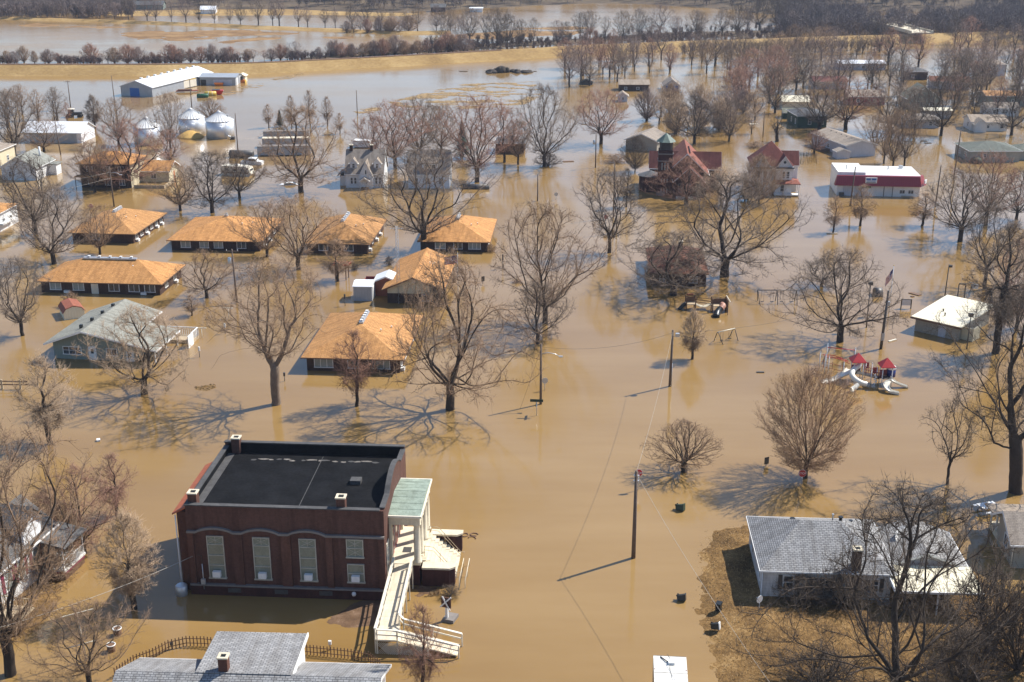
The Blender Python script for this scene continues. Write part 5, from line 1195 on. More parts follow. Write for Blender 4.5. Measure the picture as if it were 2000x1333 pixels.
# store with red mansard
def store():
    p = g(1634,382); s = thing('corner_store', 'white store with dark red mansard front and flat white roof', 'store', p, R(-5.5))
    W_, D_ = 17.2, 10.5
    bx(s, 'wall', M['white'], 0, W_, 0, D_, -0.5, 4.2); bx(s, 'roof', M['white'], -0.05, W_+0.05, 0.6, D_+0.05, 4.2, 4.42)
    bx(s, 'tall_bay', M['white'], 0.002, 5.8, 0.7, D_+0.04, 4.421, 4.95)
    m = MB(); m.hexa([(-0.7,-1.0,2.35),(W_+0.0,-1.0,2.35),(W_+0.0,0.55,2.35),(-0.7,0.55,2.35),(-0.2,-0.1,4.35),(W_-0.2,-0.1,4.35),(W_-0.2,0.55,4.35),(-0.2,0.55,4.35)]); ms = m.build('mansard', M['red_metal'], s)
    m = MB(); m.hexa([(W_+0.01,-1.0,2.35),(W_+1.6,1.6,2.35),(W_+0.6,2.2,2.35),(W_+0.01,0.55,2.35),(W_-0.18,-0.1,4.35),(W_+0.8,1.9,4.35),(W_+0.4,2.2,4.35),(W_-0.1,0.55,4.35)]); m.build('corner_mansard', M['red_metal'], s)
    sg = bx(s, 'shop_sign', M['white'], 5.6, 8.0, -0.85, -0.65, 2.95, 4.15)
    bxs(sg, 'sign_lettering', M['signblue'], [(5.75, 6.7, -0.87, -0.852, 3.62, 4.0), (6.85, 7.85, -0.87, -0.852, 3.62, 4.0), (5.9, 7.7, -0.868, -0.851, 3.35, 3.5)]); bxs(sg, 'sign_bar', M['black'], [(5.8, 7.8, -0.87, -0.852, 3.05, 3.17)])
    cs = MB(); cs.bar((W_+0.75,-0.2,3.3), (W_+1.35,0.8,3.3), 0.25, 0.75); cs.build('corner_sign', M['white'], s)
    for x in (2.2, 4.6): bx(s, 'garage_door', M['lilac_siding'], x-1.0, x+1.0, -0.04, -0.004, -0.3, 2.3)
    for x in (9.6, 11.4): bx(s, 'post', M['steel'], x-0.07, x+0.07, -0.9, -0.76, -0.3, 2.35)
    bx(s, 'green_awning', M['green'], 5.9, 7.0, -0.1, -0.004, 1.7, 2.3)
    for x in (13.6, 15.4): window(s, 'f', 0, x, 0.7, 1.2, 0.8)
    window(s, 'r', W_, 1.6, 0.4, 0.9, 1.4, mull=0); door(s, 'r', W_, 3.4, -0.3, 0.9, 2.1, 'lilac_siding', False)
    bx(s, 'bench', M['paletimber'], 13.4, 15.8, -0.9, -0.4, 0.15, 0.3); vent_pipe(s, 2.2, 4, 5.0, 0.12, 0.8); vent_pipe(s, 11.6, 7, 4.5, 0.14, 0.6); bx(s, 'roof_unit', M['galv'], 14.2, 15.0, 8.2, 9.0, 4.42, 5.0)
    bx(s, 'bin', M['steel'], 0.4, 1.4, -0.8, -0.2, -0.3, 0.8)
store()
# two white steep-gabled houses
def cottage(px, py, label, extra):
    p = g(px, py); h = thing('gabled_cottage', label, 'house', p, R(-1))
    W_ = 8.2 if extra else 9.0
    bx(h, 'wall', M['white_siding'], 0, W_, 0, 8.5, -0.6, 3.2); r = gable_roof(h, 0, W_, 0, 8.5, 3.2, 4.4, 'x', 0.25, 'taupe_shingle', 'white_siding')
    if extra:
        f = bx(h, 'front_bay', M['white_siding'], 3.2, 6.0, -1.1, 0.5, -0.6, 3.0); gable_roof(f, 3.2, 6.0, -1.1, 2.6, 3.0, 2.9, 'y', 0.2, 'taupe_shingle', 'white_siding', name='bay_roof')
        po = bx(h, 'stoop', M['dark_brick'], 3.5, 5.2, -2.3, -1.11, -0.4, 0.4); gable_roof(po, 3.4, 5.3, -2.3, -1.12, 2.0, 0.6, 'y', 0.15, 'taupe_shingle', None, name='stoop_roof')
        for x in (1.7, 6.9):
            d = bx(h, 'dormer', M['white_siding'], x-0.75, x+0.75, 0.9, 3.0, 3.6, 5.3); gable_roof(d, x-0.75, x+0.75, 0.9, 3.6, 5.3, 0.9, 'y', 0.2, 'taupe_shingle', 'white_siding', name='dormer_roof'); window(h, 'f', 0.9, x, 4.2, 0.7, 1.0, mull=0, bars=1)
        for x in (1.3, 2.1, 6.7, 7.5): window(h, 'f', 0, x, 0.9, 0.62, 1.4, mull=0, bars=1)
        window(h, 'f', -1.1, 4.6, 3.2, 0.5, 1.0, mull=0); chimney(h, 0.9, 4.2, 3, 8.6, 0.7, 'dark_brick'); chimney(h, 5.4, 4.2, 6, 8.6, 0.6, 'dark_brick')
        bx(h, 'lean_to', M['white_siding'], -1.6, -0.002, 2, 7, -0.6, 2.2); m = MB(); m.hexa([(-2.1,1.6,2.2),(-0.002,1.6,3.4),(-0.002,7.4,3.4),(-2.1,7.4,2.2),(-2.1,1.6,2.35),(-0.002,1.6,3.55),(-0.002,7.4,3.55),(-2.1,7.4,2.35)]); m.build('lean_to_roof', M['dark_shingle'], h)
    else:
        d = bx(h, 'dormer', M['white_siding'], 3.0, 6.4, 0.9, 3.2, 3.6, 5.3); m = MB(); m.hexa([(2.7,0.6,5.3),(6.7,0.6,5.3),(6.7,4.0,6.6),(2.7,4.0,6.6),(2.7,0.6,5.45),(6.7,0.6,5.45),(6.7,4.0,6.75),(2.7,4.0,6.75)]); m.build('dormer_roof', M['taupe_shingle'], d); window(h, 'f', 0.9, 4.7, 4.1, 2.4, 1.0, mull=2)
        for x in (1.6, 4.2, 7.2): window(h, 'f', 0, x, 0.9, 1.1, 1.4, bars=1)
    for y in (2.6, 5.8): window(h, 'r', W_, y, 1.0, 0.8, 1.4, mull=0, bars=1)
    window(h, 'r', W_, 4.2, 4.4, 0.8, 1.2, mull=0, bars=1)
cottage(676, 367, 'white steep-roofed cottage with two dormers and two brick chimneys', True)
cottage(798, 368, 'white one-dormer cottage screened by the tall forked maple', False)
# mobile home and its shed
o, r = house('mobile_home', 'pale grey long mobile home with taupe roof near the store', 1651, 308, 8.0, 18.0, 2.9, 1.1, 'lilac_siding', 'taupe_shingle', 'y', R(14), wins=[('l',4,0.9,1,1),('l',9,0.9,1.2,1),('l',14,0.9,1,1)], vent=5, ov=0.25)
bx(o, 'deck', M['timber'], -2.6, -0.01, 8, 12, -0.3, 0.6)
house('mini_shed', 'small pale grey gabled shed before the long mobile home', 1634, 311, 3.3, 2.8, 1.7, 0.6, 'lilac_siding', 'taupe_shingle', 'y', R(8), cat='shed', ov=0.12)
house('green_house', 'dark green hip-roofed house standing behind a forked bare tree', 1557, 250, 8.2, 10.5, 3.3, 1.5, 'green_siding', 'dark_shingle', 'x', R(4), True, [('f',3.4,0.9,0.9,1.5),('f',6.9,0.9,0.8,1.4),('l',2,0.9,0.8,1.3),('l',6,0.9,0.8,1.3)])
house('green_shed', 'small dark green shed with white lean-to roof left of the green house', 1530, 232, 4.2, 4.5, 1.8, 0.8, 'green_siding', 'green_shingle', 'x', R(-4), cat='shed')
house('pale_barn', 'low shed with cream roof behind the green shed', 1528, 214, 7.8, 8, 2.3, 1.2, 'cream_metal', 'cream_metal', 'x', R(-4), cat='shed', trim=None)
o, r = house('tan_ranch', 'tan ranch house with dark hip roof right of the store', 1893, 317, 12.0, 10.5, 2.7, 1.5, 'tan_siding', 'green_shingle', 'x', R(0), True, [('f',3.6,1.1,0.8,1.1),('f',6,1.1,0.6,0.8),('l',3,0.9,1.6,1.0),('l',7,0.9,1.2,1.0)])
q = bx(o, 'rear_wing', M['tan_siding'], 12.01, 20, 2.5, 9, -0.6, 2.3); hip_roof(q, 12.01, 20, 2.5, 9, 2.3, 1.2, 0.4, 'green_shingle', 'white', axis='x', name='wing_roof')
MB().lathe(1.4, -1.0, [(1.3,-0.2),(1.5,0.5),(1.1,1.1),(0.1,1.4)], 12).build('hedge', M['needle'], o)
o, r = house('white_ranch', 'white bungalow with taupe roof and small front porch near the right edge', 1896, 256, 9.6, 7.5, 2.5, 1.3, 'white_siding', 'taupe_shingle', 'x', R(-3), False, [('f',1.4,0.8,0.8,1.2),('f',4.2,0.8,1.4,1.2),('f',8.2,0.8,1,1.2),('l',3,0.8,1,1.2)])
q = bx(o, 'front_bay', M['white_siding'], 0.4, 3.4, -2.4, -0.01, -0.5, 2.3); gable_roof(q, 0.4, 3.4, -2.4, 0.8, 2.3, 1.2, 'y', 0.3, 'taupe_shingle', 'white_siding', name='bay_roof')
house('white_ranch', 'white-walled bungalow with taupe roof directly behind the porch bungalow', 1928, 227, 9.0, 7.0, 2.3, 1.1, 'white_siding', 'taupe_shingle', 'x', R(-2), False, [('f',2,0.8,1,1),('f',5,0.8,1.6,1),('f',7.8,0.8,0.8,1)])
house('dark_house', 'long dark house with sunlit tan roof at the right edge behind trees', 1925, 208, 16, 8, 3.2, 0.9, 'sage_siding', 'orange_shingle', 'x', R(-2), False, [('f',3,1,1,1),('f',8,1,1,1),('f',12,1,1,1)])
house('lilac_house', 'pale lilac house with low brown roof behind twin bare trunks', 1770, 250, 8.8, 7.2, 2.4, 1.1, 'lilac_siding', 'taupe_shingle', 'x', R(-4), True, [('f',2,0.7,1,1.1),('f',6.5,0.7,1,1.1)])
o, r = house('cream_carport', 'flat cream metal carport behind the lilac house', 1806, 232, 7.4, 5.2, 2.3, 0.35, 'grey_metal', 'cream_metal', 'x', R(-3), cat='carport', trim=None)
house('moss_house', 'dark mossy green steep-gabled house among the crowded bare trees', 1772, 212, 9.8, 9, 3.0, 3.4, 'sage_siding', 'green_shingle', 'y', R(-2), False, [('f',3,0.8,1,1.3),('f',7,0.8,1,1.3)])
house('maroon_house', 'maroon low house with taupe roof behind the reddish tree', 1656, 205, 11, 8, 2.6, 1.4, 'maroon', 'taupe_shingle', 'x', R(-4), False, [('f',3,0.9,1,1),('f',8,0.9,1,1)])
house('violet_house', 'grey-violet gabled house with long brown roof deep among right-hand trees', 1816, 174, 12.5, 6, 2.6, 1.2, 'lilac_siding', 'brown_shingle', 'x', R(-10), False, [('f',4,0.8,1,1),('l',3,0.8,1,1)])
house('black_barn', 'small black-roofed building behind trunks in the far right grove', 1771, 156, 7, 7, 2.8, 1.2, 'dark_brick', 'dark_shingle', 'x', R(-4), True, [('f',2,0.8,1,1)])
house('pale_blue_house', 'pale blue two-level house glimpsed through the far right trees', 1912, 148, 9, 7, 4.0, 1.6, 'lilac_siding', 'taupe_shingle', 'x', R(-4), True, [('f',2,0.8,1,1),('f',5,0.8,1,1),('f',2,2.6,1,0.9)])
house('white_roof_hall', 'long low hall with brilliant white roof in the far right grove', 1638, 137, 17, 9, 2.3, 0.7, 'lilac_siding', 'white_metal', 'x', R(-2), False, [('f',4,0.6,1.2,1),('f',9,0.6,1.2,1)], trim='white', cat='building')
house('low_red_house', 'dark red roofed low house left of the twin trunks in the grove', 1588, 174, 11, 8, 2.4, 1.2, 'lilac_siding', 'maroon_shingle', 'x', R(-2), False, [('f',3,0.6,1,1)])
# small far houses near the grove
house('blue_white_cottage', 'small white gabled cottage with blue doors standing alone in the water', 1297, 178, 5.0, 7, 1.9, 1.9, 'lilac_siding', 'taupe_shingle', 'y', R(-2), False, [('f',2.5,2.4,0.5,0.5)], doors=[('f',1.0,-0.3,'signblue'),('f',3.0,-0.3,'signblue'),('f',4.1,-0.3,'signblue')])
house('brown_barn', 'long brown roofed barn left of the small white cottage', 1210, 178, 9.6, 6, 2.1, 1.1, 'dark_brick', 'taupe_shingle', 'x', R(-1), False, [('f',2,0.5,1,0.8),('f',6,0.5,1,0.8)], cat='barn', trim='timber')
house('tiny_grey_cottage', 'tiny grey cottage below the long brown barn', 1207, 199, 2.9, 3.6, 1.9, 1.0, 'lilac_siding', 'taupe_shingle', 'y', R(-3), False, [('f',1.5,0.6,0.8,0.8)])
house('black_hut', 'black hut roof just above the water left of the brown barn', 1134, 166, 3.9, 3.6, 0.6, 0.9, 'steel', 'black_roof', 'y', R(-3), False, cat='hut', trim=None)
house('grey_garage', 'grey gabled garage behind the bell tower of the church', 1222, 292, 8.2, 9.5, 2.6, 1.6, 'tan_siding', 'taupe_shingle', 'y', R(-24), False, [('l',3,0.8,1,1)], cat='garage')
house('dim_house', 'dark hip-roofed house half hidden right of the reddish maple', 968, 300, 7, 7, 2.6, 1.4, 'dark_brick', 'dark_shingle', 'x', R(-4), True)
# left edge
o, r = house('white_cottage', 'white cottage with pale grey gable roof at the left edge', 5, 352, 8.0, 9.5, 3.0, 2.3, 'white_siding', 'pale_shingle', 'y', R(-4), False, [('r',3,1.0,0.8,1.2),('r',7,1.0,0.8,1.2),('f',2,0.8,0.8,1.2)])
MB().tube([(6.2,7,3.5),(6.2,7,6.3)], 0.25, 8).build('flue', M['white'], o); q = bx(o, 'side_porch', M['white_siding'], 8.01, 10, 6.2, 9.0, -0.5, 2.4); bx(q, 'porch_roof', M['pale_shingle'], 8.01, 10.3, 6.0, 9.2, 2.4, 2.55)
house('cream_house', 'cream house with brown roof corner cut by the left edge', -70, 328, 9.0, 8, 4.2, 1.6, 'cream_siding', 'taupe_shingle', 'x', R(-4), True, [('r',4,1.2,1,1.2)])
o, r = house('porch_house', 'orange-roofed porch corner cut by the left picture edge', -95, 452, 9.6, 8, 3.6, 1.3, 'white_siding', 'orange_shingle', 'x', R(-4), True, [('r',2,1.0,1,1.2),('r',5,1.0,1,1.2)])
bx(o, 'balcony', M['white'], 9.61, 10.4, 0, 5, 1.3, 1.6)

# ------------------------------------------------------------------ farm: barn, sheds, bins
def barn():
    p = g(237,187); b = thing('long_barn', 'long pale metal barn with white roof standing beside the levee', 'barn', p, R(-7))
    W_, D_, H_ = 11.5, 38, 3.0
    o = bx(b, 'wall', M['grey_metal'], 0, W_, 0, D_, -0.6, H_); gable_roof(b, 0, W_, 0, D_, H_, 1.9, 'y', 0.25, 'white_metal', 'grey_metal')
    b.rotation_euler[2] = R(-17)
    bx(b, 'sliding_door', M['signblue'], 3.4, 6.8, -0.1, -0.004, -0.3, 2.6)
    for k in range(9): bx(b, 'ridge_ventilator', M['white'], W_/2-0.35, W_/2+0.35, 3+k*4, 3.8+k*4, H_+1.95, H_+2.5)
    for y in (8, 16, 24): bx(b, 'skylight', M['cream'], W_*0.72-0.5, W_*0.72+0.5, y, y+4.5, H_+1.14, H_+1.3)
barn()
o, r = house('machine_shed', 'grey-roofed open machine shed at the far end of the long barn', 391, 167, 12.2, 9.0, 2.7, 0.7, 'grey_metal', 'grey_metal', 'x', R(-3), cat='shed', trim=None)
for x in (1.2, 5.6): bx(o, 'open_bay', M['black'] if x < 2 else M['lilac_siding'], x-1.0, x+(0.9 if x < 2 else 5.4), -0.05, -0.004, -0.3, 1.9)
for y in (2.2, 6.4): bx(o, 'door', M['white'], 12.205, 12.26, y-0.9, y+0.9, -0.3, 2.3)
house('pump_house', 'little cream hut right of the machine shed by the levee', 463, 160, 2.8, 3.2, 2.0, 0.6, 'cream_metal', 'cream_metal', 'y', R(-3), cat='hut', trim=None)
o, r = house('pole_barn', 'white metal pole barn among bare trees left of the grain bins', 48, 279, 15.2, 9.5, 2.7, 2.0, 'white_metal', 'white_metal', 'x', R(-3), cat='barn', trim=None)
bx(o, 'side_door', M['grey_metal'], 1.5, 14, -0.06, -0.004, -0.3, 2.5)
def grain_bin(px, py, r, label):
    s = thing('grain_bin', label, 'grain bin', g(px, py), 0, 'grain bins'); h = 4.6
    MB().lathe(0, 0, [(r,-0.6),(r,h)], 28).build('wall', M['silo_metal'], s)
    m = MB(); n = 28
    for k in range(n):
        a, b = 6.283*k/n, 6.283*(k+1)/n; mid = (a+b)/2; R_ = r+0.12
        A = (R_*math.cos(a), R_*math.sin(a), h-0.05); B = (R_*math.cos(b), R_*math.sin(b), h-0.05); Cc = (0.45*math.cos(mid), 0.45*math.sin(mid), h+2.05); m.poly([A, B, Cc]); m.poly([A, Cc, (0.45*math.cos(a-0.112), 0.45*math.sin(a-0.112), h+2.05)])
    q = m.build('roof', M['white'], s)
    for k in range(n):
        a = 6.283*k/n; MB().bar((r*1.02*math.cos(a), r*1.02*math.sin(a), h+0.02), (0.45*math.cos(a), 0.45*math.sin(a), h+2.1), 0.07, 0.09).build('roof_rib', M['galv'], q)
    MB().lathe(0, 0, [(0.5,h+1.95),(0.5,h+2.2),(0.1,h+2.4)], 12).build('cap', M['white'], q)
    m = MB(); m.bar((r*0.5,-r*0.9,-0.3), (r*0.5,-r*0.9,h), 0.06); m.bar((r*0.5+0.4,-r*0.82,-0.3), (r*0.5+0.4,-r*0.82,h), 0.06); m.build('ladder', M['galv'], s)
    bx(s, 'hatch', M['galv'], r*0.55, r*0.55+0.5, -0.3, 0.3, h+0.8, h+1.3)
    return s
grain_bin(290, 281, 3.5, 'galvanized grain bin standing apart, leftmost of the three bins'); grain_bin(376, 262, 3.5, 'middle grain bin, partly behind the right one'); b3 = grain_bin(431, 268, 3.7, 'rightmost grain bin with a conveyor auger leaning on its base')
a = thing('grain_auger', 'slanting grain auger propped between right grain bin and water', 'auger', g(418,262), 0); d = g(448,268)-g(418,262)
MB().tube([(0,-3.6,2.6),(d.x+1.5,d.y-3.4,0.4)], 0.16, 6).build('tube', M['galv'], a); bx(a, 'hopper', M['steel'], d.x+1.0, d.x+2.2, d.y-4.0, d.y-2.8, -0.2, 0.7)
m = MB(); n = 20
rings = [(3.9,-0.2),(3.2,0.4),(2.2,1.0),(1.0,1.6),(0.1,1.8)]
m.lathe(0, 0, rings, 20); tag(m.build('corn_pile', M['corn'], None, g(372,268)), 'spilled yellow corn heap at the foot of the grain bins', 'corn pile')

# ------------------------------------------------------------------ vehicles and machines in the flood
def car(px, py, label, col, rz, glassy='glass', h=0.55, name='sedan', L=4.3):
    c = thing(name, label, 'car', g(px, py), rz); W_ = 0.82
    P = [(-L/2,-0.5),(-L/2,0.02),(-L*0.42,0.12),(-L*0.28,0.14),(-L*0.16,h),(L*0.18,h),(L*0.36,0.16),(L/2,0.1),(L/2,-0.5)]
    b = MB().extr(P[::-1], 'y', -W_, W_).build('body', M[col], c)
    q = [(-L*0.255,0.18),(-L*0.165,h-0.06),(L*0.165,h-0.06),(L*0.33,0.18)]
    for s_ in (-1, 1): MB().extr(q, 'y', s_*W_-0.012, s_*W_+0.012).build('window', M[glassy], c)
    for a, e in (((-L*0.262,0.2),(-L*0.175,h-0.04)), ((L*0.34,0.2),(L*0.19,h-0.04))):
        m = MB(); o = 0.02 if a[0] > 0 else -0.02; m.poly([(a[0]+o,-0.7,a[1]),(a[0]+o,0.7,a[1]),(e[0]+o,0.62,e[1]+0.01),(e[0]+o,-0.62,e[1]+0.01)]); m.build('windscreen', M[glassy], c)
    return c
car(565, 361, 'flooded white car with only its roof above water by the broad maple', 'white', R(8))
def pickup(px, py, rz, label, col, box=None):
    c = thing('pickup_truck', label, 'truck', g(px, py), rz); 
    MB().extr([(-2.6,-0.3),(2.6,-0.3),(2.6,0.75),(1.5,0.85),(0.9,1.55),(-0.7,1.55),(-0.8,0.8),(-2.6,0.8)], 'y', -0.95, 0.95).build('body', M[col], c)
    for s_ in (-1, 1): MB().extr([(-0.6,0.9),(1.3,0.9),(0.82,1.45),(-0.6,1.45)], 'y', s_*0.95-0.012, s_*0.95+0.012).build('window', M['glass'], c)
    bx(c, 'windscreen', M['glass'], 1.16, 1.24, -0.8, 0.8, 0.95, 1.3); bx(c, 'bed', M['black'], -2.5, -0.9, -0.8, 0.8, 0.802, 0.82)
    if box: bx(c, 'cargo_box', M[box], -2.7, -0.9, -0.95, 0.95, 0.83, 1.9)
pickup(493, 321, R(-8), 'white and dark pickup truck awash behind the camper', 'white'); 
def camper(px, py, rz, label):
    c = thing('camper', label, 'camper', g(px, py), rz)
    MB().extr([(-3.6,-0.3),(3.2,-0.3),(3.7,0.5),(3.2,1.9),(2.6,2.2),(-3.4,2.2),(-3.7,1.4)], 'y', -1.15, 1.15).build('body', M['cream'], c)
    bx(c, 'stripe', M['timber'], -3.4, 3.0, -1.165, -1.152, 0.6, 0.9)
    for x in (-2.2, -0.2, 1.7): bx(c, 'window', M['glass'], x-0.5, x+0.5, -1.17, -1.152, 1.05, 1.65)
    bx(c, 'roof_unit', M['white'], -0.5, 0.4, -0.4, 0.4, 2.2, 2.5); bx(c, 'front_window', M['glass'], 3.36, 3.46, -0.8, 0.8, 1.0, 1.6)
camper(465, 342, R(-14), 'old cream camper with dark stripe half under water')
def trailer(px, py, rz, label, L, mats, h=1.9, tank=False):
    c = thing('semi_trailer', label, 'trailer', g(px, py), rz)
    if tank: MB().tube([(-L/2,0,0.8),(-L/2+0.15,0,0.8),(L/2-0.15,0,0.8),(L/2,0,0.8)], [0.7,1.0,1.0,0.7], 14).build('tank', M[mats[0]], c)
    else: bx(c, 'box', M[mats[0]], -L/2, L/2, -1.2, 1.2, 0.2, h+0.4); bx(c, 'top_rail', M[mats[1]], -L/2-0.02, L/2+0.02, -1.25, 1.25, h+0.4, h+0.5)
    bx(c, 'chassis', M['steel'], -L/2+0.4, L/2-0.4, -0.9, 0.9, -0.3, 0.15)
trailer(556, 303, R(5), 'dark open-top grain trailer with white rails behind the broad maple', 13, ('grey_metal','stone')); trailer(560, 287, R(4), 'second grain trailer with cream rail parked behind the dark one', 12, ('grey_metal','concrete'))
trailer(560, 268, R(3), 'third low white-topped trailer farthest back behind the broad maple', 12, ('grey_metal','stone'), 1.2); trailer(362, 172, R(65), 'cream box trailer beside the long barn', 9, ('cream','yellow'), 2.2)
trailer(472, 308, R(-6), 'dark tank trailer left of the white pickup', 6, ('steel','steel'), tank=True); trailer(708, 288, R(-8), 'small white van body behind the gabled cottage', 4.5, ('white','white'), 1.4)
for px, py, mt, rz, lb, L, r_ in ((396,191,'green',6,'small dark green tank afloat by the farm pole',3.6,0.75), (411,187,'yellow',14,'pale yellow tank beside the red wagon',3.8,0.85)):
    c = thing('storage_tank', lb, 'tank', g(px, py), R(rz)); MB().tube([(-L/2,0,0.5),(-L/2+0.15,0,0.5),(L/2-0.15,0,0.5),(L/2,0,0.5)], [r_*0.7,r_,r_,r_*0.7], 14).build('shell', M[mt], c)
    for x in (-0.6, 0.6): MB().tube([(x-0.05,0,0.5),(x+0.05,0,0.5)], r_*1.03, 14).build('band', M['white' if mt == 'yellow' else 'dkgreen'], c)
c = thing('grain_wagon', 'bright red grain wagon in the flooded farmyard', 'wagon', g(425,185), R(14)); m = MB(); m.hexa([(-1.2,-0.8,0),(1.2,-0.8,0),(1.2,0.8,0),(-1.2,0.8,0),(-1.9,-1.2,1.4),(1.9,-1.2,1.4),(1.9,1.2,1.4),(-1.9,1.2,1.4)]); m.build('hopper', M['red'], c); bx(c, 'cover', M['black'], -1.6, 0.8, -1.0, 1.0, 1.402, 1.6); bx(c, 'end_panel', M['white'], 1.95, 2.02, -0.5, 0.5, 0.7, 1.2)
c = thing('farm_wagon', 'small orange farm wagon against the machine shed', 'wagon', g(428,168), R(5)); m = MB(); m.hexa([(-1.2,-0.7,0),(1.2,-0.7,0),(1.2,0.7,0),(-1.2,0.7,0),(-1.5,-1,1),(1.5,-1,1),(1.5,1,1),(-1.5,1,1)]); m.build('hopper', M['orange'], c)
c = thing('flat_wagon', 'long rusty flat wagon loaded with timber beside the barn', 'wagon', g(366,180), R(10)); bx(c, 'bed', M['rust'], -3.5, 3.5, -1, 1, 0.3, 0.55); bx(c, 'load', M['timber'], -3, 1.5, -0.8, 0.8, 0.552, 0.9)
def tractor():
    c = thing('tractor', 'white-cabbed tractor standing in the flood left of the farm pole', 'tractor', g(143,229), R(10))
    bx(c, 'hood', M['steel'], 0.4, 2.6, -0.5, 0.5, 0.5, 1.4); bx(c, 'cab', M['glass'], -1.2, 0.4, -0.8, 0.8, 0.6, 2.2); bx(c, 'cab_roof', M['cream'], -1.3, 0.5, -0.9, 0.9, 2.2, 2.4)
    for x, r_ in ((-0.9, 0.95), (2.0, 0.7)):
        for s_ in (-1, 1): MB().tube([(x,s_*0.95,0.3),(x,s_*1.4,0.3)], r_, 14).build('wheel', M['black'], c)
tractor()
c = thing('dozer', 'small orange and black machine beside the little levee hut', 'machine', g(474,162), R(0)); bx(c, 'body', M['orange'], -0.6, 0.8, -0.7, 0.7, 0.0, 1.0); bx(c, 'cab', M['black'], -0.7, 0.2, -0.6, 0.6, 1.0, 2.2); bx(c, 'blade', M['yellow'], 0.9, 1.1, -1, 1, 0, 0.9)
def rv():
    a = g(1308,1277,3.0); c = thing('white_motorhome', 'white motorhome roof with small vent cut by the bottom edge', 'motorhome', (a.x, a.y, 0), R(-5))
    MB().extr([(-8.5,-0.3),(-8.5,2.7),(-8.3,2.95),(-0.3,2.95),(0,2.7),(0,-0.3)], 'x', -1.3, 1.3).build('body', M['rvwhite'], c)
    for y in (-0.3, -2.6, -4.9): bx(c, 'roof_seam', M['stone'], -1.28, 1.28, y-0.02, y+0.02, 2.951, 2.965)
    bx(c, 'roof_vent', M['white'], -0.15, 0.35, -1.5, -0.95, 2.95, 3.15); MB().tube([(-0.75,-0.5,3.0),(-0.2,-1.2,3.05)], 0.045, 5).build('aerial', M['steel'], c)
    MB().tube([(-0.2,-0.0,2.965),(0.05,-0.8,2.965),(-0.05,-2.0,2.965),(0.1,-3.5,2.965)], 0.015, 4).build('cable', M['steel'], c)
    m = MB()
    for k in range(10): m.box(-1.315, -1.301, -0.7-k*0.28, -0.55-k*0.28, 0.9, 2.4)
    m.build('louvre_window', M['glass'], c)
    for x in (-1.22, 1.22): bx(c, 'marker_lamp', M['rust'], x-0.04, x+0.04, -2.2, -2.12, 2.95, 2.99)
rv()

# ------------------------------------------------------------------ poles, lamps, wires, signs
def pole(px, py, ty, label, lamp=None, arm=0, transf=False, tilt=0.0, r=0.15, name='utility_pole', top=None, mat='polewood'):
    h = tall(px, py, ty); o = thing(name, label, 'pole', g(px, py), 0)
    MB().tube([(0,0,-0.8),(tilt*h,0,h)], [r*1.15, r*0.75], 8).build('shaft', M[mat], o)
    if arm:
        for k in range(arm):
            z = h-0.35-0.7*k; q = MB().bar((tilt*z-1.0,0,z), (tilt*z+1.0,0,z), 0.1, 0.12).build('crossarm', M['polewood'], o)
            for x in (-0.85, 0.85): MB().tube([(tilt*z+x,0,z+0.05),(tilt*z+x,0,z+0.28)], 0.05, 6).build('insulator', M['white'], q)
    if transf: MB().lathe(tilt*h-0.45, -0.1, [(0.28,h-2.3),(0.3,h-2.25),(0.3,h-1.4),(0.2,h-1.3)], 12).build('transformer', M['galv'], o)
    if lamp:
        q = MB().tube([(0,0,h-1.3),(lamp*0.4,0,h-1.15),(lamp*0.8,0,h-1.35),(lamp,0,h-1.6)], 0.05, 6).build('lamp_arm', M['galv'], o); s_ = 1 if lamp > 0 else -1
        bx(q, 'lamp_head', M['galv'], min(lamp, lamp+0.5*s_), max(lamp, lamp+0.5*s_), -0.14, 0.14, h-1.75, h-1.6)
    if top == 'flood':
        bx(o, 'floodlight', M['steel'], 0.1, 0.6, -0.2, 0.2, h-0.45, h-0.1)
    if top == 'box': bx(o, 'light_box', M['steel'], -0.3, 0.3, -0.25, 0.25, h-0.05, h+0.4)
    return o, h
pA, hA = pole(1237, 1090, 920, 'tall wooden pole casting a long shadow beside the red stop sign', r=0.19, tilt=0.0)
bx(pA, 'bracket', M['galv'], -0.25, 0.28, -0.1, 0.1, hA-0.55, hA-0.45); bx(pA, 'bracket', M['galv'], -0.25, 0.28, -0.1, 0.1, hA-1.1, hA-1.0)
pB, hB = pole(1308, 755, 645, 'wooden pole with flood lamp beside the small upright tree', r=0.17, tilt=0.012)
q = MB().tube([(0.15,0,hB-0.9),(0.6,0,hB-0.75)], 0.04, 6).build('lamp_arm', M['galv'], pB); bx(q, 'lamp_head', M['galv'], 0.45, 0.95, -0.2, 0.2, hB-0.9, hB-0.45); MB().tube([(0.2,0,0),(0.2,0,3.2)], 0.05, 6).build('conduit', M['galv'], pB)
pC, hC = pole(1056, 790, 672, 'wooden pole with curved street lamp arm by the round sign', lamp=2.2, r=0.15)
pD, hD = pole(463, 592, 487, 'wooden pole with grey transformer left of the nearest orange roof', arm=1, transf=True, tilt=-0.02)
pE, hE = pole(1720, 682, 568, 'thick dark park pole with junction boxes left of the restroom', r=0.2, tilt=0.03, mat='steel'); bx(pE, 'junction_box', M['galv'], -0.1, 0.3, -0.2, 0.2, 1.3, 2.4); bx(pE, 'junction_box', M['galv'], 0.2, 0.6, -0.15, 0.15, hE-2.2, hE-1.6)
pole(1692, 640, 556, 'thin park lamp pole behind the spreading maple', r=0.09, top='box', mat='steel', name='lamp_pole')
pole(1845, 580, 517, 'thin lamp pole with angled head behind the restroom', r=0.09, top='flood', mat='steel', name='lamp_pole', tilt=0.02)
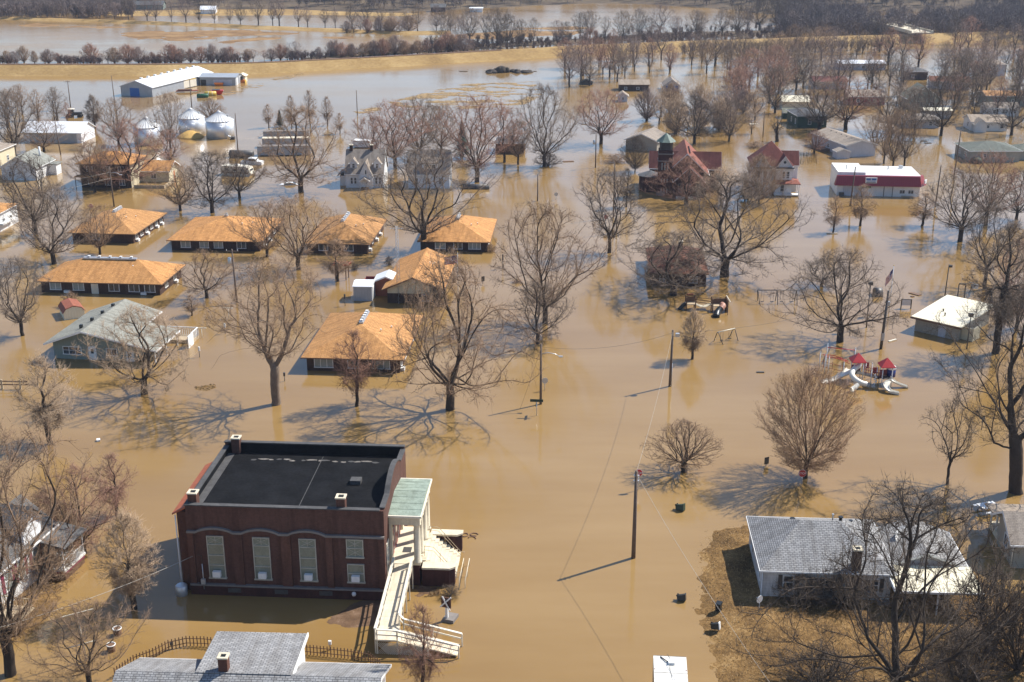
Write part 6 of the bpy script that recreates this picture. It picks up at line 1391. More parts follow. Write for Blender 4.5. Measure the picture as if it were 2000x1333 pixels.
pole(1888, 682, 618, 'short black lamp pole in front of the restroom', r=0.09, top='box', mat='steel', name='lamp_pole')
pole(223, 404, 326, 'wooden pole with street lamp before the two-storey house', lamp=1.8, tilt=-0.015); pole(465, 300, 222, 'wooden pole between silos and the camper', r=0.13)
pole(119, 303, 240, 'leaning pole in front of the white pole barn', r=0.13, tilt=-0.06); pole(138, 210, 158, 'farm pole in open water left of the long barn', arm=1, r=0.14); pole(224, 200, 148, 'farm pole close to the barn corner', r=0.13, tilt=-0.02)
pole(375, 214, 155, 'farm pole right of the barn near the green tank', r=0.14); pole(698, 226, 177, 'lone slender pole in the open water beyond the cottages', r=0.12); pole(1163, 328, 263, 'dark pole in open water below the reddish tree', r=0.14, transf=True)
pole(1050, 393, 341, 'short wooden pole in the brown water centre', r=0.13); pole(1198, 425, 320, 'tall pole beside the vase-shaped tree left of the tower church', r=0.14); pole(1204, 455, 372, 'slim pole behind the old tree with the stop sign', r=0.11)
pole(1660, 403, 326, 'wooden pole standing in front of the red mansard store', r=0.16, tilt=0.05); pole(1826, 405, 323, 'leaning pole right of the red mansard store', r=0.15, tilt=0.035); pole(1862, 350, 255, 'tall leaning pole in front of the tan ranch house', r=0.16, tilt=0.04)
pole(1490, 268, 217, 'pole left of the pollarded stump tree', r=0.13); pole(1718, 225, 165, 'pole among the crowded bare trees behind the mobile home', r=0.13); 
def lattice_mast():
    h = tall(779, 590, 440); o = thing('lattice_mast', 'slim galvanized lattice mast rising before the orange-roofed office', 'mast', g(779,592), 0); m = MB(); w_ = 0.35
    C3 = [(w_*math.cos(a), w_*math.sin(a)) for a in (0.5, 2.6, 4.7)]
    for x, y in C3: m.tube([(x,y,-0.4),(x*0.6,y*0.6,h)], 0.035, 4)
    n = int(h/0.6)
    for k in range(n):
        z0, z1 = h*k/n, h*(k+1)/n; t0, t1 = 1-0.4*k/n, 1-0.4*(k+1)/n
        for i in range(3):
            j = (i+1) % 3; m.bar((C3[i][0]*t0, C3[i][1]*t0, z0), (C3[j][0]*t1, C3[j][1]*t1, z1), 0.025)
    m.build('lattice', M['galv'], o); m = MB(); m.bar((-1.1,0,h-0.4),(1.1,0,h-0.4),0.04)
    for q in (-0.9,-0.5,-0.1,0.4,0.8): m.bar((q,-0.5,h-0.4),(q,0.5,h-0.4),0.03)
    m.build('aerial', M['galv'], o)
lattice_mast()
def wire(a, b, sag, label, mat='wire', r=0.014):
    a = Vector(a); b = Vector(b); o = a; n = 16
    P = [a.lerp(b, k/n)-Vector((0,0,4*sag*(k/n)*(1-k/n)))-o for k in range(n+1)]
    return tag(MB().tube(P, r, 4).build('power_line', M[mat], None, o), label, 'wire')
def at(px, py, h): q = g(px, py); return (q.x, q.y, h)
wire(at(1237,1090,hA-0.1), (at(1308,755,hB-0.2)[0]+0.1, at(1308,755,0)[1], hB-0.2), 0.9, 'pale cable from the tall stop-sign pole to the flood lamp pole', 'palewire')
wire(at(1237,1090,hA-0.3), (21, 62, 8.6), 1.2, 'cable running from the tall stop-sign pole toward the lawn', 'palewire')
wire(at(1056,790,hC-0.4), at(1308,755,hB-0.4), 1.0, 'thin sagging cable between lamp-arm pole and flood lamp pole')
wire(at(1308,755,hB-0.4), at(1720,682,hE-0.4), 1.2, 'thin cable from flood lamp pole to the dark park pole')
wire(at(1056,790,hC-0.6), (at(1056,790,0)[0]-2.6, at(1056,790,0)[1]-1.6, 0), 0.05, 'rusty guy wire staying the lamp-arm pole')
cp = g(377,1158); wire((cp.x+0.4, cp.y-0.4, 4.0), (-42, 84, 6.0), 0.5, 'white service cable leaving the left corner of the brick church', 'palewire', 0.022)
wire(at(223,404,7.2), (-120, 215, 7.0), 0.8, 'upper white cable from the lamp pole to the left edge', 'palewire', 0.02); wire(at(223,404,6.0), (-118, 205, 6.0), 0.8, 'lower white cable from the lamp pole to the left edge', 'palewire', 0.02)
def sign_post(px, py, ty, label, kind='round', rz=0.0, face='steel', cat='sign'):
    h = tall(px, py, ty); o = thing('street_sign', label, cat, g(px, py), rz); MB().tube([(0,0,-0.5),(0,0,h-0.1)], 0.045, 6).build('post', M['galv' if kind != 'rect' else 'steel'], o)
    if kind in ('stop', 'round'):
        n = 8; P = [(0.42*math.cos(math.pi/8+6.283*k/n), h-0.4+0.42*math.sin(math.pi/8+6.283*k/n)) for k in range(n)]
        pl = MB().extr(P, 'y', -0.09, -0.05).build('plate', M[face], o)
        if kind == 'stop':
            t = bpy.data.curves.new('lettering', 'FONT'); t.body = 'STOP'; t.size = 0.34; t.align_x = 'CENTER'; t.align_y = 'CENTER'; t.extrude = 0.003
            me = bpy.data.objects.new('tmp', t); COL.objects.link(me); dg = bpy.context.evaluated_depsgraph_get(); mm = bpy.data.meshes.new_from_object(me.evaluated_get(dg)); bpy.data.objects.remove(me)
            mm.materials.clear(); mm.materials.append(M['white']); q = new_obj('lettering', mm, pl); q.rotation_euler = (math.pi/2, 0, 0); q.location = (0, -0.096, h-0.4)
            P2 = [(0.46*math.cos(math.pi/8+6.283*k/n), h-0.4+0.46*math.sin(math.pi/8+6.283*k/n)) for k in range(n)]; MB().extr(P2, 'y', -0.05, -0.04).build('border', M['white'], pl)
    elif kind == 'rect': bx(o, 'plate', M[face], -0.3, 0.3, -0.08, -0.05, h-0.85, h)
    else: bx(o, 'plate', M[face], -0.8, 0.8, -0.08, -0.03, h-0.35, h); bx(o, 'plate', M[face], -0.08, -0.03, -0.7, 0.7, h-0.75, h-0.4)
    return o
sign_post(1246, 958, 917, 'red octagonal stop sign right of the tall wooden pole', 'stop', R(-3), 'red'); sign_post(1565, 948, 918, 'red octagonal stop sign at the foot of the big round maple', 'stop', R(-2), 'red')
sign_post(1183, 445, 420, 'small red stop sign left of the trunk of the vase-shaped tree', 'stop', R(-3), 'red'); sign_post(178, 408, 399, 'red stop sign peeking above the far-left orange roof', 'stop', R(-3), 'red')
sign_post(1064, 763, 738, 'grey back of an octagonal sign right of the lamp-arm pole', 'round', R(10), 'galv'); sign_post(1086, 391, 376, 'grey back of a road sign in the central open water', 'round', R(5), 'galv'); sign_post(1829, 412, 396, 'grey round-backed sign in front of the vase tree near the store', 'round', R(5), 'galv')
sign_post(1048, 812, 780, 'street-name sign with crossed blades left of the lamp-arm pole', 'cross', R(-5), 'dkgreen'); sign_post(1496, 910, 893, 'dark rectangular sign left of the big round maple', 'rect', R(25), 'steel'); sign_post(1917, 840, 812, 'grey rectangular sign left of the leaning old tree', 'rect', R(40), 'steel'); sign_post(943, 555, 540, 'small dark sign in open water right of the flag', 'rect', R(30), 'steel')
def flagpole(px, py, ty, label, fx, L, tilt=0.0, side=-1):
    h = tall(px, py, ty); o = thing('flagpole', label, 'flagpole', g(px, py), R(-10)); MB().tube([(0,0,-0.5),(0,0,h)], [0.07,0.04], 8).build('pole', M['white'], o); MB().lathe(0, 0, [(0.02,h),(0.1,h+0.08),(0.02,h+0.18)], 8).build('finial', M['yellow'], o)
    Wf = L*0.55; z1 = h-0.4; n = 8
    def P(u, v): return (side*(0.06+u*L*fx), 0.12*math.sin(u*7+v*2)*L*0.3, z1-v*Wf-(1-fx)*u*L*0.9-0.08*u*u)
    fl = MB()
    for k in range(13):
        if k % 2 == 0:
            for i in range(n):
                u0 = 0.4 if k < 7 else 0.0; a, b = u0+(1-u0)*i/n, u0+(1-u0)*(i+1)/n; fl.poly([P(a,k/13), P(b,k/13), P(b,(k+1)/13), P(a,(k+1)/13)])
    f = fl.build('flag', M['red'], o); wt = MB(); cn = MB()
    for k in range(13):
        if k % 2:
            for i in range(n):
                u0 = 0.4 if k < 7 else 0.0; a, b = u0+(1-u0)*i/n, u0+(1-u0)*(i+1)/n; wt.poly([P(a,k/13), P(b,k/13), P(b,(k+1)/13), P(a,(k+1)/13)])
    for i in range(5):
        for j in range(4): cn.poly([P(0.4*i/5,7/13*j/4), P(0.4*(i+1)/5,7/13*j/4), P(0.4*(i+1)/5,7/13*(j+1)/4), P(0.4*i/5,7/13*(j+1)/4)])
    wt.build('white_stripes', M['white'], f); cn.build('canton', M['blue'], f)
flagpole(1736, 612, 520, 'tall park flagpole with a limp striped flag', 0.35, 2.6); flagpole(895, 590, 494, 'flagpole flying a striped flag right of the orange-roofed office', 0.85, 2.4)
# left-hand aerial pole, clothes-line posts, park board
o = thing('aerial_pole', 'tall white T-shaped clothes pole pair at lower left by the broken tree', 'pole', g(170,1290), R(30)); h = tall(170,1290,1195)
MB().tube([(0,0,-0.4),(-0.3,0,h)], 0.05, 6).build('post', M['cream'], o); MB().bar((-1.6,0,h-0.05), (1.0,0,h-0.05), 0.07).build('crossarm', M['cream'], o); MB().bar((-1.4,0,h*0.35), (1.0,0,h*0.35), 0.07).build('crossarm', M['cream'], o)
for px, py, ty, lb in ((395,661,641,'white T-shaped clothes post right of the sage house'), (447,622,602,'white T-shaped clothes post beyond the first clothes post')):
    o = thing('clothes_post', lb, 'post', g(px, py), R(-5)); h = tall(px, py, ty); MB().tube([(0,0,-0.4),(0,0,h)], 0.05, 6).build('post', M['cream'], o); MB().bar((-0.75,0,h), (0.75,0,h), 0.09).build('crossarm', M['cream'], o)
for px, py, ty, lb in ((390,698,678,'white-topped marker post near the sage house clothes post'), (440,652,632,'white-topped marker post behind the first marker'), (674,598,575,'dark bird-feeder post left of the metal shed'), (556,745,728,'short dark post behind the forked tree trunk'), (982,525,497,'short dark post in open water beyond the bush'), (645,1270,1252,'white lamp post inside the picket fence'), (336,1268,1255,'dark finial post at the left fence curve'), (548,1272,1254,'dark finial post right of the bungalow rear roof')):
    o = thing('marker_post', lb, 'post', g(px, py), 0); h = tall(px, py, ty); MB().tube([(0,0,-0.4),(0,0,h*0.6)], 0.05, 6).build('shaft', M['steel'], o); bx(o, 'head', M['white' if 'white' in lb else 'steel'], -0.12, 0.12, -0.1, 0.1, h*0.6, h)
o = thing('park_board', 'white park board on two dark legs right of the flagpole', 'sign', g(1769,603), R(-5)); h = tall(1769,603,585)
for x in (-0.75, 0.75): bx(o, 'leg', M['steel'], x-0.07, x+0.07, -0.07, 0.07, -0.4, h)
bx(o, 'board', M['white'], -0.66, 0.66, -0.05, 0.03, h*0.35, h-0.08); bx(o, 'top_rail', M['steel'], -0.82, 0.82, -0.07, 0.05, h-0.07, h+0.02)
o = thing('goal_frame', 'dark basketball goal with white backboard behind the restroom', 'goal', g(1876,586), R(-20)); h = tall(1876,586,556)
for x in (-0.5, 0.5): bx(o, 'post', M['steel'], x-0.08, x+0.08, -0.08, 0.08, -0.4, h)
bx(o, 'crossbar', M['steel'], -0.5, 0.5, -0.08, 0.08, h-0.02, h+0.16); MB().tube([(0.5,0,h+0.1),(1.2,0,h+0.5),(1.8,0,h+0.4),(1.9,0,h-0.3)], 0.06, 6).build('hook_arm', M['white'], o); bx(o, 'backboard', M['white'], 1.3, 2.4, -0.1, -0.02, h-0.5, h+0.3)
# lawn mirror / round yard mark
o = thing('yard_reflector', 'round white disc on a thin rod by the lawn house shadow', 'marker', g(1482,1196,0.3), R(35)); MB().tube([(0,0,-0.3),(0,0,1.0)], 0.03, 6).build('rod', M['galv'], o)
q = MB().lathe(0, 0, [(0.36,-0.02),(0.36,0.02)], 16, False).build('disc', M['white'], o); q.rotation_euler = (math.pi/2, 0, 0); q.location = (0,0,1.3)
# bins
def bin_(px, py, label, col, fallen, rz, z=0.0, lid='black', s=1.0):
    o = thing('wheeled_bin', label, 'bin', (*g(px, py, z)[:2], z), rz); body = MB(); f = 0.86
    body.hexa([(-0.3,-0.34,0.05),(0.3,-0.34,0.05),(0.3,0.34,0.05),(-0.3,0.34,0.05),(-0.37,-0.42,1.1),(0.37,-0.42,1.1),(0.37,0.42,1.1),(-0.37,0.42,1.1)]); b = body.build('body', M[col], o)
    l = MB().hexa([(-0.4,-0.46,1.1),(0.4,-0.46,1.1),(0.4,0.5,1.12),(-0.4,0.5,1.12),(-0.36,-0.42,1.2),(0.36,-0.42,1.2),(0.36,0.46,1.26),(-0.36,0.46,1.26)]).build('lid', M[lid], o)
    ws = [MB().tube([(x-0.05,0.36,0.12),(x+0.05,0.36,0.12)], 0.13, 10).build('wheel', M['black'], o) for x in (-0.3, 0.3)]
    if fallen: o.rotation_euler = (R(78), R(12), rz); o.location.z += 0.25
    s *= 0.66; o.scale = (s, s, s)
bin_(1320, 995, 'dark green bin floating on its side near the small broad tree', 'dkgreen', True, R(60), 0, 'dkgreen', 1.15); bin_(1322, 1172, 'black bin floating on its side in mid-street', 'black', True, R(70))
bin_(1403, 1193, 'black bin standing upright on the lawn edge', 'black', False, R(-30), 0.25); bin_(1388, 1228, 'black bin lying on the lawn with its pale lid open', 'black', True, R(70), 0.25, 'white')
bin_(193, 868, 'small white bin with dark base floating left of the church', 'white', False, R(20), -0.4, 'white', 0.8)
# picnic table
o = thing('picnic_table', 'white picnic table awash beside the leaning old tree', 'table', g(1928,1000), R(18)); bx(o, 'tabletop', M['white'], -1.0, 1.0, -0.6, 0.6, 0.72, 0.8)
for y in (-0.95, 0.95): bx(o, 'bench', M['white'], -1.0, 1.0, y-0.14, y+0.14, 0.4, 0.46)
for x in (-0.7, 0.7): m = MB(); m.bar((x,-0.9,-0.3),(x,-0.25,0.72),0.08); m.bar((x,0.9,-0.3),(x,0.25,0.72),0.08); m.bar((x,-0.95,0.36),(x,0.95,0.36),0.08); m.build('trestle', M['galv'], o)
# wreaths in the water, planters, floating boards
for px, py, lb in ((908,1046,'brown floating wreath nearest the church steps'),(926,1045,'brown floating wreath farthest from the church steps'),(922,1052,'broken floating wreath in front of the other two')):
    o = thing('floating_wreath', lb, 'wreath', g(px, py), R(px*7)); rd = random.Random(px); m = MB()
    m.tube([(0.38*math.cos(6.283*k/14), 0.3*math.sin(6.283*k/14), 0.03) for k in range(13 if 'broken' not in lb else 9)], 0.07, 5); m.build('ring', M['timber'], o)
for px, py, L, w_, rz, mt, lb in ((1743,666,1.6,0.25,35,'cream','pale plank floating behind the playground'),(1787,575,1.9,0.8,-50,'timber','dark pallet floating near the park board'),(1782,580,0.5,0.4,20,'timber','small dark block floating beside the pallet'),(1625,457,2.0,0.5,2,'paletimber','floating door at the foot of the thin store sapling'),(1110,316,2.6,1.0,10,'timber','floating timber stack in the central channel'),(1229,418,1.2,0.3,0,'steel','dark board floating left of the tower church'),(1140,243,1.4,0.6,0,'steel','dark board drifting in the far channel'),(1706,268,1.6,0.9,20,'steel','dark crate afloat left of the mobile home trees'),(1804,276,1.6,0.8,0,'steel','first dark crate drifting right of the bare trunks'),(1812,280,1.8,0.8,0,'steel','second dark crate drifting right of the bare trunks'),(1485,728,1.0,0.3,0,'steel','dark scrap floating above the big round maple'),(905,140,3.0,1.0,0,'hay','dark log raft left of the hay mound'),(1045,140,1.2,0.8,0,'hay','dark clump right of the hay mound'),(1472,243,2.4,1.4,0,'cream','pale cabinet afloat by the left of the green shed')):
    o = tag(MB().box(-L/2, L/2, -w_/2, w_/2, -0.1, 0.12).build('floating_board', M[mt], None, g(px, py), R(rz)), lb, 'debris')
# culvert tank lying in water
o = thing('steel_tank', 'long dark cylindrical tank lying in the water below the reddish maple', 'tank', g(930,369), R(-2)); MB().tube([(-2.9,0,0.35),(2.9,0,0.35)], 0.7, 16).build('shell', M['steel'], o)
for x in (-2.0, 0, 2.0): MB().tube([(x-0.06,0,0.35),(x+0.06,0,0.35)], 0.74, 16).build('band', M['black'], o)
# hay mound
rd = random.Random(8); o = thing('hay_mound', 'dark mound of old hay bales rising from the open water', 'hay mound', g(993,142), 0)
for k in range(22):
    x = rd.uniform(-7.5, 7.5); y = rd.uniform(-2.5, 2.5); z = max(0.6, (2.7-abs(x+2.5)*0.22)*rd.uniform(0.55, 1.0)-abs(y)*0.3); r_ = rd.uniform(1.0, 1.8); n = 9; m = MB(); b0 = len(m.v)
    m.lathe(x, y, [(r_,-0.3),(r_*rd.uniform(0.85,1.15),z*0.45),(r_*rd.uniform(0.6,0.85),z*0.85),(r_*0.25,z)], n); m.v = [(a_+rd.uniform(-.18,.18), b_+rd.uniform(-.18,.18), c_+rd.uniform(-.15,.15)) for a_, b_, c_ in m.v]; m.build('bale', M['hay'], o)
# park lamp-top dark disc behind flag (round tank)
o = thing('round_litter_shelter', 'dark round drum lying half sunk behind the park pole', 'drum', g(1714,577), 0); MB().tube([(-0.6,0,0.3),(0.6,0,0.3)], 0.95, 16).build('drum', M['steel'], o)
# rail fence at left edge, potted things
o = thing('rail_fence', 'short stretch of timber rail fence at the left edge', 'fence', g(2,760), R(-2))
for x in (0.2, 2.6): bx(o, 'post', M['paletimber'], x-0.1, x+0.1, -0.1, 0.1, -0.4, 1.3)
for z in (0.55, 1.0): bx(o, 'rail', M['timber'], -1.5, 3.6, -0.03, 0.03, z, z+0.14)
for px, py, lb in ((218,1272,'white-rimmed barrel planter at lower left'), (230,1240,'small white-rimmed tub behind the barrel planter')):
    o = thing('barrel_planter', lb, 'planter', g(px, py), 0); MB().lathe(0, 0, [(0.3,-0.3),(0.36,0.3),(0.33,0.62)], 12).build('tub', M['timber'], o); m = MB()
    m.tube([(0.36*math.cos(6.283*k/12), 0.36*math.sin(6.283*k/12), 0.64) for k in range(13)], 0.05, 5); m.build('rim', M['white'], o)
# ------------------------------------------------------------------ playgrounds
def slide_trough(pts, w_=0.32, side=0.14):
    """an open chute along a line of points"""
    m = MB(); P = [Vector(p) for p in pts]; rows = []
    for i, p in enumerate(P):
        d = (P[min(i+1, len(P)-1)]-P[max(i-1, 0)]); d.z = 0; n = Vector((-d.y, d.x, 0)).normalized()*w_
        rows.append([p-n*1.15+Vector((0,0,side)), p-n, p+n, p+n*1.15+Vector((0,0,side))])
    for A, B in zip(rows, rows[1:]):
        for k in range(3): m.poly([A[k], A[k+1], B[k+1], B[k]], True)
        for k in range(3): m.poly([A[k+1]-Vector((0,0,0.04)), A[k]-Vector((0,0,0.04)), B[k]-Vector((0,0,0.04)), B[k+1]-Vector((0,0,0.04))], True)
    return m
def smooth_line(pts, n=5):
    P = [Vector(p) for p in pts]; out = []
    for i in range(len(P)-1):
        a, b, c, d = P[max(i-1, 0)], P[i], P[i+1], P[min(i+2, len(P)-1)]
        for k in range(n):
            t = k/n; out.append(0.5*((2*b)+(c-a)*t+(2*a-5*b+4*c-d)*t*t+(3*b-a-3*c+d)*t**3))
    return out+[P[-1]]
def red_playground():
    o = g(1690,752); s = thing('red_playground', 'red and white playground with two red roofs and pale slides', 'playground', o)
    L = lambda px, py, z: g(px, py, z)-o
    def post(px, py, h, mat='white'): p = L(px, py, 0); MB().tube([(p.x,p.y,-0.4),(p.x,p.y,h)], 0.06, 6).build('post', M[mat], s); MB().lathe(p.x, p.y, [(0.05,h),(0.09,h+0.06),(0.03,h+0.14)], 6).build('post_cap', M['galv'], s)
    for cx, cy in ((1672,742), (1728,752)):
        c = L(cx, cy, 0); hw = 0.95; z0 = 2.75
        for sx in (-1, 1):
            for sy in (-1, 1): MB().tube([(c.x+sx*0.62,c.y+sy*0.62,-0.4),(c.x+sx*0.62,c.y+sy*0.62,z0+0.05)], 0.06, 6).build('post', M['white'], s)
        A = [(c.x-hw,c.y-hw,z0),(c.x+hw,c.y-hw,z0),(c.x+hw,c.y+hw,z0),(c.x-hw,c.y+hw,z0)]; t = (c.x,c.y,z0+1.05); m = MB()
        for i in range(4): m.poly([A[i], A[(i+1) % 4], t])
        m.poly([(x,y,z-0.08) for x,y,z in A[::-1]])
        for i in range(4): m.poly([(*A[i][:2],z0-0.08), (*A[(i+1) % 4][:2],z0-0.08), A[(i+1) % 4], A[i]])
        r = m.build('roof', M['red'], s)
        bx(s, 'deck', M['steel'], c.x-0.62, c.x+0.62, c.y-0.62, c.y+0.62, 1.0, 1.08)
        for k, (ax, ay, bx_, by_) in enumerate(((-0.62,0.62,0.62,0.62), (-0.62,-0.62,-0.62,0.62))): MB().bar((c.x+ax,c.y+ay,1.5), (c.x+bx_,c.y+by_,1.5), 0.05, 0.8).build('panel', M['maroon'], s)
    a = L(1672,742,0); b = L(1728,752,0); MB().bar((a.x+0.63,a.y,0.95), (b.x-0.63,b.y,0.95), 1.0, 0.08).build('bridge', M['steel'], s)
    for dy in (-0.55, 0.55):
        m = MB(); m.bar((a.x+0.65,a.y+dy,1.8), (b.x-0.65,b.y+dy,1.8), 0.05); m.bar((a.x+0.65,a.y+dy,1.35), (b.x-0.65,b.y+dy,1.35), 0.04)
        for k in range(9): t = (k+0.5)/9; x = a.x+0.65+(b.x-a.x-1.3)*t; y = a.y+(b.y-a.y)*t+dy; m.bar((x,y,1.0), (x,y,1.8), 0.04)
        m.build('bridge_railing', M['maroon'], s)
    for px, py in ((1689,738),(1701,740),(1711,749),(1700,752),(1646,738)): post(px, py, 2.1)
    for px, py in ((1690,735),(1708,745)): p = L(px, py, 0); bx(s, 'panel', M['maroon'], p.x-0.35, p.x+0.35, p.y-0.03, p.y+0.03, 1.1, 1.95)
    # overhead bars at left
    for px, py, h in ((1610,730,2.6),(1617,730,2.4),(1600,718,2.1),(1613,716,3.2),(1667,722,3.0)): post(px, py, h)
    p1, p2 = L(1613,716,0), L(1667,722,0); MB().tube([(p1.x,p1.y,2.75),(p2.x,p2.y,2.75)], 0.06, 6).build('top_bar', M['red'], s)
    q1, q2 = L(1606,724,0), L(1655,736,0); m = MB()
    for dy in (-0.45, 0.45): m.tube(smooth_line([(q1.x,q1.y+dy,2.1),((q1.x+q2.x)/2,(q1.y+q2.y)/2+dy,2.35),(q2.x,q2.y+dy,2.0)]), 0.045, 5)
    for k in range(9): t = (k+0.5)/9; m.bar((q1.x+(q2.x-q1.x)*t,q1.y+(q2.y-q1.y)*t-0.45,2.2), (q1.x+(q2.x-q1.x)*t,q1.y+(q2.y-q1.y)*t+0.45,2.2), 0.04)
    m.build('overhead_ladder', M['red'], s)
    m = MB(); m.bar((q1.x,q1.y+0.9,1.0), (q2.x,q2.y+0.9,1.0), 0.05); m.bar((q1.x,q1.y+0.9,0.3), (q2.x,q2.y+0.9,0.3), 0.05)
    for t in (0.1, 0.45, 0.85): x = q1.x+(q2.x-q1.x)*t; y = q1.y+(q2.y-q1.y)*t+0.9; m.bar((x,y,-0.4), (x,y,1.3), 0.05)
    m.build('balance_rail', M['rust'], s)
    # slides
    slide_trough(smooth_line([L(1661,722,1.2),L(1652,730,0.95),L(1640,735,0.75),L(1628,742,0.3),L(1606,748,0.02)]), 0.5, 0.16).build('double_slide', M['slide'], s)
    MB().tube(smooth_line([L(1678,714,1.9),L(1668,722,1.75),L(1664,732,1.4),L(1670,741,1.05),L(1681,748,0.75),L(1692,751,0.55)]), 0.36, 12, caps=False).build('tube_slide', M['slide'], s)
    MB().tube(smooth_line([L(1676,752,0.8),L(1670,757,0.55),L(1663,762,0.3)]), [0.3]*5+[0.33]*5+[0.4], 12, caps=False).build('tube_mouth', M['slide'], s)
    slide_trough(smooth_line([L(1736,738,1.05),L(1746,746,0.7),L(1758,752,0.35),L(1773,757,0.03)]), 0.3, 0.18).build('straight_slide', M['slide'], s)
    slide_trough(smooth_line([L(1741,746,1.0),L(1733,750,0.85),L(1732,758,0.55),L(1740,766,0.2),L(1756,770,0.03)]), 0.33, 0.24).build('curved_slide', M['slide'], s)
    p = L(1738,748,0); MB().lathe(p.x, p.y, [(0.6,0.95),(0.6,2.0)], 14).build('pod', M['blue'], s); MB().lathe(p.x, p.y, [(0.66,2.0),(0.55,2.3),(0.3,2.5),(0.02,2.55)], 14).build('pod_dome', M['white'], s)
    for k in range(5): q = L(1707,754,0); MB().lathe(q.x+0.15*(k % 2), q.y, [(0.05,0.2+0.3*k),(0.16,0.3+0.3*k),(0.05,0.42+0.3*k)], 8).build('climbing_ball', M['white'], s)
red_playground()
def brown_playground():
    o = g(1378,622); s = thing('brown_playground', 'brown timber playground with sagging rope bridge and tube slide', 'playground', o)
    L = lambda px, py, z: g(px, py, z)-o
    A = L(1348,604,0); B = L(1404,608,0)
    for c, hw in ((A, 0.7), (B, 1.1)):
        for sx in (-1, 1):
            for sy in (-1, 1): bx(s, 'post', M['timber'], c.x+sx*hw-0.08, c.x+sx*hw+0.08, c.y+sy*0.7-0.08, c.y+sy*0.7+0.08, -0.4, 2.1)
        bx(s, 'deck', M['paletimber'], c.x-hw, c.x+hw, c.y-0.7, c.y+0.7, 0.9, 1.0); bx(s, 'panel', M['timber'], c.x-hw+0.1, c.x+hw-0.1, c.y+0.66, c.y+0.72, 1.0, 1.8)
    MB().bar((A.x-0.5,A.y+0.7,2.15), (A.x+0.5,A.y+0.7,2.15), 0.15, 0.25).build('arch_beam', M['rust'], s)
    for dy in (-0.6, 0.6):
        for z in (1.75, 1.35): MB().tube([(A.x+0.7,A.y+dy,z),(B.x-1.1,B.y+dy,z)], 0.05, 5).build('bridge_rail', M['timber'], s)
    m = MB(); n = 14
    for k in range(n):
        t0, t1 = k/n, (k+1)/n-0.01; z = lambda t: 0.95-0.5*4*t*(1-t)*0.9; x0 = A.x+0.7+(B.x-A.x-1.8)*t0; x1 = A.x+0.7+(B.x-A.x-1.8)*t1
        MB().hexa([(x0,A.y-0.55,z(t0)-0.08),(x1,A.y-0.55,z(t1)-0.08),(x1,A.y+0.55,z(t1)-0.08),(x0,A.y+0.55,z(t0)-0.08),(x0,A.y-0.55,z(t0)),(x1,A.y-0.55,z(t1)),(x1,A.y+0.55,z(t1)),(x0,A.y+0.55,z(t0))]).build('bridge_plank', M['concrete'], s)
    for k in range(6): bx(s, 'slat', M['paletimber'], B.x-0.3+k*0.28, B.x-0.22+k*0.28, B.y+0.9, B.y+0.96, 1.0, 2.0)
    MB().bar((B.x+1.2,B.y+0.9,2.2), (B.x+1.6,B.y-0.6,1.6), 0.12).build('brace', M['concrete'], s); bx(s, 'climbing_wall', M['timber'], B.x+1.15, B.x+1.3, B.y-0.7, B.y+0.8, -0.3, 1.9)
    MB().tube(smooth_line([(B.x+0.3,B.y-0.6,1.25),(B.x+0.4,B.y-1.1,1.2),(B.x+0.0,B.y-1.6,0.9)]), [0.45]*10+[0.5], 12).build('tube_slide', M['tanplastic'], s)
    MB().tube(smooth_line([(B.x+0.0,B.y-1.5,0.9),(B.x-0.6,B.y-2.2,0.5),(B.x-0.9,B.y-3.2,0.1)]), [0.5]*10+[0.52], 12).build('tube_slide', M['black'], s)
    MB().tube(smooth_line([(A.x-0.7,A.y,0.9),(A.x-1.2,A.y-0.2,0.6),(A.x-1.8,A.y-0.5,0.05)]), 0.32, 10).build('slide', M['black'], s)
    MB().tube([(B.x+1.0,B.y-2.0,-0.4),(B.x+1.0,B.y-2.0,1.2)], 0.04, 5).build('fireman_pole', M['steel'], s)
brown_playground()
def swings(p1, p2, ty, label, mat, n, topmat):
    a = g(*p1); b = g(*p2); h = tall(p1[0], p1[1], ty); s = thing('swing_set', label, 'swing set', a, math.atan2(b.y-a.y, b.x-a.x)); L = (b-a).length
    xs = [0.3, L-0.3] if n < 4 else [0.3, L/2, L-0.3]
    for x in xs:
        for dy in (-1.1, 1.1): MB().tube([(x+(0.25 if x < L/2 else -0.0),dy*1.0,-0.3),(x,dy*0.15,h*0.93),(x,0,h)], 0.06, 6).build('leg', M[mat], s)
    MB().tube([(0.2,0,h),(L-0.2,0,h)], 0.07, 6).build('top_bar', M[topmat], s)
    for k in range(n):
        x = 0.3+(L-0.6)*(k+0.5)/n; c = MB(); c.tube([(x-0.22,0,h),(x-0.22,0,0.25)], 0.02, 4); c.tube([(x+0.22,0,h),(x+0.22,0,0.25)], 0.02, 4); q = c.build('chain', M['steel'], s); bx(q, 'seat', M['black'], x-0.24, x+0.24, -0.1, 0.1, 0.2, 0.26)
swings((1398,671), (1436,662), 650, 'pale-topped two-seat swing frame between the brown playground and lone pole', 'steel', 2, 'cream'); swings((1475,592), (1558,592), 567, 'long dark swing set behind the spreading park maple', 'steel', 4, 'steel')

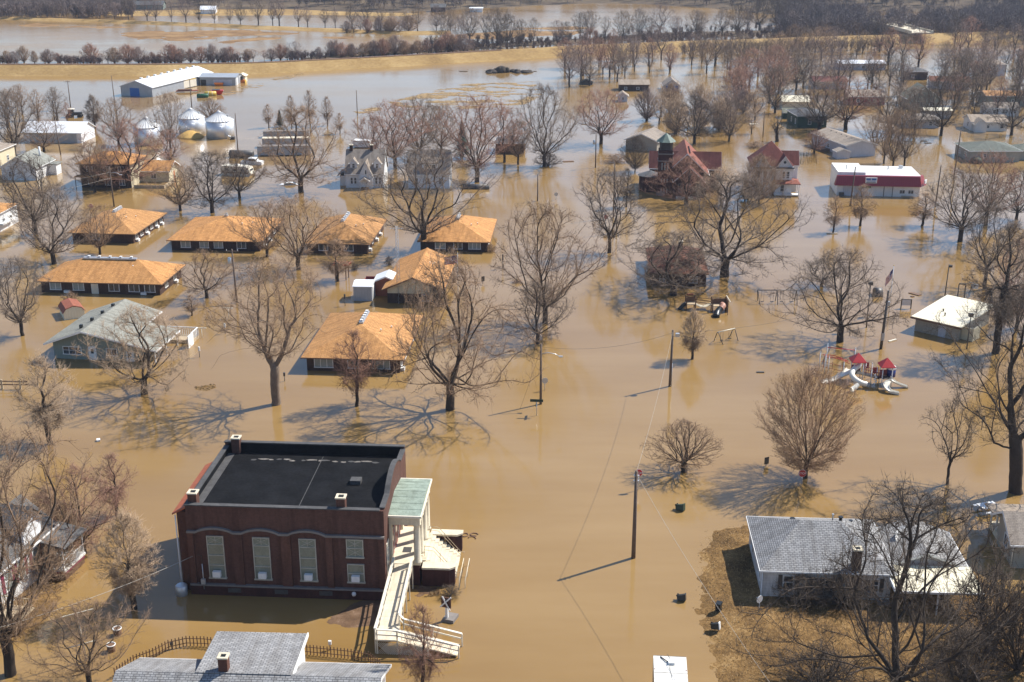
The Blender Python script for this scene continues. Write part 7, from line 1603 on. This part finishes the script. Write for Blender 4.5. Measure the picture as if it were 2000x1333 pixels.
# ------------------------------------------------------------------ bridge and far farmstead
a = g(1690,46,2.0); b = g(1800,76,2.0); d = (b-a); o = thing('road_bridge', 'pale concrete road bridge among the far bare trees', 'bridge', (a.x, a.y, 0), math.atan2(d.y, d.x)); L = math.hypot(d.x, d.y)
bx(o, 'deck', M['concrete'], -10, L, -5, 5, 4.0, 4.6)
for y in (-5, 4.7): bx(o, 'parapet', M['concrete'], -10, L, y, y+0.3, 4.602, 5.4)
for k in range(7): bx(o, 'pier', M['stone'], L*k/7, L*k/7+1.0, -4, 4, -0.5, 4.0)
house('far_barn', 'small white barn on the far meadow beyond the fields', 392, 29, 8, 7, 2.6, 1.6, 'white_metal', 'white_metal', 'x', R(5), cat='barn', trim=None)
house('far_barn', 'long dark-roofed farmhouse on the far meadow under trees', 256, 20, 18, 8, 2.8, 1.8, 'sage_siding', 'dark_shingle', 'x', R(3), cat='house', trim=None); house('far_barn', 'little white box building on the far shore', 918, 24, 7, 4, 2, 0.4, 'white_metal', 'white_metal', 'x', R(0), cat='building', trim=None)
house('far_barn', 'dark shed on the far bank left of the white box building', 842, 24, 8, 6, 2.6, 1.6, 'dark_brick', 'dark_shingle', 'x', R(0), cat='shed', trim=None)

# ------------------------------------------------------------------ trees one can tell apart
ptree('old', 540, 790, 512, 270, 'great old forked tree with pale rough trunk before the church', rz=0.0, col=C_TAN, bark=(0.20,0.15,0.11))
ptree('lean', 1985, 962, 560, 350, 'huge old tree leaning in from the right edge beside the picnic table', rz=0.0, col=C_DARK, bark=(0.06,0.045,0.035))
NEAR = [
 ('wide2',880,800,500,250,'tall many-stemmed tree right of the nearest orange roof',C_TAN,0),
 ('sparse',697,794,648,95,'slender tree with clinging brown leaves before the nearest orange roof',C_RED,0),
 ('wide2',283,770,605,200,'wide bare tree in front of the sage ranch house',C_PALE,0),
 ('low',1335,922,825,158,'small flat-topped broad tree right of the tall stop-sign pole',C_TAN,0),
 ('round',1573,934,725,228,'big evenly rounded maple with dense fine twigs below the playground',(0.30,0.185,0.11),0),
 ('stub',1850,946,778,110,'stunted tree with broken limbs left of the leaning old tree',C_DARK,0),
 ('oval',1352,702,608,62,'small upright pale tree beside the flood lamp pole',C_PALE,0),
 ('wide2',1640,668,492,195,'spreading park maple left of the park flagpole',C_GREY,0),
 ('vase3',1605,560,505,95,'smaller dark maple behind the spreading park maple',C_DARK,0),
 ('vase2',1065,632,400,180,'tall bushy maple in mid-water right of the flag',C_TAN,0),
 ('wide1',1050,672,555,125,'low twiggy tree at the foot of the tall bushy maple',C_GREY,0),
 ('wide1',1415,540,345,270,'very wide dark tree right of the brown hip-roofed house',C_GREY,0),
 ('wide2',1315,577,455,205,'twisted tree overhanging the brown hip-roofed house',C_GREY,0),
 ('vase3',1190,494,330,115,'open vase-shaped tree with a stop sign at its trunk',C_GREY,0),
 ('vase3',828,490,285,195,'tall forked maple rising in front of the second cottage',C_GREY,0),
 ('vase1',1875,472,330,150,'vase-shaped tree with long reflection right of the store',C_GREY,0),
 ('tall',1945,690,440,165,'tall straight tree beside the park restroom',C_GREY,0),
 ('grove',1922,565,400,120,'dark tree behind the restroom near the right edge',C_DARK,0),
 ('vase2',1985,640,470,110,'tangled tree at the right edge above the restroom',C_RED,0),
 ('wide1',415,416,298,125,'dark spreading tree behind the second orange block',C_DARK,0),
 ('vase2',468,388,295,92,'tree with crooked limbs right of the camper',C_GREY,0),
 ('vase2',352,412,323,92,'round bare tree behind the far-left orange block',C_TAN,0),
 ('vase2',105,516,365,160,'large tree before the far-left orange block',C_GREY,0),
 ('vase3',70,458,305,130,'tall tree at left beyond the large front tree',C_DARK,0),
 ('vase3',44,656,505,110,'bare tree at the left edge behind the longest orange block',C_GREY,0),
 ('vase2',196,497,400,82,'small tree against the front of the far-left orange block',C_TAN,0),
 ('wide2',404,582,490,105,'small spreading tree right of the longest orange block',C_TAN,0),
 ('sparse',375,617,577,42,'tiny sapling between longest orange block and transformer pole',C_TAN,0),
 ('vase2',522,502,398,100,'dense tree covering the right side of the second orange block',C_TAN,0),
 ('vase1',583,527,385,140,'tall tree in front of the gap between two orange blocks',C_TAN,0),
 ('sparse',660,550,470,75,'thin leaning tree beside the brown pergola',C_TAN,0),
 ('wide1',588,376,212,165,'broad maple with short thick trunk in front of the grain trailers',C_TAN,0),
 ('vase1',932,356,190,140,'reddish maple above the long dark tank',C_RED,0),
 ('vase2',1063,326,168,112,'grey maple on the near bank of the central channel',C_GREY,0),
 ('vase3',1012,322,235,62,'slim tree left of the grey channel maple',C_TAN,0),
 ('vase1',1174,282,178,112,'reddish maple with radiating reflection right of the channel',C_RED,0),
 ('vase1',30,308,178,95,'large tree behind the cream house at left',C_GREY,0),('vase2',86,297,235,85,'tree in front of the white pole barn',C_TAN,0),
 ('vase2',186,376,278,90,'tree left of the porch posts of the two-storey house',C_TAN,0),('wide2',252,367,238,140,'double-limbed tree against the end wall of the two-storey house',C_RED,0),
 ('oval',186,252,188,42,'narrow tree above the right end of the pole barn',C_GREY,0),('vase1',232,285,193,72,'tree left of the leftmost grain bin',C_TAN,0),('vase2',333,292,183,66,'tree between leftmost and middle grain bins',C_TAN,0),('vase2',332,322,255,70,'low tree right of the two-storey roof',C_RED,0),('low',412,238,193,66,'rounded tree behind the right grain bin',C_TAN,0),
 ('vase3',772,330,198,115,'tall tree right of the two-dormer cottage',C_RED,0),('vase1',820,312,192,105,'tall tree behind the one-dormer cottage',C_GREY,0),('vase2',735,322,228,90,'tree behind the two-dormer cottage chimney',C_RED,0),('vase2',862,300,205,90,'tree left of the reddish tank maple',C_TAN,0),('grove2',985,318,212,95,'pinkish tree right of the reddish tank maple',C_RED,0),
 ('wide2',1340,400,308,118,'reddish bushy tree in front of the tower church porch',C_RED,0),('vase2',1408,402,330,90,'pale twiggy tree between tower church and gabled house',C_PALE,0),('round',1482,398,305,95,'dense bush-like tree hiding the left of the gabled house',C_TAN,0),
 ('round',1240,336,268,62,'dark compact tree left of the bell tower',C_DARK,0),('sparse',1223,405,330,45,'dark upright sapling left of the tower church',C_DARK,0),
 ('wide2',1356,282,188,92,'black-limbed spreading tree behind the tower church',C_DARK,0),('vase2',1424,277,195,66,'fan-shaped tree behind the red church roof',C_GREY,0),
 ('pollard',1517,277,228,44,'pollarded tree with cut stubs behind the gabled house',C_DARK,0),('low',1590,300,255,55,'little spreading tree left of the mobile home',C_RED,0),
 ('vase1',1600,256,160,112,'tall tree rising in front of the dark green house',C_GREY,0),('vase1',1651,254,152,118,'reddish tree with split trunk right of the green house',C_RED,0),
 ('vase3',1706,300,222,58,'leftmost of four slim trees behind the store',C_TAN,0),('vase3',1726,320,228,56,'second of four slim trees behind the store',C_TAN,0),('vase3',1743,336,215,58,'third of four slim trees behind the store',C_TAN,0),('vase3',1765,332,200,58,'rightmost and darkest of four slim trees behind the store',C_GREY,0),
 ('sparse',1627,455,385,52,'thinnest sapling in the water before the store',C_TAN,0),('sparse',1680,442,363,66,'sapling centred before the red mansard store',C_TAN,0),('sparse',1801,442,378,70,'sapling off the right corner of the store',C_TAN,0),
 ('vase1',1738,258,165,110,'dark tree above the mobile home at right',C_GREY,0),('vase2',1786,262,170,80,'twin-trunked tree beside the lilac house',C_GREY,0),('vase2',1838,266,140,100,'tall dark tree left of the porch bungalow',C_DARK,0),('wide2',1905,240,180,66,'gnarled tree left of the white bungalows',C_DARK,0),('wide1',1975,265,165,90,'dark tree hiding the right bungalow end',C_DARK,0),
 ('vase1',1925,440,300,120,'tangled reddish tree below the tan ranch house',C_RED,0),('vase2',1985,430,330,100,'dark tree at the right edge below the tan ranch house',C_DARK,0),
 ('vase1',22,1318,850,330,'massive old tree at lower left in front of the cottage',C_TAN,0),('sparse',98,868,700,150,'pale slender tree at left above the cottage roof',C_PALE,0),
 ('wide1',165,1082,915,150,'reddish crooked tree right of the magenta-shuttered cottage',C_RED,0),('sparse',228,1008,890,98,'thin leaning tree between cottage and church',C_RED,0),('oval',262,1190,1005,140,'pale twiggy tree lit in the church shadow',C_PALE,0),('vase3',175,1338,1180,170,'broken-topped tree at lower left by the clothes poles',C_TAN,0),
 ('wide1',1745,1395,965,420,'large dark tree rising in front of the white lawn bungalow',C_DARK,0),('sparse',826,1365,1185,105,'thin many-stemmed sapling below the ramp at the bottom edge',C_RED,0)]
for key, px, py, ty, wpx, lab, col, _ in NEAR:
    dark = (0.055,0.043,0.035) if col in (C_DARK, C_GREY) else BARK
    ptree(key, px, py, ty, wpx, lab, col=col, bark=dark)
for px, py, ty, w_, lb in ((525,250,205,26,'leftmost of five thin upright trees at the water edge'),(570,252,188,30,'second of five thin upright trees, beside the dark spruce'),(606,246,178,30,'tallest of five thin upright trees'),(640,246,190,28,'fourth of five thin upright trees'),(664,262,222,26,'rightmost of five thin upright trees')):
    ptree('sparse', px, py, ty, w_*1.1, lb, col=C_TAN)
# evergreens
def conifer(px, py, ty, wpx, label):
    h = tall(px, py, ty); w_ = wide(px, py, wpx); rd = random.Random(px); o = thing('spruce', label, 'tree', g(px, py)); MB().tube([(0,0,-0.4),(0,0,h)], [0.18,0.03], 6).build('trunk', M['timber'], o)
    V = []; F = []
    for k in range(1500):
        t = rd.random()**0.8; z = h*(0.08+0.9*t); a = rd.uniform(0, 6.283); rr = w_/2*(1-t)*(0.75+0.25*math.sin(a*5+z*4)); r0 = rr*rd.uniform(0.15, 0.7); L = rr*rd.uniform(0.25, 0.5)+0.15; b = len(V); c, s_ = math.cos(a), math.sin(a); wd = 0.16
        V += [(c*r0-s_*wd, s_*r0+c*wd, z), (c*r0+s_*wd, s_*r0-c*wd, z), (c*(r0+L), s_*(r0+L), z-L*0.35)]; F.append((b, b+1, b+2))
    me = bpy.data.meshes.new('crown'); me.from_pydata(V, [], F); me.materials.append(M['needle']); new_obj('crown', me, o)
conifer(547, 248, 214, 26, 'small dark spruce among the thin upright trees'); conifer(903, 310, 232, 66, 'dark evergreen behind the reddish tank maple'); conifer(1455, 392, 345, 42, 'dark evergreen shrub left of the gabled house')
# bushes
for px, py, ty, w_, lb, col in ((140,598,572,46,'round twiggy bush behind the sage house',C_TAN),(880,1164,1146,52,'dark round bush beside the church sign',C_DARK),(1205,318,302,60,'low brown bush at the water edge left of the garage',C_TAN),(1010,552,545,30,'tiny drowned bush right of the flag',C_TAN),(958,492,478,30,'clipped brown bush at the corner of the rightmost orange block',C_TAN),(1070,325,300,60,'matted bush at the foot of the grey channel maple',C_DARK),(692,528,515,22,'small round shrub right of the pergola',C_DARK),(760,518,502,22,'clipped shrub before the red shed',C_DARK),(1590,640,622,0,'',C_TAN),(855,600,560,60,'tangled bush before the office gable',C_DARK),(720,728,700,70,'bush against the front of the nearest orange block',C_DARK),(1475,288,277,50,'low scrub patch behind the gabled house',C_TAN),(880,1040,1020,0,'',C_TAN)):
    if lb: ptree('bush', px, py, ty, w_, lb, col=col, name='bush', cat='bush')
for px, py, ty, w_, lb in ((1560,1178,1128,110,'bare bush under the front windows of the lawn bungalow'),(1640,1185,1125,120,'tangled bare bush at the lawn bungalow front wall'),(1930,1260,1120,170,'dense dark thicket right of the carport'),(1985,1320,1150,150,'dark thicket at the lower right corner'),(1600,1345,1280,170,'shadowy brush at the bottom of the lawn'),(1880,1340,1240,170,'brushy clump below the carport'),(110,1130,1060,110,'leafless hedge along the cottage wall'),(70,1090,1010,90,'leafless shrub against the magenta-shuttered wall'),(130,1080,990,110,'twiggy shrub before the cottage porch skirt'),(95,1045,960,90,'tall shrub at the corner of the cottage porch')):
    ptree('shrub2', px, py, ty, w_, lb, col=C_DARK if px > 1500 else C_TAN, name='bare_shrub', cat='shrub', zg=0.2)

# ------------------------------------------------------------------ groves farther back: each trunk its own tree
ORD = ['first','second','third','fourth','fifth','sixth','seventh','eighth','ninth','tenth','eleventh','twelfth','thirteenth','fourteenth','fifteenth','sixteenth','seventeenth','eighteenth','nineteenth','twentieth']
def nth(k):
    return ORD[k] if k < 20 else ('twenty-' if k < 29 else 'thirty-')+ORD[(k-20) % 10] if k not in (29,) else 'thirtieth'
MARKS = [(1320,170,'the small blue-doored cottage'),(1245,172,'the long brown barn'),(1222,192,'the tiny grey cottage'),(1146,164,'the black hut'),(1665,130,'the white-roofed hall'),(1590,226,'the dark green house'),(1550,222,'the green shed'),(1555,205,'the cream-roofed shed'),(1610,166,'the low red-roofed house'),(1700,198,'the maroon house'),(1790,150,'the black-roofed building'),(1850,170,'the grey-violet house'),(1800,203,'the mossy green gabled house'),(1825,228,'the cream metal carport'),(1795,245,'the lilac house'),(1940,145,'the pale blue house'),(1960,205,'the long tan-roofed house'),(1950,225,'the rear white bungalow'),(1930,252,'the porch bungalow'),(1320,320,'the tower church'),(1500,310,'the gabled old house'),(1240,282,'the grey garage'),(1660,285,'the mobile home'),(1745,60,'the far road bridge'),(1000,135,'the dark hay mound'),(100,255,'the white pole barn'),(143,220,'the flooded tractor')]
CW = {}
def describe(x, y, col, h):
    m = min(MARKS, key=lambda q: (q[0]-x)**2+((q[1]-y)*2.2)**2); dx, dy = x-m[0], y-m[1]; d = math.hypot(dx, dy*2.2)
    rel = ('well ' if d > 70 else '')+(('right of ' if dx > 0 else 'left of ') if abs(dx) > abs(dy)*2.2 else ('in front of ' if dy > 0 else 'behind '))
    cw = {C_RED: 'reddish', C_MAUVE: 'mauve-grey', C_GREY: 'grey-brown', C_DARK: 'dark', C_TAN: 'tan', C_PALE: 'pale tan'}[col]
    sz = 'tall' if h > 11.5 else 'mid-sized' if h > 8 else 'small'
    return f'{sz} {cw} bare tree standing {rel}{m[2]}'
def grove(poly, n, seed, label, group, cols, hr=(9, 13), keys=('grove','grove2','grove3'), wr=(0.6, 0.9), mind=20, yk=2.4, zg=0.0, avoid=()):
    rd = random.Random(seed); got = []; tries = 0
    xs = [p[0] for p in poly]; ys = [p[1] for p in poly]
    while len(got) < n and tries < n*60:
        tries += 1; x, y = rd.uniform(min(xs), max(xs)), rd.uniform(min(ys), max(ys))
        if edge_dist(np.array([[x]]), np.array([[y]]), poly)[0, 0] < 0: continue
        if any(((x-a)**2+((y-b)*yk)**2) < mind**2 for a, b in got): continue
        if any(a0 < x < a1 and b0 < y < b1 for a0, a1, b0, b1 in avoid): continue
        got.append((x, y)); h = rd.uniform(*hr)
        cl = rd.choice(cols); tree(rd.choice(keys), g(x, y), h, h*rd.uniform(*wr), describe(x, y, cl, h) if label is None else label, col=cl, group=group, bark=(0.06,0.05,0.045), zg=zg)
AV = [(1630,1710,120,160),(1275,1350,160,205),(1200,1290,165,205),(1520,1640,200,262),(1600,1720,265,330),(1780,1830,180,240)]
grove([(1095,125),(1180,108),(1330,112),(1335,150),(1290,158),(1180,160),(1110,185)], 26, 21, None, 'grove left of the white cottage', [C_RED, C_MAUVE, C_GREY], avoid=AV)
grove([(1330,112),(1560,104),(1700,96),(1700,118),(1560,150),(1340,158)], 32, 22, None, 'flooded grove below the levee', [C_MAUVE, C_GREY, C_TAN], avoid=AV)
grove([(1700,95),(1850,84),(2040,80),(2040,235),(1900,225),(1760,200),(1660,190),(1560,180),(1560,150),(1700,120)], 62, 23, None, 'crowded trees on the far right', [C_MAUVE, C_GREY, C_DARK, C_RED], (9,14), avoid=AV)
grove([(1215,225),(1300,205),(1500,215),(1480,268),(1380,268),(1250,262)], 20, 24, None, 'thicket behind the tower church', [C_TAN, C_PALE, C_MAUVE], (6,9), ('grove2','shrub','grove'), (0.8,1.1), 14)
grove([(1440,160),(1560,170),(1580,235),(1500,240),(1420,215)], 9, 25, None, 'trees left of the green shed', [C_RED, C_GREY], (10,14), ('vase1','vase2','vase3'), (0.8,1.0), 36, avoid=AV)
grove([(0,215),(60,205),(140,215),(130,262),(40,250),(0,262)], 10, 26, None, 'trees behind the pole barn', [C_RED, C_TAN, C_GREY], (6,10), avoid=[(125,160,215,235)])
rd = random.Random(27)
for k in range(26):
    x = 850+(k+rd.uniform(0.1, 0.9))*27; y = 95-(x-850)*0.042+rd.uniform(-8, 5); h = rd.uniform(9, 15)
    tree(rd.choice(('vase1','vase3','grove','grove2')), g(x, y), h, h*rd.uniform(0.65, 0.95), nth(k)+' tree from the left on the scrub bank behind the levee', col=rd.choice((C_MAUVE, C_GREY, C_DARK)), group='trees behind the levee', bark=(0.06,0.05,0.045), zg=0.4)
rd = random.Random(31)
for k in range(26):                               # along the narrow field bank
    t = (k+rd.uniform(0.2, 0.8))/26; x = 190+t*700; y = 43+t*23-2; h = rd.uniform(8, 15)
    tree(rd.choice(('grove','grove2','grove3','vase3')), g(x, y), h, h*rd.uniform(0.5, 0.8), nth(k)+' bare tree from the left on the narrow bank between flooded fields', col=rd.choice((C_MAUVE, C_GREY, C_DARK)), group='trees on the field bank', bark=(0.06,0.05,0.045), zg=0.5)
def shrub_row(xs, lab, grp, hr, seed, f):
    rd = random.Random(seed)
    for k, x in enumerate(xs):
        y = f(x); h = rd.uniform(*hr); tree(rd.choice(('shrub','shrub2','shrub2','grove2')), g(x+rd.uniform(-6, 6), y+rd.uniform(-1.5, 1.5)), h, h*rd.uniform(0.85, 1.4), nth(k)+' '+lab, col=rd.choice((C_MAUVE, C_RED, C_TAN)), group=grp, name='bare_shrub', cat='shrub', zg=0.1)
lev = lambda x: 124 if x < 350 else 124-(x-350)*0.036 if x < 700 else 111-(x-700)*0.045
shrub_row([8,30,48,66,84,100,116,180,196,212,228,244,270,295,312,330,345,360,376,392,418,440,455,480,497,515,530,545,560,580,622], 'leafless shrub from the left in the broken row behind the levee', 'shrubs behind the levee at left', (3.2,7.2), 41, lev)
shrub_row([645,656,668,680,692,705,718,730,743,756,770,783,796,808,820,834,848,860,874,888,900], 'leafless shrub from the left in the unbroken levee hedge', 'hedge behind the levee', (3.5,7.5), 42, lev)
shrub_row([672,690,705,722,738,754,770,786,800], 'shrub from the left on the field bank beyond the hedge', 'shrubs on the field bank', (5,8), 43, lambda x: 64.5)

# ------------------------------------------------------------------ far wood and brush: one mass
def wood(name, label, n, seed, place, hr, blades, col, wl=1.0):
    rg = np.random.default_rng(seed); tb = TB(); cnt = 0; tries = 0
    while cnt < n and tries < n*20:
        tries += 1; q = place(rg)
        if q is None: continue
        x, y, z = q; h = rg.uniform(*hr); R_ = h*rg.uniform(0.28, 0.42); nb = blades; cnt += 1
        O = np.zeros((nb, 3)); t = rg.uniform(0.12, 0.85, nb); O[:, 2] = h*t*0.8; O[:, 0] = rg.normal(0, R_*0.25, nb); O[:, 1] = rg.normal(0, R_*0.25, nb)
        a = rg.uniform(0, 6.283, nb); rad = R_*np.sqrt(rg.uniform(0, 1, nb)); T = np.stack([rad*np.cos(a), rad*np.sin(a), h*(0.35+0.65*rg.uniform(0, 1, nb)**0.8*np.sqrt(np.clip(1-(rad/R_)**2*0.6, 0, 1)))], 1)
        D = T-O; X = np.cross(D, rg.normal(0, 1, (nb, 3))); X /= np.linalg.norm(X, axis=1)[:, None]+1e-9; w_ = 0.09*wl
        V = np.stack([O+X*w_, O-X*w_, T], 1).reshape(-1, 3); F = np.arange(nb*3).reshape(-1, 3)
        tw = 0.12+h*0.006; Vt = np.array([(tw,0,-0.5),(-tw*0.5,tw*0.87,-0.5),(-tw*0.5,-tw*0.87,-0.5),(0,0,h*0.8)]); Ft = np.array([(0,1,3),(1,2,3),(2,0,3)])
        tb.add(V+np.array([x, y, z]), F); tb.add(Vt+np.array([x, y, z]), Ft)
    o = new_obj(name, tb.mesh(name, M['twig'], False)); o.color = (*col, 1); return tag(o, label, 'wood', kind='stuff')
def place_far(rg):
    x = rg.uniform(-430, 430); y = rg.uniform(690, 1000); z = shore(x, y)
    if z < 0.25: return None
    p = (x/y)
    if y < 770 and -0.30 < p < -0.05 and fbm(x, y, 0.02, 2.0) > 0.08: return None
    return (x, y, z)
wood('far_wood', 'far leafless wood along the rising shore at the top', 3400, 51, place_far, (9, 16), 85, (0.165,0.13,0.115))
def place_bush(rg):
    px = rg.uniform(820, 1560); q = g(px, rg.uniform(60, 100)); z = 0.3
    ypx = 92-(px-1000)*0.04
    q = g(px, ypx+rg.normal(0, 6)); return (q.x, q.y, 0.2)
wood('bank_brush', 'low leafless brush covering the bank behind the levee', 420, 52, place_bush, (2.5, 5.5), 60, (0.13,0.095,0.08), 0.8)
def place_right(rg):
    px = rg.uniform(1520, 2080); q = g(px, rg.uniform(34, 78))
    if 1690 < px < 1900 and g(px, 44).y < q.y: return None
    if 1700 < px < 1790 and rg.random() < 0.55: return None
    return (q.x, q.y, 0.0)
wood('river_wood', 'far bare river wood beyond the levee at right', 620, 53, place_right, (8, 14), 85, (0.155,0.122,0.11))
def place_row(rg):
    px = rg.uniform(-20, 660)
    if math.sin(px*0.043+1.2)+0.6*math.sin(px*0.11) < -0.15: return None
    q = g(px, lev(px)+1.5+rg.normal(0, 1.6)); return (q.x, q.y, 0.1)
wood('levee_brush', 'low leafless brush between the shrubs behind the levee', 260, 57, place_row, (1.5, 4.5), 60, (0.16,0.115,0.10), 0.7)
def place_reeds(rg):
    px = rg.uniform(1330, 1740); return tuple(g(px, 104-(px-1330)*0.02+rg.normal(0, 2.0)))
wood('willow_scrub', 'thin willow scrub standing along the levee foot at right', 220, 54, place_reeds, (3.5, 7), 22, (0.17,0.13,0.10), 0.7)
def place_west(rg):
    px = rg.uniform(-40, 260); q = g(px, rg.uniform(22, 40)-px*0.01)
    return (q.x, q.y, 0.3)
wood('west_wood', 'mauve leafless scrub wood at the far upper left', 260, 55, place_west, (6, 12), 80, (0.19,0.145,0.125))
xs0 = g(1515,330); rdd = random.Random(6); V = []; F = []
for k in range(160):                              # dead stalks behind the gabled house
    q = g(rdd.uniform(1545,1595), rdd.uniform(300,322)); h_ = rdd.uniform(0.4, 1.2); b = len(V); V += [(q.x-0.04,q.y,-0.1),(q.x+0.04,q.y,-0.1),(q.x+rdd.uniform(-.1,.1),q.y,h_)]; F.append((b,b+1,b+2))
me = bpy.data.meshes.new('dead_stalks'); me.from_pydata(V, [], F); me.materials.append(M['hay']); tag(new_obj('dead_stalks', me), 'drowned garden stalks right of the gabled house', 'plants', kind='stuff')
# things that would still share a label are told apart by their order from the left
same = {}
for o in list(SC.objects):
    if o.parent is None and 'label' in o: same.setdefault(o['label'], []).append(o)
for lb, os_ in same.items():
    if len(os_) > 1:
        for k, o in enumerate(sorted(os_, key=lambda q: q.location.x/max(q.location.y, 1))):
            o['label'] = f"{lb}, {nth(k) if k else 'leftmost'}{' from left' if k else ''}"
# ------------------------------------------------------------------ the air
hz = bpy.data.materials.new('haze'); hz.use_nodes = True; hn = hz.node_tree; hn.nodes.clear()
pv = hn.nodes.new('ShaderNodeVolumePrincipled'); pv.inputs['Density'].default_value = 0.0001; pv.inputs['Color'].default_value = (0.68, 0.80, 1.0, 1); pv.inputs['Anisotropy'].default_value = 0.2
ho = hn.nodes.new('ShaderNodeOutputMaterial'); hn.links.new(pv.outputs[0], ho.inputs['Volume'])
tag(MB().box(-2700, 2700, -500, 3700, -2.6, 160).build('haze', hz), 'thin bluish haze over the flooded plain', 'haze', kind='stuff')
